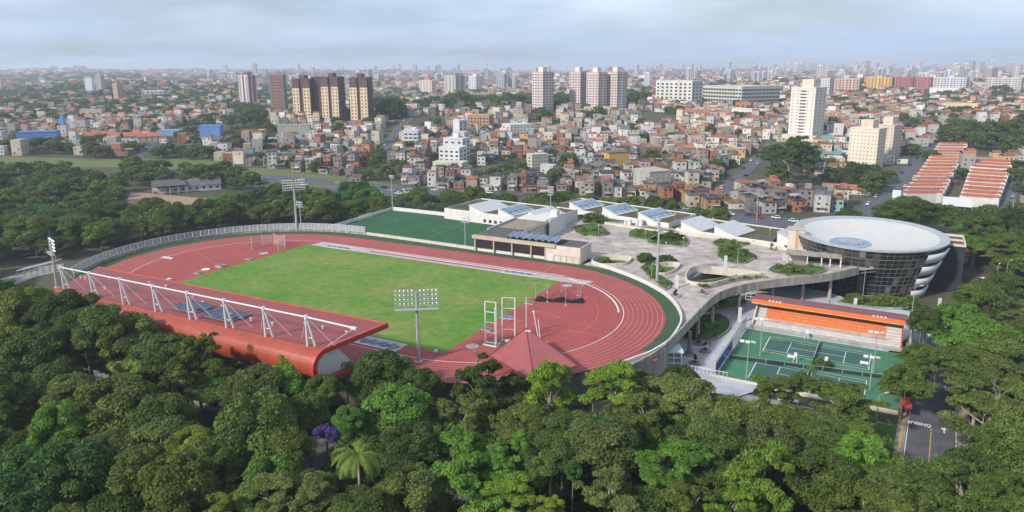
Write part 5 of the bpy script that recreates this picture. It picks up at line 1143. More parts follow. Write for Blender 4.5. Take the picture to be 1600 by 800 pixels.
FG = [  # crown centre x, y and width in the photograph, shape, colour  (foreground)
 (1195, 755, 150, 'clumpy', 'bright', 1.1), (1140, 790, 90, 'clumpy', 'bright', 1), (858, 604, 100, 'clumpy', 'bright', 1.25), (962, 596, 100, 'clumpy', 'bright', .9), (765, 600, 115, 'clumpy', 'dark', 1), (725, 640, 90, 'clumpy', 'grey', 1),
 (1060, 612, 140, 'umbrella', 'grey', .8), (1010, 640, 90, 'clumpy', 'olive', .9), (1150, 650, 150, 'umbrella', 'olive', .9), (1230, 655, 120, 'umbrella', 'olive', .8), (1120, 690, 110, 'round', 'mid', .8),
 (655, 605, 75, 'round', 'dark', 1), (600, 585, 100, 'round', 'dark', .9), (620, 640, 110, 'round', 'fresh', .9), (505, 608, 60, 'round', 'mid', .9), (455, 575, 80, 'round', 'bright', .95), (440, 600, 70, 'round', 'fresh', .9),
 (400, 670, 150, 'round', 'mid', 1), (450, 700, 80, 'round', 'olive', 1), (545, 660, 60, 'round', 'fresh', 1.1), (480, 640, 70, 'round', 'mid', 1),
 (350, 545, 110, 'clumpy', 'grey', .8), (265, 535, 150, 'umbrella', 'mid', 1), (215, 585, 100, 'clumpy', 'pale', .8), (335, 590, 80, 'umbrella', 'olive', 1), (400, 610, 110, 'round', 'olive', .8),
 (195, 540, 90, 'round', 'dark', 1), (130, 500, 110, 'round', 'dark', 1), (230, 495, 60, 'round', 'dark', 1.1), (60, 560, 120, 'round', 'dark', 1), (20, 500, 120, 'round', 'dark', 1.1), (110, 610, 80, 'round', 'grey', .8), (10, 620, 90, 'round', 'dark', 1),
 (180, 640, 150, 'round', 'olive', .8), (90, 665, 90, 'round', 'fresh', 1), (250, 655, 110, 'round', 'mid', .8), (165, 690, 90, 'umbrella', 'grey', .9), (240, 685, 140, 'umbrella', 'grey', 1), (110, 745, 130, 'round', 'blue', 1.05), (30, 760, 130, 'round', 'blue', 1.1), (210, 750, 110, 'clumpy', 'grey', 1), (270, 760, 120, 'round', 'olive', 1), (330, 720, 90, 'round', 'mid', 1),
 (300, 690, 70, 'round', 'yellow', .7), (420, 760, 110, 'umbrella', 'pale', .8), (350, 785, 70, 'clumpy', 'yellow', .8), (490, 770, 100, 'clumpy', 'grey', .8), (560, 800, 100, 'round', 'mid', .8), (640, 700, 110, 'round', 'dark', .8),
 (700, 700, 120, 'clumpy', 'fresh', .8), (640, 760, 110, 'round', 'grey', .8), (735, 750, 130, 'clumpy', 'fresh', .9), (820, 655, 110, 'umbrella', 'olive', 1), (815, 695, 45, 'tall', 'fresh', .8), (800, 770, 100, 'clumpy', 'bright', .8), (850, 790, 70, 'clumpy', 'yellow', .8), (780, 720, 70, 'clumpy', 'fresh', .9),
 (860, 715, 90, 'round', 'mid', .8), (895, 740, 40, 'tall', 'blue', .8), (940, 690, 120, 'round', 'grey', .8), (960, 770, 120, 'clumpy', 'grey', .8), (1020, 740, 100, 'clumpy', 'fresh', .8), (1060, 720, 110, 'clumpy', 'fresh', .7), (1080, 790, 120, 'clumpy', 'olive', .8), (880, 660, 100, 'umbrella', 'mid', .9),
 (1345, 715, 105, 'round', 'fresh', .8), (1290, 750, 120, 'round', 'mid', .8), (1400, 748, 160, 'umbrella', 'mid', .8), (1300, 690, 100, 'round', 'mid', .7), (1370, 780, 170, 'umbrella', 'olive', .8), (1515, 765, 150, 'clumpy', 'mid', .9), (1560, 780, 120, 'clumpy', 'mid', .9),
 (1325, 676, 90, 'umbrella', 'olive', .6), (1562, 645, 150, 'umbrella', 'olive', .9), (1590, 700, 110, 'round', 'mid', 1), (1528, 612, 110, 'clumpy', 'mid', .8),
 (1430, 585, 80, 'tall', 'mid', .7), (1315, 620, 110, 'clumpy', 'mid', .75), (1240, 600, 75, 'clumpy', 'mid', .75), (1205, 605, 50, 'clumpy', 'olive', .7), (1414, 594, 66, 'round', 'mid', .9), (1462, 560, 40, 'umbrella', 'mid', .7), (1440, 555, 60, 'round', 'mid', .7), (1448, 500, 60, 'round', 'dark', .8), (1446, 608, 40, 'round', 'fresh', .7),
 (1540, 520, 130, 'umbrella', 'fresh', .8), (1500, 500, 90, 'round', 'fresh', .8), (1590, 540, 110, 'umbrella', 'mid', .8), (1560, 580, 140, 'umbrella', 'olive', .8), (1590, 615, 120, 'umbrella', 'mid', .8), (1520, 560, 110, 'umbrella', 'mid', .8),
]
for (px, py, wpx, st, lk, hk) in FG:
    if wpx: tpx(px, py, wpx*1.08, st, lk, zc=(2.0 if py < 700 else 1.0) if px < 1100 else (-1.5 if py < 660 and px > 1180 else 0.0), hk=hk)
# filler trees: darker under- and mid-storey between the ones above
def inside(poly, x, y):
    c = False; n = len(poly); j = n-1
    for i in range(n):
        xi, yi = poly[i][0], poly[i][1]; xj, yj = poly[j][0], poly[j][1]
        if (yi > y) != (yj > y) and x < (xj-xi)*(y-yi)/(yj-yi)+xi: c = not c
        j = i
    return c
def scatter(poly, step, fn, jit=.42, seed=1):
    rnd = random.Random(seed); xs = [p[0] for p in poly]; ys = [p[1] for p in poly]; y = min(ys); r = 0
    while y < max(ys):
        x = min(xs)+(r % 2)*step/2
        while x < max(xs):
            q = (x+rnd.uniform(-jit, jit)*step, y+rnd.uniform(-jit, jit)*step)
            if inside(poly, *q): fn(q[0], q[1], rnd)
            x += step
        y += step*.87; r += 1
def pickw(rnd, d): return rnd.choices(list(d), list(d.values()))[0]
MIXC = {'mid': 4, 'dark': 4, 'olive': 2, 'grey': 1.2, 'fresh': 1.5, 'blue': 1}
PROTECT = [(1105, 480, 1405, 600), (1395, 635, 1496, 700), (1452, 475, 1490, 600), (490, 500, 640, 575), (690, 470, 1080, 560), (1240, 600, 1400, 622)]
def blocks(x, y, z, rad):
    px, py = proj(x, y, z); r = rad/math.hypot(x, y)*F_PX*.8
    return any(a-r < px < c+r and b-r < py < d+r for a, b, c, d in PROTECT)
def fill_front(x, y, rnd):
    d = min((math.hypot(x-t[1], y-t[2])/t[4] for t in TREES), default=9)
    if d < .62: return
    z = Tz(x, y); rad = rnd.uniform(4.4, 6.8); zt_ = z+rnd.uniform(2.5, 5.5)
    if blocks(x, y, zt_+3, rad): return
    tree(x, y, zt_, rad, rnd.uniform(.85, 1.2), pickw(rnd, {'round': 5, 'clumpy': 2, 'umbrella': 2}), pickw(rnd, MIXC), rnd=rnd)
front = [(-160, 82), (150, 82), (150, 112), (62, 128), (36, 137), (14, 128)]+[tuple(U(a, b)[:2]) for a, b in [(60, -76), (0, -76), (-50, -76), (-66, -60)]]+[(-150, 190), (-175, 160)]
rg_ = random.Random(17)
for a_ in range(-72, 34, 7):      # tall row right behind the red grandstand
    p = U(a_+rg_.uniform(-2, 2), -70+rg_.uniform(-2, 1.5)); rad = rg_.uniform(5.2, 7.0); tp = 14 if a_ < -42 else (13.0 if a_ < -2 else 11.0)
    if a_ > 20: tp = 6.0
    tree(p.x, p.y, tp-rad*1.05+rg_.uniform(-1, 1), rad, 1.0, rg_.choice(['round', 'round', 'umbrella', 'clumpy']), rg_.choice(['dark', 'mid', 'dark', 'olive', 'fresh']), rnd=rg_)
scatter(front, 8.2, fill_front, seed=5)
def undergrowth():
    rg = np.random.default_rng(77); P = []
    xs = [p[0] for p in front]; ys = [p[1] for p in front]
    while len(P) < 1500:
        x, y = rg.uniform(min(xs), max(xs)), rg.uniform(min(ys)-6, max(ys))
        if not inside(front, x, y): continue
        px, py = proj(x, y, Tz(x, y)+2)
        if any(a-12 < px < c+12 and b-14 < py < d+14 for a, b, c, d in PROTECT): continue
        P.append((x, y, Tz(x, y)+rg.uniform(.2, 2.6), rg.uniform(1.2, 2.6), .8))
    L = np.array(P); p, d, k = cloud_points(rg, L, 90000); v, q = leaf_quads(rg, p, d, .30); tn = np.clip(rg.uniform(0, .9, len(L))[k]+rg.uniform(-.1, .2, len(p)), 0, 1)
    me = numpy_mesh('undergrowth', v, q, M_LEAF, tint=np.repeat(tn[:, None], 3, 1)); o = bpy.data.objects.new('undergrowth', me); COL.objects.link(o); o.color = (.9, 1.05, .8, 1); tag(o, 'dark leafy undergrowth filling the gaps below the foreground trees', 'undergrowth', kind='stuff')
undergrowth()
def near_obj(x, y):
    a, b = toU((x, y)); s_, t_ = toV((x, y))
    if -60 < a < 100 and -63 < b < 60 and math.hypot(max(abs(a)-42.2, 0), b) < 57: return True
    if -62 < a < 112 and 50 < b < 128: return True
    if -12 < s_ < 44 and -30 < t_ < 110: return True
    return False
def fill_left(x, y, rnd):
    if near_obj(x, y): return
    a, b = toU((x, y))
    if math.hypot(max(abs(a)-42.2, 0), b) < 57.5 or (a > -66 and b < 104): return
    q_ = proj(x, y, Tz(x, y)+4)
    if 195 < q_[0] < 345 and 296 < q_[1] < 330: return
    z = Tz(x, y); rad = rnd.uniform(5.0, 8.5); tree(x, y, z+rnd.uniform(1.5, 4.0), rad, rnd.uniform(.7, .95), pickw(rnd, {'round': 6, 'umbrella': 2}), pickw(rnd, {'mid': 4, 'dark': 3, 'olive': 1, 'fresh': .6, 'blue': 1}), rnd=rnd)
left = [tuple(atT(px, py)[:2]) for px, py in [(-60, 520), (-20, 455), (0, 420), (20, 400), (110, 408), (160, 398), (300, 366), (420, 354), (520, 354), (600, 335), (604, 312), (480, 316), (390, 322), (330, 334), (250, 338), (190, 332), (190, 300), (160, 290), (100, 272), (-60, 266)]]
scatter(left, 10.5, fill_left, seed=8)
belt = [tuple(atT(px, py)[:2]) for px, py in [(600, 330), (700, 318), (800, 305), (940, 306), (1010, 322), (1090, 333), (1100, 340), (1000, 335), (900, 345), (820, 345), (700, 345), (610, 345)]]
def fill_belt(x, y, rnd):
    a, b = toU((x, y))
    if b < 100 and a < 15 or b < 152 and a >= 15: return
    z = Tz(x, y); rad = rnd.uniform(4.8, 7.4); tree(x, y, z+rnd.uniform(2, 4.5), rad, rnd.uniform(.85, 1.1), 'round', pickw(rnd, {'mid': 4, 'dark': 3, 'olive': 1}), rnd=rnd)
scatter([tuple(U(a, b)[:2]) for a, b in [(-72, 101), (-20, 101), (16, 108), (16, 150), (80, 152), (80, 162), (20, 172), (-20, 152), (-76, 128)]], 9.0, fill_belt, seed=9)
scatter([tuple(atT(px, py)[:2]) for px, py in [(180, 268), (360, 272), (400, 292), (395, 306), (340, 300), (260, 296), (180, 290)]], 12, fill_left, seed=12)
right = [tuple(V(a, b)[:2]) for a, b in [(46, -30), (46, 40), (48, 95), (30, 120), (60, 150), (230, 170), (240, 60), (190, -40), (80, -60), (46, -48)]]
def fill_right(x, y, rnd):
    if any(math.hypot(x-t[1], y-t[2]) < t[4]*.8 for t in TREES) or blocks(x, y, Tz(x, y)+6, 6): return
    s_, t_ = toV((x, y))
    if math.hypot(x-142, y-228) < 24 or math.hypot(x-DRUM[0], y-DRUM[1]) < 34: return
    z = Tz(x, y); rad = rnd.uniform(5, 8); tree(x, y, z+rnd.uniform(2.5, 5), rad, rnd.uniform(.6, .9), pickw(rnd, {'round': 2, 'umbrella': 5, 'clumpy': 1}), pickw(rnd, {'mid': 4, 'dark': 1, 'olive': 2, 'fresh': 2}), rnd=rnd)
scatter(right, 11.5, fill_right, seed=14)
# around the drum and behind it
for px, py, wpx, st, lk in [(1330, 345, 60, 'round', 'dark'), (1400, 335, 70, 'round', 'mid'), (1440, 330, 60, 'round', 'dark'), (1500, 345, 60, 'round', 'mid'), (1530, 355, 80, 'round', 'mid'), (1575, 345, 70, 'round', 'dark'), (1480, 330, 40, 'round', 'dark'), (1420, 320, 50, 'round', 'mid')]:
    tpx(px, py, wpx, st, lk, zc=0, hk=.8)
# garden shrubs and small trees as things
M_SHRUB = M_LEAF
def shrub(px, py, z, wpx, label, look='mid', hk=.7, style='round', cat='shrub'):
    p = at(px, py, z); dist = (p-Vector((0, 0, CAMH))).dot(FW); rad = wpx/2*dist/F_PX; P = FARP[int(px) % 3] if wpx < 45 else random.choice(PROTO[style])
    t = thing('shrub', label, cat, p, px % 6.28, 'shrubs of the sports centre'); c = bpy.data.objects.new('foliage', P[0]); COL.objects.link(c); c.parent = t; c.location = (0, 0, -rad*hk*.25); c.scale = (rad, rad, rad*hk); k = LOOK[look][0]; c.color = (k[0]*1.1, k[1]*1.1, k[2], 1)
    return t
GB = []
def bed(poly_px, z, label, m=M_LAWN, h=.5, wallm=M_CONC):
    P = [at(x, y, z) for x, y in poly_px]; P = smoothline(P+[P[0]], 3)[:-1]; c = sum((Vector((p.x, p.y, 0)) for p in P), Vector())/len(P)
    t = thing('planting_bed', label, 'planting bed', (c.x, c.y, z)); L = [(p.x-c.x, p.y-c.y) for p in P]
    MB().wall(L, .3, -.02, h, closed=True).build('rim', wallm, t); MB().prism(L, 0.0, h*.6).build('soil', m, t)
    rg = np.random.default_rng(int(poly_px[0][0])); xs = [l[0] for l in L]; ys = [l[1] for l in L]; pts = []
    while len(pts) < 16:
        q = (rg.uniform(min(xs), max(xs)), rg.uniform(min(ys), max(ys)))
        if inside(L, *q): pts.append((q[0], q[1], h*.6+.1, rg.uniform(.6, 1.2), .75))
    Lb = np.array(pts); p, d, k = cloud_points(rg, Lb, 1500); v, q = leaf_quads(rg, p, d, .22); me = numpy_mesh('planting', v, q, M_LEAF, tint=np.repeat(rg.uniform(.2, 1, (len(q), 1)), 3, 1)); o = bpy.data.objects.new('planting', me); COL.objects.link(o); o.parent = t; o.color = (.85, .95, .8, 1)
    return t
beds = [([(983, 372), (985, 362), (1010, 356), (1040, 360), (1068, 366), (1066, 374), (1040, 378), (1010, 376)], 'planted bed left of the tall deck floodlight, near the three solar skylights'),
 ([(1012, 376), (1030, 368), (1060, 366), (1075, 374), (1070, 386), (1040, 384), (1015, 382)], 'planted bed with dense shrubs just right of the tall deck floodlight'),
 ([(895, 356), (930, 350), (950, 362), (945, 368), (915, 369), (900, 364)], 'planted bed right behind the L shaped building'),
 ([(870, 345), (900, 342), (950, 348), (975, 346), (940, 340), (880, 336)], 'long planted bed at the far left back of the deck'),
 ([(1113, 380), (1130, 373), (1160, 374), (1174, 380), (1150, 386), (1122, 388)], 'planted bed in the middle of the right half of the deck'),
 ([(1075, 362), (1100, 362), (1180, 370), (1240, 377), (1236, 383), (1160, 376), (1080, 368)], 'long narrow planted strip along the back wall left of the glass drum'),
 ([(1120, 402), (1128, 391), (1160, 392), (1180, 400), (1165, 412), (1138, 412)], 'planted bed with taller shrubs in front of the entrance, beside a white post'),
 ([(1200, 424), (1215, 416), (1280, 417), (1290, 424), (1260, 432), (1215, 430)], 'low planted bed in front of the entrance pavilion'),
 ([(1085, 442), (1130, 436), (1160, 432), (1200, 434), (1150, 440), (1100, 452)], 'green lawn bed beside the large dark opening'),
 ([(1000, 420), (1015, 412), (1030, 430), (1048, 442), (1040, 454), (1022, 440)], 'planted strip along the curved white wall')]
for P_, lab in beds: bed(P_, 0.0, lab)
bed([(1060, 520), (1085, 497), (1125, 494), (1140, 505), (1135, 520), (1105, 535), (1085, 528)], -7.5, 'green planted bed below the sweeping parapet on the lower plaza')
bed([(1060, 470), (1130, 455), (1160, 470), (1150, 482), (1090, 486)], -7.5, 'shaded planted bed under the deck')
bed([(1310, 472), (1350, 464), (1410, 468), (1418, 482), (1370, 482), (1320, 476)], -7.5, 'garden bed between the small grandstand and the glass drum')
for px, py, z, w_, lab, lk in [(1008, 408, 0, 34, 'dark bushy shrub left of the foot of the tall deck floodlight', 'dark'), (1040, 413, -.8, 38, 'dark bushy shrub in the white rimmed well', 'dark'), (1050, 375, 0, 34, 'rounded shrub in the bed right of the tall deck floodlight', 'dark'), (1025, 425, 0, 30, 'light shrub beside the curved white wall', 'fresh'), (1150, 398, 0, 44, 'broad shrub beside the white post on the deck', 'mid'), (1133, 393, 0, 26, 'small shrub left of the broad one near the white post', 'mid'), (1240, 425, 0, 34, 'shrub in the bed in front of the entrance pavilion', 'olive'), (1335, 474, -8, 40, 'shrub at the foot of the glass drum, left one', 'mid'), (1380, 477, -8, 44, 'broad shrub at the foot of the glass drum, middle one', 'olive'), (1415, 478, -8, 44, 'shrub at the foot of the glass drum, beside the high concrete wall', 'mid'), (1103, 512, -7.5, 40, 'broad shrub in the lower plaza bed', 'fresh'), (1080, 528, -7.5, 22, 'small shrub at the near end of the lower plaza bed', 'dark'), (1108, 470, -7.5, 50, 'dark shrub in the shade below the deck', 'dark'), (930, 347, 0, 40, 'broad shrub at the far left back of the deck', 'mid'), (945, 410, -.8, 24, 'small shrub in the beige rimmed well', 'olive'), (1285, 573, -7.6, 34, 'spiky dark shrub between the tennis courts', 'dark'), (1220, 615, -9, 36, 'shrub on the cream wall below the tennis courts, left one', 'mid'), (1185, 596, -8, 30, 'leafy shrub at the near left corner of the tennis ground', 'fresh'), (1372, 638, -8.5, 34, 'shrub on the cream wall below the tennis courts, right one', 'fresh'), (1400, 615, -8, 50, 'shrub behind the bus shelter', 'mid'), (1180, 380, 0, 16, 'tiny round shrub in a pot on the deck', 'mid')]:
    shrub(px, py, z, w_, lab, lk)
# palms
def palm(p, H, Lf, label, n=20, look=(1.3, 1.35, 1.0), droop=1.45):
    t = thing('palm_tree', label, 'palm', p, 0); MB().tube((0, 0, 0), (.2, .1, H), .22, .16, 8).build('trunk', M_BARKP, t)
    rnd = random.Random(int(p.x*10)); q_, vv, tn = [], [], []
    for k in range(n):
        az = 2*math.pi*k/n+rnd.uniform(-.15, .15); el = rnd.uniform(.25, 1.15); pr = Vector((.2, .1, H)); seg = 12
        dirh = Vector((math.cos(az), math.sin(az), 0)); side = Vector((-dirh.y, dirh.x, 0)); pts = []
        for i in range(seg+1):
            f = i/seg; a = el-f*1.9*droop; pts.append(pr.copy()); pr = pr+(dirh*math.cos(a)+Vector((0, 0, math.sin(a))))*(Lf/seg)
        for i in range(seg):
            for sd_ in (-1, 1):
                for h_ in (0, .5):
                    b0 = pts[i].lerp(pts[i+1], h_); fw = (pts[i+1]-pts[i]).normalized(); wl_ = Lf*.13*math.sin(math.pi*(i+1+h_)/(seg+2)); tip = b0+side*sd_*wl_+fw*wl_*.5+Vector((0, 0, -wl_*.45)); i0 = len(vv)
                    vv += [b0, b0+fw*Lf*.035, tip+fw*.05, tip]; q_.append((i0, i0+1, i0+2, i0+3)); tn.append(rnd.uniform(.3, 1))
    v = np.array([tuple(a) for a in vv]); me = numpy_mesh('fronds', v, np.array(q_), M_LEAF, tint=np.repeat(np.array(tn)[:, None], 3, 1)); o = bpy.data.objects.new('fronds', me); COL.objects.link(o); o.parent = t; o.color = (*look, 1); return t
def palm_px(px, py, ztop, Lf, label, **k):
    p = at(px, py, ztop); g = Tz(p.x, p.y); palm(Vector((p.x, p.y, g)), ztop-g, Lf, label, **k)
palm_px(557, 712, 9, 4.9, 'pale drooping palm in the forest below the stadium', n=17, droop=1.2)
palm_px(540, 568, 4.5, 2.4, 'small palm in front of the open end of the red grandstand', look=(1.0, 1.2, .9), n=16)
palm_px(1268, 575, -1.5, 1.9, 'dark palm between the lower tennis court and the trees', look=(.9, 1.1, .9), n=16)
# purple flowering tree
M_PURP = leafmat('purple_blossom', (.06, .03, .14), (.13, .07, .30), trans=.2)
p = at(510, 676, 4.0); g = Tz(p.x, p.y); t = thing('flowering_tree', 'tree with violet blossom among the green crowns', 'tree', (p.x, p.y, g)); rg = np.random.default_rng(3)
Lp = np.array([(rg.uniform(-1.6, 1.9), rg.uniform(-1.6, 1.4), rg.uniform(-2.2, 1.2), rg.uniform(.4, .85), .9) for _ in range(18)]); pp, d, k = cloud_points(rg, Lp, 5200); v, q = leaf_quads(rg, pp, d, .15)
me = numpy_mesh('blossom', v, q, M_PURP, tint=np.repeat(rg.uniform(0, 1, (len(q), 1)), 3, 1)); o = bpy.data.objects.new('blossom', me); COL.objects.link(o); o.parent = t; o.location = (0, 0, 4.0-g)
MB().tube((0, 0, 0), (0, 0, 4.0-g), .25, .1, 7).build('trunk', M_BARK, t)
# bare branched trees
def bare(px, py, z, H, label, seed, m=M_BARKP):
    p = at(px, py, z); g = Tz(p.x, p.y); t = thing('bare_tree', label, 'tree', (p.x, p.y, g)); mb = MB(); rnd = random.Random(seed)
    def grow(a, d, L, r, lv):
        b = a+d*L; mb.tube(a, b, r, r*.7, 6 if lv < 2 else 4, cap=False)
        if lv >= 4: return
        for _ in range(2 if lv else 3): grow(b, (d+Vector((rnd.uniform(-.7, .7), rnd.uniform(-.7, .7), rnd.uniform(-.1, .35)))).normalized(), L*rnd.uniform(.6, .85), r*.62, lv+1)
    z0 = z-g; mb.tube((0, 0, 0), (0, 0, z0), .35, .27, 7, cap=False); grow(Vector((0, 0, z0)), Vector((.15, 0, 1)).normalized(), H*.32, .27, 0); mb.build('trunk', m, t)
bare(1548, 650, 0, 7.5, 'bare trunk with spreading limbs in front of the trees right of the road', 2, M_BARKG)
bare(1075, 640, 3.0, 5, 'bare branches fanning out among the grey green crowns near the lift box', 3, M_BARKG)
bare(745, 575, 3, 4.5, 'twisting bare trunk between dark crowns left of the red pyramid roof', 6, M_BARKG)
# ============================================================ THE CITY
M_CITY = attrmat('city_walls', .85, .22, .12); 
def winmesh():
    me = MB().box(-.5, -.06, -.5, .5, .02, .5).build('window', M_WIN); m = me.data; bpy.data.objects.remove(me); return m
WINM = winmesh()
LAND = []      # (name, x, y)
BIGFOOT = []   # circles kept free of small houses
def basis(px, py, theta=None):
    p = atT(px, py); return p
def tower(px, base, top, wl, wr, th, wallc, label, cat='tower block', group='apartment towers', wall2=None, cols=(4, 3), rows=None, capw=.4, caph=4.0, capc=None, band=None, name='apartment_tower', roofc=(.25, .24, .23), stripes=None, dark=None, extra=None, winw=.45, winh=.42, toponly=None, maxw=100, winmat=None):
    """px,base = nearest bottom corner in the photograph; wl/wr = pixel widths of its left and right faces"""
    p = atT(px, base); dist = (p-Vector((0, 0, CAMH))).dot(FW); sc_ = dist/F_PX
    lo, hi = 0, 200.0
    for _ in range(30):
        mid = (lo+hi)/2
        if proj(p.x, p.y, p.z+mid)[1] > top: lo = mid
        else: hi = mid
    H = lo; t_ = R(th); los = math.atan2(p.x, p.y); WL = max(wl, .1)*sc_/math.cos(t_)*math.cos(los); WR = max(wr, .1)*sc_/math.sin(t_)*math.cos(los)
    # local frame: -x along the left face, +y along the right face
    yaw = -los-t_; T0 = thing(name, label, cat, p, yaw, group)
    wm = mat('wall_%d_%d_%d' % tuple(int(c*99) for c in wallc), wallc, .85, var=.08, scale=.2, streak=True)
    w2 = mat('wall_%d_%d_%d' % tuple(int(c*99) for c in (wall2 or wallc)), wall2 or wallc, .85, var=.08, scale=.2, streak=True)
    mb = MB(); mb.box(-WL, 0, -3, 0, WR, H, 0)
    mb.build('wall', wm, T0)
    MB().box(-WL-.25, -.25, H, .25, WR+.25, H+.7).build('parapet', wm if capc is None else mat('cap_%d%d' % (int(capc[0]*99), int(capc[1]*99)), capc, .85), T0)
    if capw: MB().box(-WL*(.5+capw/2), WR*(.5-capw/2), H+.7, -WL*(.5-capw/2), WR*(.5+capw/2), H+caph).build('roof_tank', w2 if wall2 else wm, T0)
    rows = rows or max(3, int(H/3.0)); fh = H/(rows+.6); cnt = 0; rest = MB(); wmm = winmat or M_WIN
    if band:      # balcony or colour bands standing proud of the wall
        for r in range(rows): MB().box(-WL*band[1], -.55, (r+.55)*fh, -WL*band[0], -.003, (r+.55)*fh+fh*.34).build('balcony', w2, T0)
    if stripes:   # vertical pilasters
        for s_ in stripes:
            if s_[0] == 'L': MB().box(-WL*s_[2], -.35, 0, -WL*s_[1], -.003, H*s_[3] if len(s_) > 3 else H).build('pilaster', w2, T0)
            else: MB().box(.003, WR*s_[1], 0, .35, WR*s_[2], H*s_[3] if len(s_) > 3 else H).build('pilaster', w2, T0)
    off = .37 if stripes else .03
    for face, (n_, Wd) in enumerate(((cols[0], WL), (cols[1], WR))):
        if Wd*math.cos(0) < 1.5 or n_ == 0: continue
        big_ = dist < 1300
        for r in range(rows):
            z = (r+.75)*fh
            for c in range(n_):
                x = Wd*(c+.5)/n_; ww = Wd/n_*winw; hh = fh*winh
                if cnt < maxw and big_:
                    o = bpy.data.objects.new('window', WINM); COL.objects.link(o); o.parent = T0
                    if face == 0: o.location = (-x, -off, z); o.scale = (ww, 1, hh)
                    else: o.location = (off, x, z); o.rotation_euler = (0, 0, R(90)); o.scale = (ww, 1, hh)
                    cnt += 1
                else:
                    if face == 0: rest.box(-x-ww/2, -off-.06, z-hh/2, -x+ww/2, -off, z+hh/2)
                    else: rest.box(off, x-ww/2, z-hh/2, off+.06, x+ww/2, z+hh/2)
    if rest.v: o = rest.build('window', M_WIN, T0); o['kind'] = 'stuff'
    if extra: extra(T0, WL, WR, H, fh)
    c = T0.matrix_basis if False else None
    mid = p+Vector((-WL/2*math.cos(yaw)-WR/2*math.sin(yaw), -WL/2*math.sin(yaw)+WR/2*math.cos(yaw), 0)); BIGFOOT.append((mid.x, mid.y, math.hypot(WL, WR)/2+(6 if dist < 700 else 3))); 
    return T0, WL, WR, H
BR = (.115, .065, .06); CR = (.60, .45, .30); WH = (.62, .60, .57); PK = (.50, .36, .32)
def wings(cols_):   # cream wings with windows on a brown slab
    def f(T0, WL, WR, H, fh):
        cm = mat('cream_wing', (.66, .50, .34), .85, var=.06, scale=.3); bm_ = mat('brown_wing', (.15, .08, .07), .85, var=.06, scale=.3)
        for (a, b) in cols_:
            MB().box(-WL*b, -1.6, 0, -WL*a, -.01, H*.79).build('cream_wing', cm, T0); MB().box(-WL*b, -1.6, H*.79, -WL*a, -.01, H*1.0).build('brown_wing', bm_, T0)
            n = 2; rows = max(8, int(H/3.1))
            for r in range(rows):
                for c in range(n):
                    x = WL*(a+(b-a)*(c+.5)/n); o = bpy.data.objects.new('window', WINM); COL.objects.link(o); o.parent = T0; o.location = (-x, -1.63, (r+.6)*H/rows); o.scale = (WL*(b-a)*.17, 1, H/rows*.45)
        MB().box(-WL*.62, WR*.1, H+.7, -WL*.35, WR*.7, H+4.2).build('roof_block', bm_, T0)
    return f
tower(489, 188, 124, 29, 10, 24, BR, 'brown tower with two cream wings, leftmost of the brown and cream towers', cols=(0, 3), rows=17, capw=0, extra=wings([(.05, .40), (.62, .97)]))
tower(533, 190, 121, 28, 9, 24, BR, 'brown tower with two cream wings, middle one of the brown and cream towers', cols=(0, 3), rows=17, capw=0, extra=wings([(.05, .42), (.60, .98)]))
tower(508, 187, 121, 18, 5, 24, (.10, .055, .055), 'shaded brown slab between the two joined brown and cream towers', cols=(3, 1), rows=17, capw=0)
tower(578, 192, 122, 29, 7, 22, BR, 'brown tower with two cream wings, standing alone to the right of its pair', cols=(0, 2), rows=17, capw=0, extra=wings([(.05, .42), (.60, .98)]))
tower(446, 180, 118, 22, 5, 20, (.20, .17, .155), 'grey tower with stacked brick red balconies', wall2=(.33, .13, .09), cols=(2, 2), rows=12, band=(.12, .88), capw=0)
tower(391, 170, 118, 15, 13, 42, (.58, .53, .51), 'white and dark red striped tower at the left of the brown towers', wall2=(.24, .09, .09), cols=(3, 3), rows=17, band=(.0, .25), capw=.5, stripes=[('L', .42, .55), ('R', .1, .3), ('R', .6, .8)])
pw = dict(wall2=(.66, .60, .57), cols=(4, 4), rows=14, capw=.42, caph=5.5, capc=(.55, .35, .30), winw=.5, winh=.36)
tower(848, 176, 113, 17, 17, 45, (.60, .50, .46), 'pinkish white tower standing alone, left of the group of three similar ones', stripes=[('R', .44, .58), ('L', .0, .08)], **pw)
tower(906, 172, 113, 17, 12, 42, (.60, .50, .46), 'pinkish white tower, leftmost of the group of three similar ones', stripes=[('R', .44, .58)], **pw)
tower(934, 175, 114, 19, 14, 42, (.60, .50, .46), 'pinkish white tower, middle one of the group of three similar ones', stripes=[('R', .44, .58)], **pw)
tower(963, 175, 113, 17, 16, 45, (.60, .50, .46), 'pinkish white tower, rightmost of the group of three similar ones', stripes=[('R', .44, .58)], **pw)
tower(1080, 168, 127, 58, 16, 25, (.60, .57, .51), 'broad cream slab block of seven storeys left of the long university like building', wall2=(.66, .63, .57), cols=(8, 3), rows=7, capw=0, stripes=[('L', .0, .13), ('L', .42, .56), ('L', .88, 1.0)], winh=.5)
tower(1157, 168, 136, 64, 62, 45, (.52, .49, .42), 'long low grey cream office building with rows of dark windows', wall2=(.56, .53, .46), cols=(14, 16), rows=5, capw=0, stripes=[('L', 0, .12), ('R', 0, .06)], winw=.75, winh=.5, name='office_building', cat='office building')
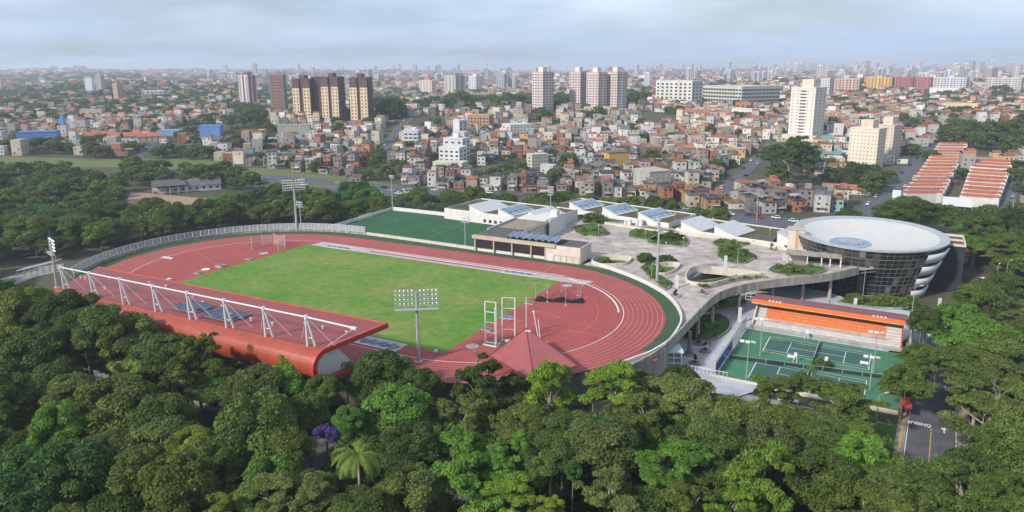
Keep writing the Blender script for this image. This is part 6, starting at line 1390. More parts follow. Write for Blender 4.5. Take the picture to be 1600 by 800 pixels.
tower(1268, 221, 138, 39, 17, 26, (.68, .63, .56), 'tall cream white tower with dark balconies down its middle', wall2=(.11, .10, .10), cols=(5, 3), rows=16, capw=0, winw=.2, winh=.25, band=(.36, .60), extra=lambda T0, WL, WR, H, fh: (MB().box(-WL*.62, WR*.1, H+.7, -WL*.15, WR*.7, H+7).build('roof_block', mat('cream_block', (.66, .58, .44), .8), T0), [MB().tube((-WL*.6+k*1.3, WR*.3, H+7), (-WL*.6+k*1.3, WR*.3, H+13-(k % 3)), .1, n=4).build('antenna', M_STEEL, T0) for k in range(8)], MB().box(-WL*1.1, -6, -2, 6, -.01, 5).build('podium', M_CREAM, T0)))
tower(1367, 266, 203, 46, 12, 20, (.66, .58, .47), 'cream beige tower with small windows, nearer one of a staggered pair', cols=(8, 3), rows=10, capw=0, winw=.26, winh=.22, extra=lambda T0, WL, WR, H, fh: MB().box(-WL*.68, WR*.1, H+.7, -WL*.25, WR*.8, H+6).build('roof_block', mat('beige_block', (.64, .52, .42), .8), T0))
tower(1392, 250, 197, 25, 13, 24, (.58, .50, .40), 'cream beige tower standing behind and right of its nearer twin', cols=(4, 3), rows=10, capw=0, winw=.26, winh=.22, extra=lambda T0, WL, WR, H, fh: MB().box(-WL*.8, WR*.1, H+.7, -WL*.2, WR*.8, H+6).build('roof_block', mat('beige_block', (.64, .52, .42), .8), T0))
tower(675, 148, 126, 19, 7, 25, (.64, .55, .44), 'cream tower with an orange spired top', wall2=(.5, .27, .17), cols=(4, 2), rows=8, capw=.45, caph=5, extra=lambda T0, WL, WR, H, fh: MB().lathe([(WL*.24, H+5), (WL*.12, H+11), (.3, H+16), (0, H+22)], c=(-WL/2, WR/2), n=8).build('spire', mat('orange_spire', (.45, .22, .13), .8), T0))
tower(712, 148, 118, 17, 15, 40, (.50, .46, .40), 'beige tower with dark vertical recesses between the spired tower and the white ones', wall2=(.2, .17, .16), cols=(3, 3), rows=10, capw=.4, caph=4, stripes=[('R', .1, .3), ('R', .6, .8)])
tower(744, 143, 119, 12, 13, 42, (.60, .58, .56), 'white tower with pointed roof block near the radio mast', cols=(3, 3), rows=10, capw=.4, caph=6)
tower(788, 142, 116, 13, 4, 24, (.33, .36, .40), 'blue grey slab tower with white edge', cols=(3, 1), rows=10, capw=0)
tower(805, 142, 121, 12, 3, 24, (.40, .42, .44), 'shorter blue grey tower beside the blue grey slab', cols=(3, 1), rows=9, capw=0)
tower(146, 150, 122, 11, 4, 20, (.66, .66, .66), 'plain white slab tower at the far left', cols=(0, 0), rows=12, capw=0)
tower(160, 146, 117, 9, 6, 30, (.42, .40, .38), 'grey tower directly right of the plain white slab at the far left', cols=(3, 2), rows=12, capw=.4)
tower(186, 162, 131, 7, 9, 45, (.50, .30, .26), 'pink tower at the far left with red right face', wall2=(.36, .13, .09), cols=(2, 2), rows=11, capw=.5, caph=5)
tower(4, 145, 122, 12, 4, 24, (.50, .44, .37), 'beige tower cut by the left edge of the picture', cols=(3, 2), rows=8, capw=0)
tower(256, 154, 142, 33, 5, 14, (.62, .60, .57), 'low white striped slab among the houses at the far left', wall2=(.3, .24, .22), cols=(8, 1), rows=4, capw=0, stripes=[('L', .1, .16), ('L', .3, .36), ('L', .5, .56), ('L', .7, .76), ('L', .9, .96)])
for (px, base, top, wl, wr, c, lab) in [(1341, 146, 123, 44, 4, (.52, .32, .24), 'salmon apartment slab left of the yellow one'), (1392, 141, 121, 44, 5, (.62, .36, .08), 'bright yellow and orange apartment slab'), (1425, 141, 121, 28, 4, (.34, .10, .09), 'dark red apartment slab just right of the yellow one'), (1453, 141, 121, 26, 3, (.38, .13, .11), 'dark red apartment slab at the right end of the coloured row'), (1508, 143, 121, 52, 4, (.52, .52, .54), 'long pale grey apartment slab right of the dark red ones'), (1594, 142, 122, 58, 4, (.50, .48, .42), 'low cream flat roofed block near the right edge')]:
    tower(px, base, top, wl, wr, 15, c, lab, cols=(int(wl/5), 1), rows=6, capw=.12, caph=3, wall2=tuple(min(1, k*1.25) for k in c), winw=.5, stripes=[('L', .22, .28), ('L', .48, .54), ('L', .76, .82)], name='apartment_slab')
tower(1294, 158, 123, 16, 7, 26, (.55, .56, .58), 'white tower directly behind the tall cream white tower', cols=(4, 2), rows=12, capw=0)
tower(1510, 122, 109, 30, 4, 18, (.20, .20, .23), 'dark grey stepped tower on the skyline at the right', cols=(5, 1), rows=6, capw=.4)
tower(1526, 178, 163, 56, 5, 12, (.62, .50, .28), 'long yellow school like building with arched dark windows', cols=(8, 1), rows=2, capw=0, name='yellow_building', cat='building', group='larger buildings among the houses', winw=.4, winh=.5)
GB2 = dict(cat='building', group='larger buildings among the houses', name='block_building')
tower(951, 260, 240, 13, 33, 58, (.60, .37, .07), 'ochre yellow block with two small windows on its end wall', cols=(2, 0), rows=4, capw=0, winw=.25, capc=(.2, .12, .1), **GB2)
tower(1014, 296, 270, 26, 34, 55, (.40, .375, .34), 'raw grey concrete block with weathered walls near the dense houses', cols=(3, 4), rows=4, capw=0, winw=.15, winh=.2, **GB2)
tower(722, 275, 256, 46, 10, 22, (.55, .52, .40), 'broad cream block with a row of barred windows, lowest part of the white stepped building', cols=(7, 2), rows=2, capw=0, winw=.6, **GB2)
tower(718, 262, 232, 32, 12, 25, (.62, .61, .59), 'white block of the stepped building, above the cream block', cols=(4, 2), rows=4, capw=0, winw=.5, **GB2)
tower(723, 252, 218, 30, 12, 25, (.58, .57, .56), 'upper white block of the stepped building', cols=(3, 2), rows=5, capw=.3, **GB2)
tower(726, 240, 208, 18, 8, 25, (.50, .49, .47), 'topmost grey block of the stepped building', cols=(2, 1), rows=4, capw=0, **GB2)
tower(718, 214, 189, 10, 12, 45, (.58, .57, .56), 'narrow white tower house left of the orange brick block', cols=(0, 2), rows=5, capw=0, **GB2)
tower(764, 204, 181, 34, 8, 18, (.42, .27, .15), 'orange brown brick block with concrete frame', cols=(7, 1), rows=4, capw=0, winw=.4, wall2=(.3, .2, .13), stripes=[('L', .2, .24), ('L', .4, .44), ('L', .6, .64), ('L', .8, .84)], **GB2)
tower(797, 212, 196, 13, 36, 65, (.60, .57, .47), 'cream three storey block with square windows right of the stepped building', cols=(2, 7), rows=3, capw=0, winw=.35, **GB2)
tower(831, 262, 243, 8, 26, 62, (.50, .46, .40), 'beige three storey block right of the stepped building, nearer than the cream one', cols=(1, 6), rows=3, capw=0, winw=.3, **GB2)
tower(864, 280, 260, 20, 5, 18, (.50, .47, .42), 'plain beige cube shaped house with two windows beyond the solar skylights', cols=(2, 1), rows=2, capw=0, winw=.2, winh=.3, **GB2)
tower(484, 210, 196, 50, 3, 10, (.33, .32, .27), 'long grey warehouse below the brown towers', cols=(0, 0), rows=1, capw=0, **GB2)
tower(653, 226, 205, 22, 6, 20, (.50, .52, .55), 'white and grey block beside the steep street', cols=(3, 1), rows=3, capw=0, winw=.7, **GB2)
tower(90, 218, 206, 62, 6, 12, (.10, .20, .46), 'long bright blue industrial building at the left', cols=(0, 0), rows=2, capw=0, **GB2)
tower(345, 216, 197, 32, 5, 16, (.12, .24, .50), 'blue warehouse with pale pitched roof at the left', cols=(0, 0), rows=2, capw=0, **GB2)
tower(280, 213, 205, 34, 14, 30, (.16, .27, .40), 'low blue green warehouse left of the blue one', cols=(0, 0), rows=2, capw=0, **GB2)
tower(101, 206, 182, 5, 3, 35, (.10, .24, .55), 'slim blue water tower leaning over the blue buildings', cols=(0, 0), rows=2, capw=0, cat='water tower', group='larger buildings among the houses', name='water_tower')
tower(160, 187, 172, 34, 6, 20, (.45, .40, .30), 'beige and brown block among trees at the left', cols=(3, 1), rows=2, capw=0, **GB2)
tower(1322, 226, 216, 42, 8, 15, (.16, .32, .28), 'green roofed sports hall beside the cream beige tower', cols=(0, 0), rows=1, capw=0, roofc=(.1, .3, .25), **GB2)
tower(1312, 251, 242, 44, 8, 15, (.14, .29, .26), 'long low green hall in front of the sports hall', cols=(0, 0), rows=1, capw=0, **GB2)
tower(1200, 186, 172, 60, 6, 20, (.62, .60, .58), 'long white hall above the dense houses', cols=(0, 0), rows=1, capw=0, **GB2)
tower(1500, 150, 138, 50, 3, 10, (.68, .66, .64), 'bright white hall with low roof at the right', cols=(0, 0), rows=1, capw=0, **GB2)
tower(1172, 176, 161, 24, 4, 15, (.40, .16, .09), 'orange red block under the long office building', cols=(3, 1), rows=2, capw=0, **GB2)
# terracotta roofed row buildings: tiled gable on a box
def gable(px, base, hpx, wpx, depth, wallc, roofc, label, name='tiled_building', storeys=2, yaw=0.0, cat='building', group='larger buildings among the houses'):
    p = atT(px, base); dist = (p-Vector((0, 0, CAMH))).dot(FW); s_ = dist/F_PX; W__ = wpx*s_; H = hpx*s_; los = math.atan2(p.x, p.y)
    t = thing(name, label, cat, p, -los+yaw, group); wm = mat('wallg_%d_%d_%d' % tuple(int(c*99) for c in wallc), wallc, .85, var=.1, scale=.3); rm = mat('roofg_%d_%d_%d' % tuple(int(c*99) for c in roofc), roofc, .85, var=.22, scale=.4)
    MB().box(0, 0, -1.5, W__, depth, H).build('wall', wm, t); rh = depth*.2; mb = MB(); e = .6
    mb.v = [(-e, -e, H), (W__+e, -e, H), (W__+e, depth+e, H), (-e, depth+e, H), (-e, depth/2, H+rh), (W__+e, depth/2, H+rh)]; mb.f = [(0, 1, 5, 4), (2, 3, 4, 5), (1, 2, 5), (3, 0, 4), (3, 2, 1, 0)]; mb.m = [0]*5; mb.build('roof', rm, t)
    n = max(2, int(W__/3.6))
    for r in range(storeys):
        for c in range(n):
            if n*storeys > 60 and c % 2: continue
            o = bpy.data.objects.new('window', WINM); COL.objects.link(o); o.parent = t; o.location = (W__*(c+.5)/n, -.03, H*(r+.55)/storeys); o.scale = (1.3, 1, H/storeys*.42)
    c = p+Vector((math.cos(-los)*W__/2, math.sin(-los)*W__/2+depth/2, 0)); BIGFOOT.append((c.x, c.y, W__/2)); return t
TC = (.42, .14, .075)
for a in [(130, 221, 8, 46, 14, (.60, .45, .24), TC, 'yellow walled building with red tiled roof, leftmost of the long tiled row'), (178, 222, 8, 40, 14, (.62, .58, .55), TC, 'long pale building with red tiled roof, middle of the tiled row'), (216, 222, 8, 32, 14, (.58, .50, .36), TC, 'yellowish building with red tiled roof at the right end of the tiled row'), (1065, 183, 8, 26, 12, (.62, .56, .44), TC, 'cream two storey building with red roof, leftmost below the slab block'), (1092, 185, 8, 26, 12, (.62, .56, .44), TC, 'cream two storey building with red roof, middle one below the slab block'), (1118, 187, 8, 26, 12, (.42, .50, .24), (.35, .15, .1), 'pale green two storey building with red roof below the office building'), (1272, 310, 12, 40, 10, (.66, .64, .60), (.07, .07, .075), 'white two storey house with dark roof near the glass drum'), (1285, 301, 8, 68, 10, (.55, .5, .45), TC, 'long red tiled house behind the white dark roofed one'), (1292, 262, 14, 20, 9, (.70, .67, .58), (.5, .48, .45), 'white house left of the trees at the cream beige tower')]: gable(*a)
# ------------------------------------------------------------ row houses with orange roofs
def rowhouses(A0, A1, B0, B1, n, nm, group, zoff=0, first=0):
    # A0->A1 is the street side, B0->B1 the yard side
    A0, A1, B0, B1 = [Vector((atT(*p).x, atT(*p).y, 0)) for p in (A0, A1, B0, B1)]; rnd = random.Random(int(A0.x))
    for k in range(n):
        f0, f1 = k/n+.004, (k+1)/n-.004; a = A0.lerp(A1, f0); b = B0.lerp(B1, f0); c = B0.lerp(B1, f1); d = A0.lerp(A1, f1); g = Tz(a.x, a.y); H = rnd.uniform(4.9, 5.15); ww = Vector((.05, .02, 0))
        wc = rnd.choice([(.58, .54, .48), (.60, .48, .30), (.62, .60, .58), (.52, .48, .44)]); rc = rnd.choice([(.44, .125, .06), (.40, .11, .06), (.46, .15, .075), (.36, .11, .07)])
        lab = 'narrow orange roofed row house, %s from the near end of %s' % (['first']+[None]*0 and (['first']+ORD[1:])[k], nm)
        t = thing('row_house', lab, 'row house', (a.x, a.y, g), 0, group); P = [q-a for q in (a, b, c, d)]; wm = mat('roww_%d' % int(wc[0]*99+wc[2]*999), wc, .85, var=.12, scale=.4); rm = mat('rowr_%d' % int(rc[0]*999), rc, .85, var=.22, scale=.5)
        MB().prism([(q.x, q.y) for q in P], -2, H).build('wall', wm, t)
        e = [P[0].lerp(P[1], -.02), P[0].lerp(P[1], 1.02), P[3].lerp(P[2], 1.02), P[3].lerp(P[2], -.02)]; m0 = (e[0]+e[3])/2; m1 = (e[1]+e[2])/2; sl_ = .9; mb = MB()
        mb.v = [(q.x, q.y, H+.05) for q in e]+[(m0.x, m0.y, H+sl_), (m1.x, m1.y, H+sl_)]; mb.f = [(0, 1, 5, 4), (2, 3, 4, 5), (0, 4, 3), (1, 2, 5)]; mb.m = [0]*4; o = mb.build('roof', rm, t)
        bm = bmesh.new(); bm.from_mesh(o.data); bmesh.ops.recalc_face_normals(bm, faces=bm.faces); bm.to_mesh(o.data); bm.free()
        [MB().wall([(P[1].x*f0_, P[1].y*f0_), (P[1].x*f1_, P[1].y*f1_)], .25, 0, H+.3).build('party_wall', M_WHITE, t) for f0_, f1_ in ((-.05, rnd.uniform(.02, .12)), (rnd.uniform(.88, .97), 1.05))]
        for q in range(2):
            w_ = P[0].lerp(P[3], .28+.44*q); o = bpy.data.objects.new('window', WINM); COL.objects.link(o); o.parent = t; o.location = (w_.x-.05, w_.y, H*.62); o.rotation_euler = (0, 0, math.atan2(P[3].y, P[3].x)); o.scale = (1.4, 4, 1.2)
    c = (A0+A1+B0+B1)/4
    for f in np.linspace(0, 1, 9): q = A0.lerp(A1, f).lerp(B0.lerp(B1, f), .5); BIGFOOT.append((q.x, q.y, (A0-B0).length*.62))
rowhouses((1408, 318), (1468, 232), (1468, 318), (1510, 232), 17, 'the left row', 'orange roofed row along the wide street')
rowhouses((1500, 322), (1522, 258), (1556, 326), (1580, 262), 11, 'the right row', 'orange roofed row at the right')
def shedroof(px, py, wpx, dep, h, roofm, wallm, label, yaw=0, posts=True, name='open_shed'):
    p = atT(px, py); dist = (p-Vector((0, 0, CAMH))).dot(FW); W__ = wpx*dist/F_PX; t = thing(name, label, 'shed', p, -math.atan2(p.x, p.y)+yaw, 'open sheds'); mb = MB(); mb.v = [(0, 0, h), (W__, 0, h), (W__, dep, h+1.6), (0, dep, h+1.6)]; mb.v += [(a, b, c+.25) for a, b, c in mb.v]
    mb.f = [(3, 2, 1, 0), (4, 5, 6, 7), (0, 1, 5, 4), (1, 2, 6, 5), (2, 3, 7, 6), (3, 0, 4, 7)]; mb.m = [0]*6; mb.build('roof', roofm, t)
    for k in range(5):
        for y in (.5, dep-.6): MB().box(W__*k/4.1+.2, y, -.5, W__*k/4.1+.5, y+.3, h+(1.4 if y > 1 else .05)).build('post', wallm, t)
    MB().box(.5, dep-1, -.5, W__-.5, dep-.7, h+1.2).build('back_wall', wallm, t); BIGFOOT.append((p.x, p.y, W__*.6)); return t
shedroof(1470, 335, 40, 16, 4.5, M_WHITE, M_CONC, 'open shed with bright white roof at the end of the row houses')
shedroof(1392, 324, 12, 14, 5.0, M_WSTEEL, M_CONC, 'pale blue walled yard at the near end of the row houses')
shedroof(238, 306, 50, 14, 4.6, M_ROOFG, M_WHITE, 'low open shed with dark roof beside the dirt yard')
t = gable(247, 303, 9, 92, 16, (.62, .60, .58), (.13, .12, .125), 'long white hall with dark grey roof behind the dirt yard', storeys=1)
gable(470, 325, 8, 80, 16, (.58, .57, .56), (.16, .15, .15), 'white house with grey roof among the trees beyond the fence', storeys=1)
# ------------------------------------------------------------ the small houses
LANDM = [('lone pinkish tower', 848, 176), ('three pinkish towers', 930, 174), ('steep street', 618, 215), ('stepped white building', 705, 275), ('ochre yellow block', 960, 260), ('raw concrete block', 1018, 296), ('brown towers', 520, 195), ('blue warehouse', 330, 216), ('long tiled row', 190, 222), ('tall cream white tower', 1255, 222), ('cream beige towers', 1370, 268), ('orange row houses', 1470, 280), ('green belt', 900, 300), ('parked car street', 1200, 330), ('long avenue bend', 560, 285), ('big eucalyptus', 1228, 290), ('small cube house', 860, 280), ('white dark roofed house', 1290, 310), ('office building', 1150, 168), ('beige three storey block', 845, 262)]
LANDW = [(n_, atT(a, b)) for n_, a, b in LANDM]
USED = {}
def place_label(x, y, what, lands=None):
    L = min(lands or LANDW, key=lambda l: math.hypot(l[1].x-x, (l[1].y-y))); dx_, dy_ = x-L[1].x, y-L[1].y; los = math.atan2(L[1].x, L[1].y); lat = dx_*math.cos(los)-dy_*math.sin(los); dep = dx_*math.sin(los)+dy_*math.cos(los)
    side = ('right of' if lat > 0 else 'left of') if abs(lat) > abs(dep) else ('beyond' if dep > 0 else 'before')
    key = (what, side, L[0]); k = USED.get(key, 0); USED[key] = k+1
    return '%s, %s %s %s' % (what, ordn(k), side, L[0])
HB = [(-300, 236), (-80, 239), (0, 241), (100, 243), (180, 246), (330, 249), (420, 262), (500, 272), (562, 284), (566, 262), (586, 240), (600, 300), (740, 304), (900, 306), (1000, 310), (1090, 324), (1180, 334), (1300, 350), (1348, 352), (1420, 330), (1500, 336), (1620, 345), (1900, 340)]
hbx = np.array([p[0] for p in HB], float); hby = np.array([p[1] for p in HB], float)
NOHOUSE = [[tuple(atT(*p)[:2]) for p in poly] for poly in (
    [(575, 290), (640, 292), (625, 262), (600, 238), (582, 240)], [(578, 190), (640, 190), (640, 165), (610, 150), (578, 150)], [(640, 175), (700, 175), (840, 170), (1000, 172), (1015, 150), (850, 150), (690, 152)],
    [(1180, 300), (1275, 300), (1270, 225), (1190, 225)], [(1295, 300), (1420, 300), (1390, 262), (1300, 268)], [(1455, 245), (1620, 250), (1620, 190), (1470, 195)], [(985, 262), (1055, 258), (1055, 240), (1000, 240)], [(350, 205), (420, 205), (420, 172), (370, 172)], [(20, 240), (160, 240), (170, 225), (20, 225)], [(230, 250), (330, 250), (325, 225), (230, 225)], [(800, 290), (930, 262), (800, 245), (735, 262), (735, 290)], [(1600, 300), (1520, 345), (1390, 345), (1400, 322), (1560, 330)],
    [(820, 200), (880, 200), (870, 178), (825, 178)], [(610, 205), (700, 205), (690, 180), (620, 185)], [(1395, 205), (1470, 205), (1470, 180), (1400, 185)], [(1000, 195), (1060, 195), (1060, 175), (1000, 175)])]
rngh = np.random.default_rng(99)
def gen_houses():
    out = []; dmin, dmax = 330, 7500; d = dmin; row = 0
    while d < dmax:
        s_ = max(7.6, d*0.0082); x = -d*.98+(row % 3)*s_*.4
        while x < d*1.02:
            out.append((x+rngh.uniform(-.2, .2)*s_, d+rngh.uniform(-.25, .25)*s_+20*math.sin(x/160), s_)); x += s_*rngh.choice([1.0, 1.12, .85, 1.5])
        d += s_*(1.2 if row % 4 else 1.75); row += 1
    a = np.array(out); x, y, s_ = a.T; z = T(x, y); k = (np.stack([x, y, z-CAMH], 1)@np.array(FW)); px = 800+F_PX*(np.stack([x, y, z-CAMH], 1)@np.array(RT))/k; py = CYP-F_PX*(np.stack([x, y, z-CAMH], 1)@np.array(UPV))/k
    ok = (px > -260) & (px < 1880) & (py < np.interp(px, hbx, hby))
    for (bx_, by_, br) in BIGFOOT: ok &= np.hypot(x-bx_, y-by_) > br+s_*.3
    for pts, wd in AVENUES:
        P = np.array([(p.x, p.y) for p in pts])
        dd = np.min(np.hypot(x[:, None]-P[None, :, 0], y[:, None]-P[None, :, 1]), axis=1); ok &= dd > wd/2+s_*.62
    for poly in NOHOUSE:
        P = np.array(poly); c = np.zeros(len(x), bool); j = len(P)-1
        for i in range(len(P)):
            xi, yi = P[i]; xj, yj = P[j]
            with np.errstate(divide='ignore', invalid='ignore'): c ^= ((yi > y) != (yj > y)) & (x < (xj-xi)*(y-yi)/(yj-yi)+xi)
            j = i
        ok &= ~c
    nz = np.sin(x/97+1)*np.sin(y/131)+.6*np.sin(x/41+2)*np.cos(y/53); dist = np.hypot(x, y)
    ok &= ~((nz > 1.02) & (dist > 600)); ok &= rngh.random(len(x)) > np.where(dist > 600, .10, .03)
    return x[ok], y[ok], z[ok], s_[ok], px[ok], py[ok]
hx, hy, hz, hs, hpx, hpy = gen_houses(); NH = len(hx); hd = np.hypot(hx, hy)
WALLS = np.array([(.38, .17, .10), (.33, .305, .275), (.66, .64, .61), (.60, .52, .40), (.54, .34, .17), (.30, .41, .40), (.44, .45, .33), (.48, .35, .31), (.22, .21, .20), (.27, .33, .42)]); WN = ['brick red', 'raw grey', 'white', 'cream', 'ochre', 'turquoise', 'pale green', 'pink', 'dark grey', 'pale blue']
ROOFS = np.array([(.33, .135, .078), (.22, .105, .075), (.17, .165, .16), (.27, .255, .24), (.10, .095, .095), (.48, .47, .45)]); RNm = ['orange tiled', 'brown tiled', 'grey sheet', 'pale concrete', 'dark', 'whitish']
fav = (hd < 520) | ((hpx < 900) & (hd < 620)); right_ = hpx > 1000
wi = np.where(fav, rngh.choice(10, NH, p=[.17, .19, .27, .16, .05, .03, .02, .04, .06, .01]), rngh.choice(10, NH, p=[.05, .11, .41, .23, .05, .01, .02, .05, .06, .01]))
ri = np.where(fav, rngh.choice(6, NH, p=[.18, .15, .27, .18, .15, .07]), np.where(right_, rngh.choice(6, NH, p=[.36, .29, .13, .09, .07, .06]), rngh.choice(6, NH, p=[.22, .20, .22, .16, .12, .08])))
fl = np.where(hd < 1200, rngh.choice([1, 2, 3, 4], NH, p=[.38, .42, .16, .04]), rngh.choice([1, 2, 3, 4], NH, p=[.52, .34, .11, .03])); fh_ = fl*2.75+rngh.uniform(-.2, .6, NH)
fh_ = np.where(hd > 1800, fh_*rngh.choice([1, 1, 1, 1.3, 2.0], NH), fh_)
hw = hs*rngh.uniform(.66, .96, NH); hdp = hs*rngh.uniform(.8, 1.35, NH); yawb = np.where(hx > 150, -.5, np.where(hx < -150, .35, -.1)); hyaw = yawb+.25*np.sin(hx/190)+rngh.normal(0, .05, NH); pitched = (ri < 2) & (rngh.random(NH) < .85)
size = hs/hd; order = np.argsort(hd); 
vis_ok = (hpx > 0) & (hpx < 1600) & (hpy > 150); cand = [i for i in order if vis_ok[i]][:298]; candset = np.zeros(NH, bool); candset[cand] = True
WMAT = [mat('house_wall_'+n_.replace(' ', '_'), tuple(c), .88, var=.2, scale=.35, streak=True, big=4, stain=(.7, .68, .65), objcol=True) for n_, c in zip(WN, WALLS)]; RMAT = [mat('house_roof_'+n_.replace(' ', '_'), tuple(c), .88, var=.3, scale=.5, big=3, objcol=True) for n_, c in zip(RNm, ROOFS)]
M_TANK = mat('blue_water_tank', (.08, .2, .42), .5)
STN = ['', 'one storey', 'two storey', 'three storey', 'four storey']
UNIT = MB().box(-.5, -.5, 0, .5, .5, 1).build('wall', WMAT[0]); UNITM = UNIT.data; bpy.data.objects.remove(UNIT)
UNITS = []
for m_ in WMAT: u = UNITM.copy(); u.materials.clear(); u.materials.append(m_); UNITS.append(u)
gbm = MB(); gbm.v = [(-.54, -.54, 0), (.54, -.54, 0), (.54, .54, 0), (-.54, .54, 0), (-.54, 0, 1), (.54, 0, 1)]; gbm.f = [(0, 1, 5, 4), (2, 3, 4, 5), (1, 2, 5), (3, 0, 4), (3, 2, 1, 0)]; gbm.m = [0]*5
GAB = []; FLT = []
for m_ in RMAT:
    o = gbm.build('roof', m_); GAB.append(o.data); bpy.data.objects.remove(o)
    o = MB().box(-.53, -.53, 0, .53, .53, .16).box(-.53, -.53, .16, .53, -.49, .7).box(-.53, .49, .16, .53, .53, .7).box(-.53, -.489, .16, -.49, .489, .7).box(.49, -.489, .16, .53, .489, .7).build('roof', m_); FLT.append(o.data); bpy.data.objects.remove(o)
TANKM = MB().tube((0, 0, 0), (0, 0, 1.2), .6, .68, 9).build('water_tank', M_TANK); TANK = TANKM.data; bpy.data.objects.remove(TANKM)
def child(name, me, par, loc, scl=(1, 1, 1), rz=0):
    o = bpy.data.objects.new(name, me); COL.objects.link(o); o.parent = par; o.location = loc; o.scale = scl; o.rotation_euler = (0, 0, rz); return o
rndh = random.Random(4); SHEETS = []
for c_ in ((.20, .20, .21), (.36, .35, .34), (.28, .15, .10)): o = MB().box(-.5, -.5, 0, .5, .5, .09).build('sheet_roof', mat('tin_%d' % int(c_[0]*99), c_, .7, var=.35, scale=.8)); SHEETS.append(o.data); bpy.data.objects.remove(o)
for i in cand:
    what = '%s %s house, %s roof' % (WN[wi[i]], STN[fl[i]], RNm[ri[i]])
    t = thing('house', place_label(hx[i], hy[i], what), 'house', (hx[i], hy[i], hz[i]), float(hyaw[i]), 'small houses of the hillside city'); W_, D_, H_ = float(hw[i]), float(hdp[i]), float(fh_[i])
    child('wall', UNITS[wi[i]], t, (0, 0, -2.5), (W_, D_, H_+2.5))
    if pitched[i]: child('roof', GAB[ri[i]], t, (0, 0, H_), (W_, D_, D_*.17), 0)
    else: child('roof', FLT[ri[i]], t, (0, 0, H_), (W_, D_, rndh.uniform(.7, 1.3)))
    for ch_ in t.children: k_ = rndh.uniform(.68, 1.15); ch_.color = (k_, k_*rndh.uniform(.95, 1.03), k_*rndh.uniform(.9, 1.05), 1)
    if fl[i] > 1 and rndh.random() < .35: child('balcony', UNITS[rndh.choice([2, 1, wi[i]])], t, (W_*rndh.uniform(-.15, .15), -D_/2-.45, 2.75), (W_*rndh.uniform(.45, .8), .9, 1.0))
    if not pitched[i] and rndh.random() < .55:
        o = child('sheet_roof', SHEETS[rndh.randrange(3)], t, (W_*rndh.uniform(-.2, .2), D_*rndh.uniform(-.15, .2), H_+rndh.uniform(1.6, 2.4)), (W_*rndh.uniform(.5, .95), D_*rndh.uniform(.45, .8), 1)); o.rotation_euler = (rndh.uniform(-.14, .14), rndh.uniform(-.1, .1), 0)
        for sx2 in (-1, 1): child('roof_post', UNITS[1], t, (W_*.3*sx2, -D_*.1, H_), (.2, .2, 1.9))
    if rndh.random() < .3: o = child('awning', SHEETS[rndh.randrange(3)], t, (W_*rndh.uniform(-.2, .2), -D_/2-.7, 2.5), (W_*.6, 1.5, 1)); o.rotation_euler = (.22, 0, 0)
    for f in range(int(fl[i])):
        for c in range(2):
            if rndh.random() < .85: child('window', WINM, t, (W_*(-.24+.48*c)+rndh.uniform(-.3, .3), -D_/2-.03, 2.75*f+1.55), (rndh.uniform(.8, 1.4), 1.5, rndh.uniform(.9, 1.3)))
        sx_ = -1 if hx[i] > 0 else 1
        if rndh.random() < .6: child('window', WINM, t, (sx_*(W_/2+.03), rndh.uniform(-.25, .25)*D_, 2.75*f+1.55), (1.1, 1.5, 1.0), R(90))
    if rndh.random() < .5 and not pitched[i]: child('door', WINM, t, (W_*.35, -D_/2-.05, 1.05), (.9, 1.8, 2.1))
    if rndh.random() < .3 and not pitched[i]: child('water_tank', TANK, t, (rndh.uniform(-.2, .2)*W_, .2*D_, H_+.15))
    if fl[i] > 1 and rndh.random() < .35: child('upper_room', UNITS[rndh.choice([wi[i], 0, 1])], t, (W_*.15, D_*.12, H_+.1), (W_*.5, D_*.5, 2.4))
# everything farther away as one mass
far = np.where(~candset)[0]; K = len(far); c, s_ = np.cos(hyaw[far]), np.sin(hyaw[far]); W2, D2, H2 = hw[far]/2, hdp[far]/2, fh_[far]; X0, Y0, Z0 = hx[far], hy[far], hz[far]; RH = np.where(pitched[far], D2*2*.17, 0.0)
def P8(lx, ly, lz): return np.stack([X0+lx*c-ly*s_, Y0+lx*s_+ly*c, Z0+lz], 1)
V_ = np.stack([P8(-W2, -D2, -3+0*H2), P8(W2, -D2, -3+0*H2), P8(W2, D2, -3+0*H2), P8(-W2, D2, -3+0*H2), P8(-W2, -D2, H2), P8(W2, -D2, H2), P8(W2, D2, H2), P8(-W2, D2, H2), P8(-W2*1.06, 0*D2, H2+RH+.1), P8(W2*1.06, 0*D2, H2+RH+.1)], 1)
base = (np.arange(K)*10)[:, None]; Q = [(0, 1, 5, 4), (1, 2, 6, 5), (2, 3, 7, 6), (3, 0, 4, 7), (4, 5, 9, 8), (6, 7, 8, 9)]
F_ = np.concatenate([base+np.array(q)[None] for q in Q], 0); wt = WALLS[wi[far]]*rngh.uniform(.55, 1.12, (K, 1)); rt = ROOFS[ri[far]]*rngh.uniform(.6, 1.25, (K, 1))
tn = np.concatenate([wt, wt, wt, wt, rt, rt], 0); VV = V_.reshape(-1, 3)
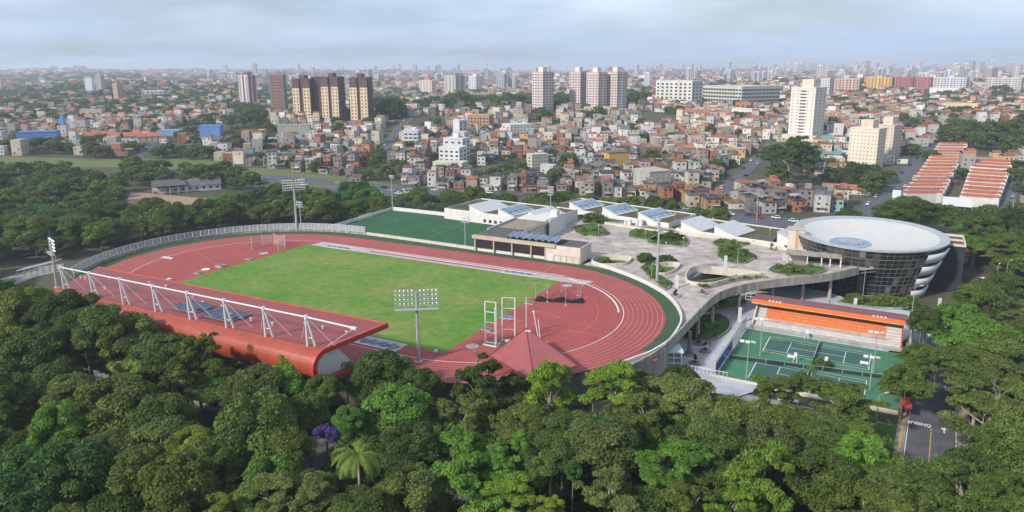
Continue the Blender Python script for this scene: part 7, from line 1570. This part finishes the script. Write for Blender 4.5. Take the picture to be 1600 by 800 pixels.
# windows as real recess-like dark plates on the faces turned to the valley
wsel = np.where(hd[far] < 2200)[0]; wv = []; wq = []; wt2 = []
nv = len(VV); add = []
for col in (-.25, .25):
    for f in range(3):
        m_ = wsel[(fl[far][wsel] > f)]
        if len(m_) == 0: continue
        m_ = m_[rngh.random(len(m_)) < .55]; lx = col*2*W2[m_]+rngh.uniform(-.3, .3, len(m_)); zc_ = 2.75*f+1.6; hwid = np.maximum(.45, W2[m_]*rngh.uniform(.07, .2, len(m_))); y_ = -D2[m_]-.06
        def q_(dx, dz): return np.stack([X0[m_]+(lx+dx*hwid)*c[m_]-y_*s_[m_], Y0[m_]+(lx+dx*hwid)*s_[m_]+y_*c[m_], Z0[m_]+zc_+dz*.62], 1)
        add.append(np.stack([q_(-1, -1), q_(1, -1), q_(1, 1), q_(-1, 1)], 1))
AV = np.concatenate(add, 0); VV = np.concatenate([VV, AV.reshape(-1, 3)], 0); F_ = np.concatenate([F_, nv+np.arange(len(AV)*4).reshape(-1, 4)], 0); tn = np.concatenate([tn, np.full((len(AV), 3), .055)], 0)
me = numpy_mesh('distant_houses', VV, F_, M_CITY, tint=tn); o = bpy.data.objects.new('distant_houses', me); COL.objects.link(o); tag(o, 'mass of small pale and red roofed houses spreading to the horizon', 'houses', kind='stuff')
print('houses', NH, 'far', K)
# ------------------------------------------------------------ skyline towers
protos = []
for k in range(8):
    rr_ = random.Random(k+40); mb = MB(); mb.box(-.5, -.5, -.1, .5, .5, 1, 0); mb.box(-.22, -.25, 1, .2, .25, 1.07, 0); nfl = 14+k
    for q in range(nfl):
        z0_ = (q+.35)/(nfl+.5); z1_ = z0_+.45/(nfl+.5)
        for a, b in [(-.42, -.1), (.08, .4)] if k % 2 else [(-.44, -.22), (-.12, .12), (.22, .44)]: mb.box(a, -.515, z0_, b, -.5001, z1_, 1); mb.box(-.515, a, z0_, -.5001, b, z1_, 1); mb.box(.5001, a, z0_, .515, b, z1_, 1)
    cc = [(.58, .56, .54), (.62, .58, .52), (.46, .46, .48), (.60, .52, .46), (.66, .65, .64), (.40, .36, .34), (.52, .42, .36), (.56, .57, .6)][k]
    o = mb.build('high_rise', [mat('rise_%d' % k, cc, .85, var=.05, scale=.05), M_WIN]); protos.append(o.data); bpy.data.objects.remove(o)
sky = []
rs = random.Random(12)
def dens(px): return .25+.9*math.exp(-((px-1280)/170)**2)+.75*math.exp(-((px-1480)/150)**2)+.6*math.exp(-((px-1030)/90)**2)+.5*math.exp(-((px-740)/120)**2)+.35*math.exp(-((px-640)/60)**2)+.18*math.exp(-((px-380)/60)**2)
while len(sky) < 235:
    px = rs.uniform(330, 1600)
    if rs.random() > dens(px)/1.5: continue
    d = rs.choice([rs.uniform(2100, 3200), rs.uniform(3000, 5600), rs.uniform(4200, 7200)]); r_ = ray(px, 150); dirx = Vector((r_.x, r_.y, 0)).normalized(); x, y = dirx.x*d, dirx.y*d; sky.append((x, y, d, px))
sky.sort(key=lambda a: a[2])
for k, (x, y, d, px) in enumerate(sky):
    o = bpy.data.objects.new('high_rise', rs.choice(protos)); COL.objects.link(o); o.location = (x, y, Tz(x, y)); h = rs.uniform(26, 52)*(1+.3*(d > 3800)); o.scale = (rs.uniform(13, 26), rs.uniform(13, 22), h); o.rotation_euler = (0, 0, rs.uniform(-.6, .6))
    tag(o, 'pale hazy high rise tower, one of the many small ones on the skyline', 'high rise', 'hazy high rise towers on the skyline')
t = thing('radio_mast', 'thin radio mast rising above the skyline between the white and blue grey towers', 'radio mast', atT(762, 140)); H = 90; mb = MB()
for s_ in (0, 2.1, 4.2): mb.tube((1.5*math.cos(s_), 1.5*math.sin(s_), 0), (0, 0, H), .35, .2, 4)
mb.build('lattice', M_STEEL, t)
# ------------------------------------------------------------ trees of the city
def ctree(px, base, wpx, look='dark', style='round', hk=.9, lift=.12):
    p = atT(px, base); dist = (p-Vector((0, 0, CAMH))).dot(FW); rad = wpx/2*dist/F_PX; tree(p.x, p.y, p.z+rad*lift+.5, rad, hk, style, look, far=rad/dist*F_PX < 28)
for a in [(1205, 268, 50, 'dark', 'clumpy', 1.1, .5), (1232, 290, 80, 'dark', 'clumpy', 1.1, .6), (1255, 275, 56, 'dark', 'clumpy', 1.1, .6), (1215, 295, 44, 'dark', 'clumpy', 1.0, .5), (1310, 285, 46, 'dark'), (1340, 292, 56, 'dark'), (1365, 298, 46, 'mid'), (1388, 286, 30, 'dark'), (1325, 268, 26, 'dark'), (1355, 305, 34, 'mid'),
          (612, 185, 44, 'dark'), (598, 183, 34, 'dark'), (625, 180, 36, 'dark'), (590, 170, 30, 'dark'), (640, 240, 30, 'mid'), (590, 262, 34, 'mid'), (604, 280, 34, 'mid'), (575, 282, 28, 'mid'), (622, 268, 30, 'fresh'), (595, 245, 22, 'mid'),
          (722, 165, 36, 'dark'), (740, 168, 26, 'dark'), (700, 172, 30, 'dark'), (670, 168, 24, 'dark'), (652, 168, 20, 'dark'), (830, 168, 24, 'dark'), (815, 165, 26, 'dark'), (870, 172, 26, 'dark'), (885, 168, 28, 'dark'), (795, 160, 22, 'dark', 'umbrella'), (990, 168, 40, 'dark'), (1008, 165, 34, 'dark'), (985, 155, 26, 'dark'), (1010, 148, 22, 'dark'),
          (1125, 140, 34, 'dark', 'round', .6), (1108, 141, 28, 'dark', 'round', .6), (1142, 141, 28, 'dark', 'round', .6), (1208, 150, 24, 'dark'), (680, 200, 26, 'mid'), (690, 208, 22, 'mid'), (665, 205, 22, 'mid'), (760, 212, 24, 'dark'), (850, 192, 32, 'mid'), (935, 186, 30, 'mid'), (915, 178, 24, 'dark'), (985, 208, 24, 'dark'), (1000, 198, 18, 'dark'), (1060, 180, 24, 'dark'), (1045, 178, 18, 'dark'), (1170, 178, 20, 'dark'), (1110, 207, 20, 'dark'), (1150, 172, 26, 'dark'),
          (1005, 258, 26, 'mid'), (1020, 252, 30, 'fresh'), (870, 290, 40, 'mid'), (770, 282, 34, 'mid'), (750, 288, 30, 'mid'), (790, 272, 28, 'mid'), (815, 268, 24, 'dark'), (735, 262, 20, 'dark'), (800, 285, 30, 'mid'),
          (395, 195, 40, 'dark'), (370, 200, 34, 'dark'), (410, 190, 30, 'dark'), (330, 208, 26, 'dark'), (190, 205, 22, 'dark'), (185, 188, 24, 'dark'), (90, 195, 26, 'dark'), (55, 185, 20, 'dark'), (20, 172, 30, 'dark'), (48, 150, 20, 'dark'), (5, 195, 30, 'dark'), (25, 205, 26, 'dark'), (215, 125, 16, 'dark'), (145, 245, 36, 'dark'), (85, 240, 34, 'mid'), (50, 236, 26, 'mid'), (20, 238, 34, 'dark'), (110, 240, 24, 'dark'), (162, 248, 34, 'dark'), (250, 248, 30, 'dark'), (265, 246, 34, 'dark'), (285, 246, 30, 'mid'), (300, 249, 26, 'dark'), (320, 250, 38, 'dark'), (225, 210, 16, 'dark', 'tall', 1.3), (440, 262, 16, 'mid'), (492, 270, 26, 'dark'), (530, 262, 22, 'mid'), (428, 232, 18, 'dark'), (545, 268, 18, 'mid'),
          (1480, 222, 40, 'dark'), (1500, 226, 44, 'dark'), (1525, 232, 44, 'dark'), (1550, 236, 48, 'dark'), (1580, 240, 48, 'dark'), (1515, 212, 40, 'dark'), (1545, 214, 40, 'dark'), (1575, 216, 44, 'dark'), (1600, 228, 44, 'dark'), (1490, 206, 34, 'dark'), (1460, 205, 24, 'dark'), (1425, 202, 26, 'dark'), (1440, 168, 24, 'dark'), (1410, 188, 18, 'dark'), (1340, 145, 30, 'dark'), (1325, 182, 34, 'dark'), (1345, 184, 26, 'dark'), (1240, 150, 18, 'dark'), (1565, 155, 34, 'dark'), (1545, 185, 20, 'mid'), (1600, 190, 24, 'dark'), (1500, 150, 20, 'dark'), (1480, 155, 22, 'dark'), (1585, 340, 40, 'mid'), (1590, 300, 22, 'mid'), (1545, 345, 40, 'mid'), (1430, 345, 50, 'dark'), (1400, 345, 46, 'dark'), (1375, 340, 30, 'mid'), (1460, 345, 40, 'mid')]:
    ctree(*a)
rt_ = random.Random(31)
for _ in range(4800):
    px = rt_.uniform(-200, 1820) if _ % 3 else rt_.uniform(-20, 460); d = math.exp(rt_.uniform(math.log(480), math.log(4200))); r_ = ray(px, 150); dr = Vector((r_.x, r_.y, 0)).normalized(); x, y = dr.x*d, dr.y*d
    g = proj(x, y, Tz(x, y))
    if g[1] > np.interp(g[0], hbx, hby)-4: continue
    if any(math.hypot(x-b[0], y-b[1]) < b[2]*.9 for b in BIGFOOT): continue
    if d < 900 and rt_.random() < .75: continue
    rad = rt_.uniform(3, 6)*(1+d/1500); tree(x, y, Tz(x, y)+1.5, rad, .75, 'round', 'dark', far=True, rnd=rt_)
# ------------------------------------------------------------ cars and street furniture
CARC = [('white', (.72, .72, .72)), ('silver', (.42, .43, .45)), ('black', (.02, .02, .022)), ('red', (.35, .03, .03)), ('grey', (.18, .18, .19)), ('dark blue', (.03, .05, .14))]
def carmesh(col):
    m_ = mat('car_paint_%d' % int(col[0]*999), col, .3, var=.02, scale=1, spec=.6); mb = MB(); mb.v = [(-2.1, -.85, .3), (2.1, -.85, .3), (2.1, .85, .3), (-2.1, .85, .3), (-2.1, -.85, .85), (2.05, -.85, .8), (2.05, .85, .8), (-2.1, .85, .85), (-1.5, -.7, 1.4), (.6, -.7, 1.42), (.6, .7, 1.42), (-1.5, .7, 1.4), (1.25, -.8, .88), (1.25, .8, .88), (-2.0, -.8, .9), (-2.0, .8, .9)]
    mb.f = [(0, 3, 2, 1), (0, 1, 5, 4), (1, 2, 6, 5), (2, 3, 7, 6), (3, 0, 4, 7), (4, 5, 6, 7), (8, 9, 10, 11)]; mb.m = [0]*7; o = mb.build('body', m_); me = o.data; bpy.data.objects.remove(o); return me
CARM = [(n_, carmesh(c)) for n_, c in CARC]
gm = MB(); gm.v = [(-1.9, -.78, .86), (1.2, -.78, .86), (1.2, .78, .86), (-1.9, .78, .86), (-1.5, -.68, 1.38), (.58, -.68, 1.38), (.58, .68, 1.38), (-1.5, .68, 1.38)]; gm.f = [(0, 1, 5, 4), (1, 2, 6, 5), (2, 3, 7, 6), (3, 0, 4, 7)]; gm.m = [0]*4; o = gm.build('windows', M_GLASS); GLM = o.data; bpy.data.objects.remove(o)
wh = MB(); wh.tube((0, -.1, .3), (0, .1, .3), .32, n=10); o = wh.build('wheel', M_DARK); WHM = o.data; bpy.data.objects.remove(o)
cu = {}
def car(x, y, yaw, ci, where, lands, z=None, van=False, small=False):
    nm, me = CARM[ci]; k = cu.get((nm, where), 0); cu[(nm, where)] = k+1
    t = thing('parked_car', '%s car %s, %s of that colour' % (nm, where, (['first']+ORD[1:])[k]), 'car', (x, y, (Tz(x, y)+.32) if z is None else z), yaw, 'cars on the streets')
    s_ = 1.25 if van else 1.0
    child('body', me, t, (0, 0, 0), (s_, 1, s_)); child('glazing', GLM, t, (0, 0, .0), (s_, 1, s_))
    if not small:
        for a in (-1.3, 1.3):
            for b in (-.8, .8): child('wheel', WHM, t, (a*s_, b, 0))
rc = random.Random(8)
def along(pts, n, off, where, small=False, jit=.3, wd=[.4, .2, .15, .05, .1, .1]):
    P = [atT(*p) for p in pts]; L = [(b-a).length for a, b in zip(P[:-1], P[1:])]; tot = sum(L)
    for k in range(n):
        s_ = tot*(k+.5+rc.uniform(-jit, jit))/n; i = 0
        while i < len(L)-1 and s_ > L[i]: s_ -= L[i]; i += 1
        d = (P[i+1]-P[i]).normalized(); q = P[i]+d*s_; nn = Vector((-d.y, d.x, 0)); of = off*(1 if k % 2 else -1); q = q+nn*of; car(q.x, q.y, math.atan2(d.y, d.x)+(math.pi if of > 0 else 0), rc.choices(range(6), wd)[0], where, None, small=small)
along([(1335, 352), (1365, 328), (1400, 292), (1440, 253), (1466, 228)], 20, 4.6, 'on the wide street by row houses')
along([(1118, 310), (1160, 272), (1198, 235)], 10, 3.0, 'on the street left of the eucalyptus')
along([(1000, 326), (1085, 330), (1200, 342), (1300, 354)], 13, 1.5, 'on the street before the dense houses')
along([(410, 283), (470, 286), (560, 294), (640, 302)], 7, 6, 'on the avenue behind the stadium')
along([(430, 296), (520, 302), (600, 305)], 4, 2, 'on the near lane of the avenue')
along([(597, 246), (612, 215), (640, 184)], 6, 2.8, 'on the steep street', small=True)
along([(600, 298), (700, 300), (800, 306)], 9, 2, 'at the foot of the stepped building')
along([(1556, 360), (1572, 310), (1588, 262)], 5, 2.8, 'on the street at the right edge')
for k, (px, py, ci, lab) in enumerate([(1193, 617, 2, 'below the cream wall of the tennis courts'), (1232, 628, 1, 'below the cream wall of the tennis courts')]): p = at(px, py, -7.88); car(p.x, p.y, TNY, ci, lab, None, z=-7.88)
for px, py, ci in [(1532, 447, 1), (1537, 441, 0)]: p = atT(px, py); car(p.x, p.y, .4, ci, 'on the lot right of the black block', None, z=p.z+.1)
def lamp(p, H, label, arm=1.6, yaw=0):
    t = thing('street_lamp', label, 'street lamp', p, yaw, 'street lamps'); MB().tube((0, 0, 0), (0, 0, H), .11, .07, 6).build('pole', M_STEEL, t); MB().tube((0, 0, H), (arm, 0, H+.3), .05, n=5).build('arm', M_STEEL, t); MB().box(arm-.2, -.18, H+.25, arm+.6, .18, H+.42).build('lamp_head', M_WSTEEL, t)
for px, py, z, H, lab in [(1368, 668, -9, 7, 'on the lawn below the bus shelter'), (1527, 718, -8, 8, 'in the trees right of the road'), (1466, 545, -8, 9, 'beside the road crossing'), (1424, 495, -8, 9, 'near the foot of the high concrete wall'), (1348, 463, -8, 9, 'in the garden before the glass drum'), (1570, 445, -9, 8, 'on the lot right of the black block, right one'), (1555, 447, -9, 7, 'on the lot right of the black block, left one'), (1018, 436, 0, 5, 'in the bed left of the tall deck floodlight'), (1152, 413, 0, 5, 'on the deck beside the broad shrub'), (1300, 340, -8, 1, '')][:-1]: lamp(at(px, py, z), H, 'slim street lamp '+lab, yaw=random.uniform(-1, 1))
for px, py, top, lab in [(1315, 345, 295, 'at the near end of the wide street'), (1182, 346, 290, 'in front of the dense houses'), (1578, 355, 308, 'near the right edge beside the row houses')]:
    p = atT(px, py); H = max(8, (p.y/F_PX)*(py-top)); t = thing('utility_pole', 'tall thin utility pole '+lab, 'utility pole', p); MB().tube((0, 0, 0), (0, 0, H), .22, .13, 6).build('pole', M_CONCG, t); MB().box(-1.2, -.08, H-1.4, 1.2, .08, H-1.2).build('cross_arm', M_STEEL, t)
# deck lamp posts, white totems, round benches, potted plants
dl = [(957, 400), (1008, 378), (1067, 393), (1079, 355), (1054, 352), (1202, 378), (1220, 384), (1150, 395), (1113, 360), (1181, 402), (1100, 385), (990, 420), (1255, 392), (935, 372), (1040, 401)]
for k, (px, py) in enumerate(dl):
    p = at(px, py, 0); t = thing('deck_lamp', '', 'lamp post', p, 0, 'thin lamp posts on the deck'); MB().tube((0, 0, 0), (0, 0, 4.6), .06, n=5).build('pole', M_STEEL, t); MB().lathe([(0, 4.6), (.28, 4.7), (.22, 5.0), (0, 5.05)], n=8).build('lamp_globe', M_WSTEEL, t)
    t['label'] = place_label(p.x, p.y, 'thin lamp post', [('glass drum', Vector(DRUM+(0,))), ('tall deck floodlight', U(76, 43)), ('L shaped building', U(30, 60)), ('large dark deck opening', at(1120, 435, 0))])
for px, py, z, H, lab in [(1133, 421, 0, 4.4, 'on the deck above the large dark opening'), (1057, 450, 0, 3.8, 'between the dark opening and the curved white wall'), (1155, 505, -7.5, 4.6, 'on the lower plaza beside the tennis fence'), (1225, 408, 0, 2.6, 'in front of the entrance pavilion'), (1336, 478, -7.5, 2.4, 'behind the small grandstand roof'), (1467, 482, -8, 3.2, 'at the far end of the road')]:
    t = thing('white_totem', 'narrow white totem sign '+lab, 'totem', at(px, py, z)); MB().box(-.45, -.15, 0, .45, .15, H).build('panel', M_WSTEEL, t); MB().box(-.55, -.25, 0, .55, .25, .12).build('base', M_CONC, t)
def roundbench(px, py, z, lab, plant=True):
    t = thing('round_bench', 'round concrete bench with reddish plant '+lab, 'planter', at(px, py, z), 0, 'round planters with reddish plants'); MB().lathe([(0, .45), (1.0, .45), (1.35, .42), (1.35, 0), (1.2, 0)], n=18).build('rim', M_CONC, t); MB().lathe([(0, .5), (.75, .5), (.8, .46)], n=14).build('soil', M_DARK, t)
    rg = np.random.default_rng(px); Lb = np.array([(rg.uniform(-.3, .3), rg.uniform(-.3, .3), rg.uniform(.8, 2.3), rg.uniform(.25, .45), 1.0) for _ in range(6)]); p, d, k = cloud_points(rg, Lb, 260); v, q = leaf_quads(rg, p, d, .16); me = numpy_mesh('plant', v, q, M_REDL, tint=np.repeat(rg.uniform(0, 1, (len(q), 1)), 3, 1)); o = bpy.data.objects.new('plant', me); COL.objects.link(o); o.parent = t
M_REDL = leafmat('reddish_leaves', (.05, .015, .012), (.12, .035, .02))
for a in [(1085, 568, -7.5, 'nearest the lift box and the tennis fence'), (1101, 549, -7.5, 'on the plaza between fence and columns'), (1077, 554, -7.5, 'just behind the one near the lift box'), (1092, 537, -7.5, 'at the tip of the lower plaza bed'), (1055, 463, 0, 'on the narrow part of the deck'), (1098, 459, 0, 'on the deck beside the sweeping parapet'), (1206, 391, 0, 'near the entrance on the deck')]: roundbench(*a)
for k, (px, py, z) in enumerate([(1170, 377, 0), (1231, 374, 0), (1160, 391, 0)]):
    t = thing('stone_planter', ['grey stone planter at the back of the deck', 'grey stone planter before the back wall near the drum', 'grey stone planter in the middle of the deck'][k], 'planter', at(px, py, z)); MB().lathe([(0, .5), (1.2, .5), (1.4, .7), (1.4, 0)], n=8).build('rim', M_CONC, t)
# two people
def person(px, py, z, shirt, trousers, label, stride=.12, yaw=0.0):
    p = at(px, py, z); me = bpy.data.meshes.new('body'); vs_ = [(0, 0, .95), (0, 0, 1.2), (0, 0, 1.42), (0, 0, 1.52), (0, .02, 1.66), (.1, 0, .9), (.11, stride, .5), (.11, stride*1.2, .08), (.11, stride*1.2+.14, .04), (-.1, 0, .9), (-.11, -stride, .5), (-.11, -stride*1.6, .08), (-.11, -stride*1.6+.14, .04), (.2, 0, 1.4), (.26, -.05, 1.13), (.25, .08, .9), (-.2, 0, 1.4), (-.26, .05, 1.13), (-.25, .14, .9)]
    es = [(0, 1), (1, 2), (2, 3), (3, 4), (0, 5), (5, 6), (6, 7), (7, 8), (0, 9), (9, 10), (10, 11), (11, 12), (2, 13), (13, 14), (14, 15), (2, 16), (16, 17), (17, 18)]
    me.from_pydata(vs_, es, []); o = bpy.data.objects.new('person', me); COL.objects.link(o); md = o.modifiers.new('s', 'SKIN'); rd = [.14, .13, .14, .055, .10, .095, .065, .045, .04, .095, .065, .045, .04, .06, .045, .035, .06, .045, .035]
    for sv, r_ in zip(me.skin_vertices[0].data, rd): sv.radius = (r_, r_)
    me.skin_vertices[0].data[0].use_root = True; o.modifiers.new('d', 'SUBSURF').levels = 1; bpy.context.view_layer.update(); dg = bpy.context.evaluated_depsgraph_get(); m2 = bpy.data.meshes.new_from_object(o.evaluated_get(dg)); bpy.data.objects.remove(o)
    o = bpy.data.objects.new('person', m2); COL.objects.link(o); m2.materials.clear(); ms = [mat('skin', (.35, .2, .14), .6), mat('cloth_%d' % int(shirt[0]*999), shirt, .9), mat('cloth_%d' % int(trousers[0]*999+7), trousers, .9)]; [m2.materials.append(m_) for m_ in ms]
    for f in m2.polygons: zc_ = f.center.z; f.material_index = 0 if zc_ > 1.5 or (abs(f.center.x) > .2 and zc_ < 1.2) else (1 if zc_ > .95 else 2); f.use_smooth = True
    o.location = p; o.rotation_euler = (0, 0, yaw); tag(o, label, 'person'); return o
person(1296, 476, -7.5, (.03, .03, .035), (.02, .02, .03), 'person in dark clothes walking behind the small grandstand roof', yaw=1.2)
person(1109, 543, -7.5, (.30, .06, .05), (.05, .05, .08), 'person in a dark red shirt on the lower plaza beside the bench', yaw=.4)
person(1120, 532, -7.5, (.35, .16, .10), (.04, .04, .05), 'person in an orange brown shirt near the lower plaza bed', yaw=2.0)
# ============================================================ TREES BECOME OBJECTS
TL = [('red grandstand', U(0, -60)), ('red grandstand end', U(44, -56)), ('red pyramid roof', at(822, 540, 0)), ('sweeping parapet foot', at(980, 590, 0)), ('lift box', at(1045, 600, -7)), ('tennis courts', V(12, -22)), ('bus shelter', V(31, -20)), ('road lettering', V(36, -30)), ('glass drum', Vector(DRUM+(0,))), ('black block', Vector((150, 212, 0))), ('white fence', U(-96, 0)), ('white fence top', U(-70, 50)), ('dirt yard', atT(280, 320)), ('soccer pitch corner', U(-60, 98)), ('long white building', U(10, 120)), ('flowering violet tree', at(510, 682, 3)), ('drooping palm', at(557, 716, 5)), ('covered walkway', at(50, 425, 0))]+LANDW
def relev(t, mg=0):
    k, x, y, zc, rad = t[:5]; q = proj(x, y, zc+rad*.5); r = rad/math.hypot(x, y)*F_PX
    if q[0] < -r-mg or q[0] > 1600+r+mg or q[1] > 800+r+mg or q[1] < -r: return 0
    return r
idx = sorted(range(len(TREES)), key=lambda i: -relev(TREES[i])); keepi = set(idx[:296]); rest = [i for i in idx[296:] if relev(TREES[i], 280) > 0]
import zlib
for i in sorted(keepi, key=lambda i: math.hypot(TREES[i][1], TREES[i][2])):
    _, x, y, zc, rad, style, look, hk, far_, r0, kp = TREES[i]
    rnd = random.Random(int(r0*1e9)); pool = FARP if far_ else PROTO[style]; P = pool[rnd.randrange(len(pool))]; g = Tz(x, y)
    t = thing('tree', place_label(x, y, '%s %s tree' % (LOOK[look][1], 'dense' if far_ else STW[style]), TL), 'tree', (x, y, g), rnd.uniform(0, 6.28), 'trees of the park and the city')
    c = child('crown', P[0], t, (0, 0, zc-g), (rad, rad*rnd.uniform(.85, 1.1), rad*hk)); j = [rnd.uniform(.82, 1.18) for _ in range(2)]; k = LOOK[look][0]; c.color = (k[0]*j[0], k[1]*j[0], k[2]*j[0]*j[1], 1)
    b = child('trunk', P[1], t, (0, 0, zc-g), (rad, rad, rad*hk))
def mass(sel, name, label, nleaf, size):
    rg = np.random.default_rng(5); Vs, Ts = [], []
    pv = []
    for s_ in range(4):
        L = []
        for i in range(26): z = rg.random(); rr = math.sqrt(max(0, 1-(z*.95)**2))*.74*rg.uniform(.7, 1.05); th = rg.uniform(0, 6.28); L.append((rr*math.cos(th), rr*math.sin(th), .1+z*.95, rg.uniform(.2, .34), .85))
        L = np.array(L); p, d, k = cloud_points(rg, L, nleaf); v, q = leaf_quads(rg, p, d, size); pv.append((v, rg.uniform(0, .8, len(L))[k]))
    for n_, i in enumerate(sel):
        _, x, y, zc, rad, style, look, hk = TREES[i][:8]; v, tn = pv[n_ % 4]; a = (i*2.399) % 6.28; ca, sa = math.cos(a), math.sin(a); w = v*np.array([rad, rad, rad*hk]); w = np.stack([w[:, 0]*ca-w[:, 1]*sa+x, w[:, 0]*sa+w[:, 1]*ca+y, w[:, 2]+zc], 1); Vs.append(w); Ts.append(np.clip(tn*LOOK[look][0][0], 0, 1))
    v = np.concatenate(Vs); q = np.arange(len(v)).reshape(-1, 4); me = numpy_mesh(name, v, q, M_LEAF, tint=np.repeat(np.concatenate(Ts)[:, None], 3, 1)); o = bpy.data.objects.new(name, me); COL.objects.link(o); o.color = (.92, 1.0, .9, 1); tag(o, label, 'trees', kind='stuff')
nearr = [i for i in rest if relev(TREES[i], 280) > 9]; farr = [i for i in rest if relev(TREES[i], 280) <= 9]
if nearr: mass(nearr, 'woodland', 'darker trees of the park woods behind the nearer crowns', 1400, .10)
if farr: mass(farr, 'distant_trees', 'small dark trees scattered among the far houses', 170, .26)
print('trees', len(TREES), 'mass', len(nearr), len(farr))
# ============================================================ HAZE
hz_ = MB(); hz_.box(-13500, -700, -45, 13500, 13000, 112); ho = hz_.build('haze', None) if False else None
me = bpy.data.meshes.new('haze'); mb = MB().box(-9500, -900, -60, 9500, 12500, 118); me.from_pydata(mb.v, [], mb.f); ho = bpy.data.objects.new('haze', me); COL.objects.link(ho); ho['kind'] = 'stuff'; ho['label'] = 'thin pale haze over the city'
hm = bpy.data.materials.new('haze_air'); hm.use_nodes = True; t = hm.node_tree; t.nodes.clear(); oo = t.nodes.new('ShaderNodeOutputMaterial'); pv_ = t.nodes.new('ShaderNodeVolumePrincipled'); pv_.inputs['Color'].default_value = (.80, .88, 1.0, 1); pv_.inputs['Density'].default_value = HAZE; pv_.inputs['Anisotropy'].default_value = 0.2; t.links.new(pv_.outputs[0], oo.inputs['Volume']); me.materials.append(hm)
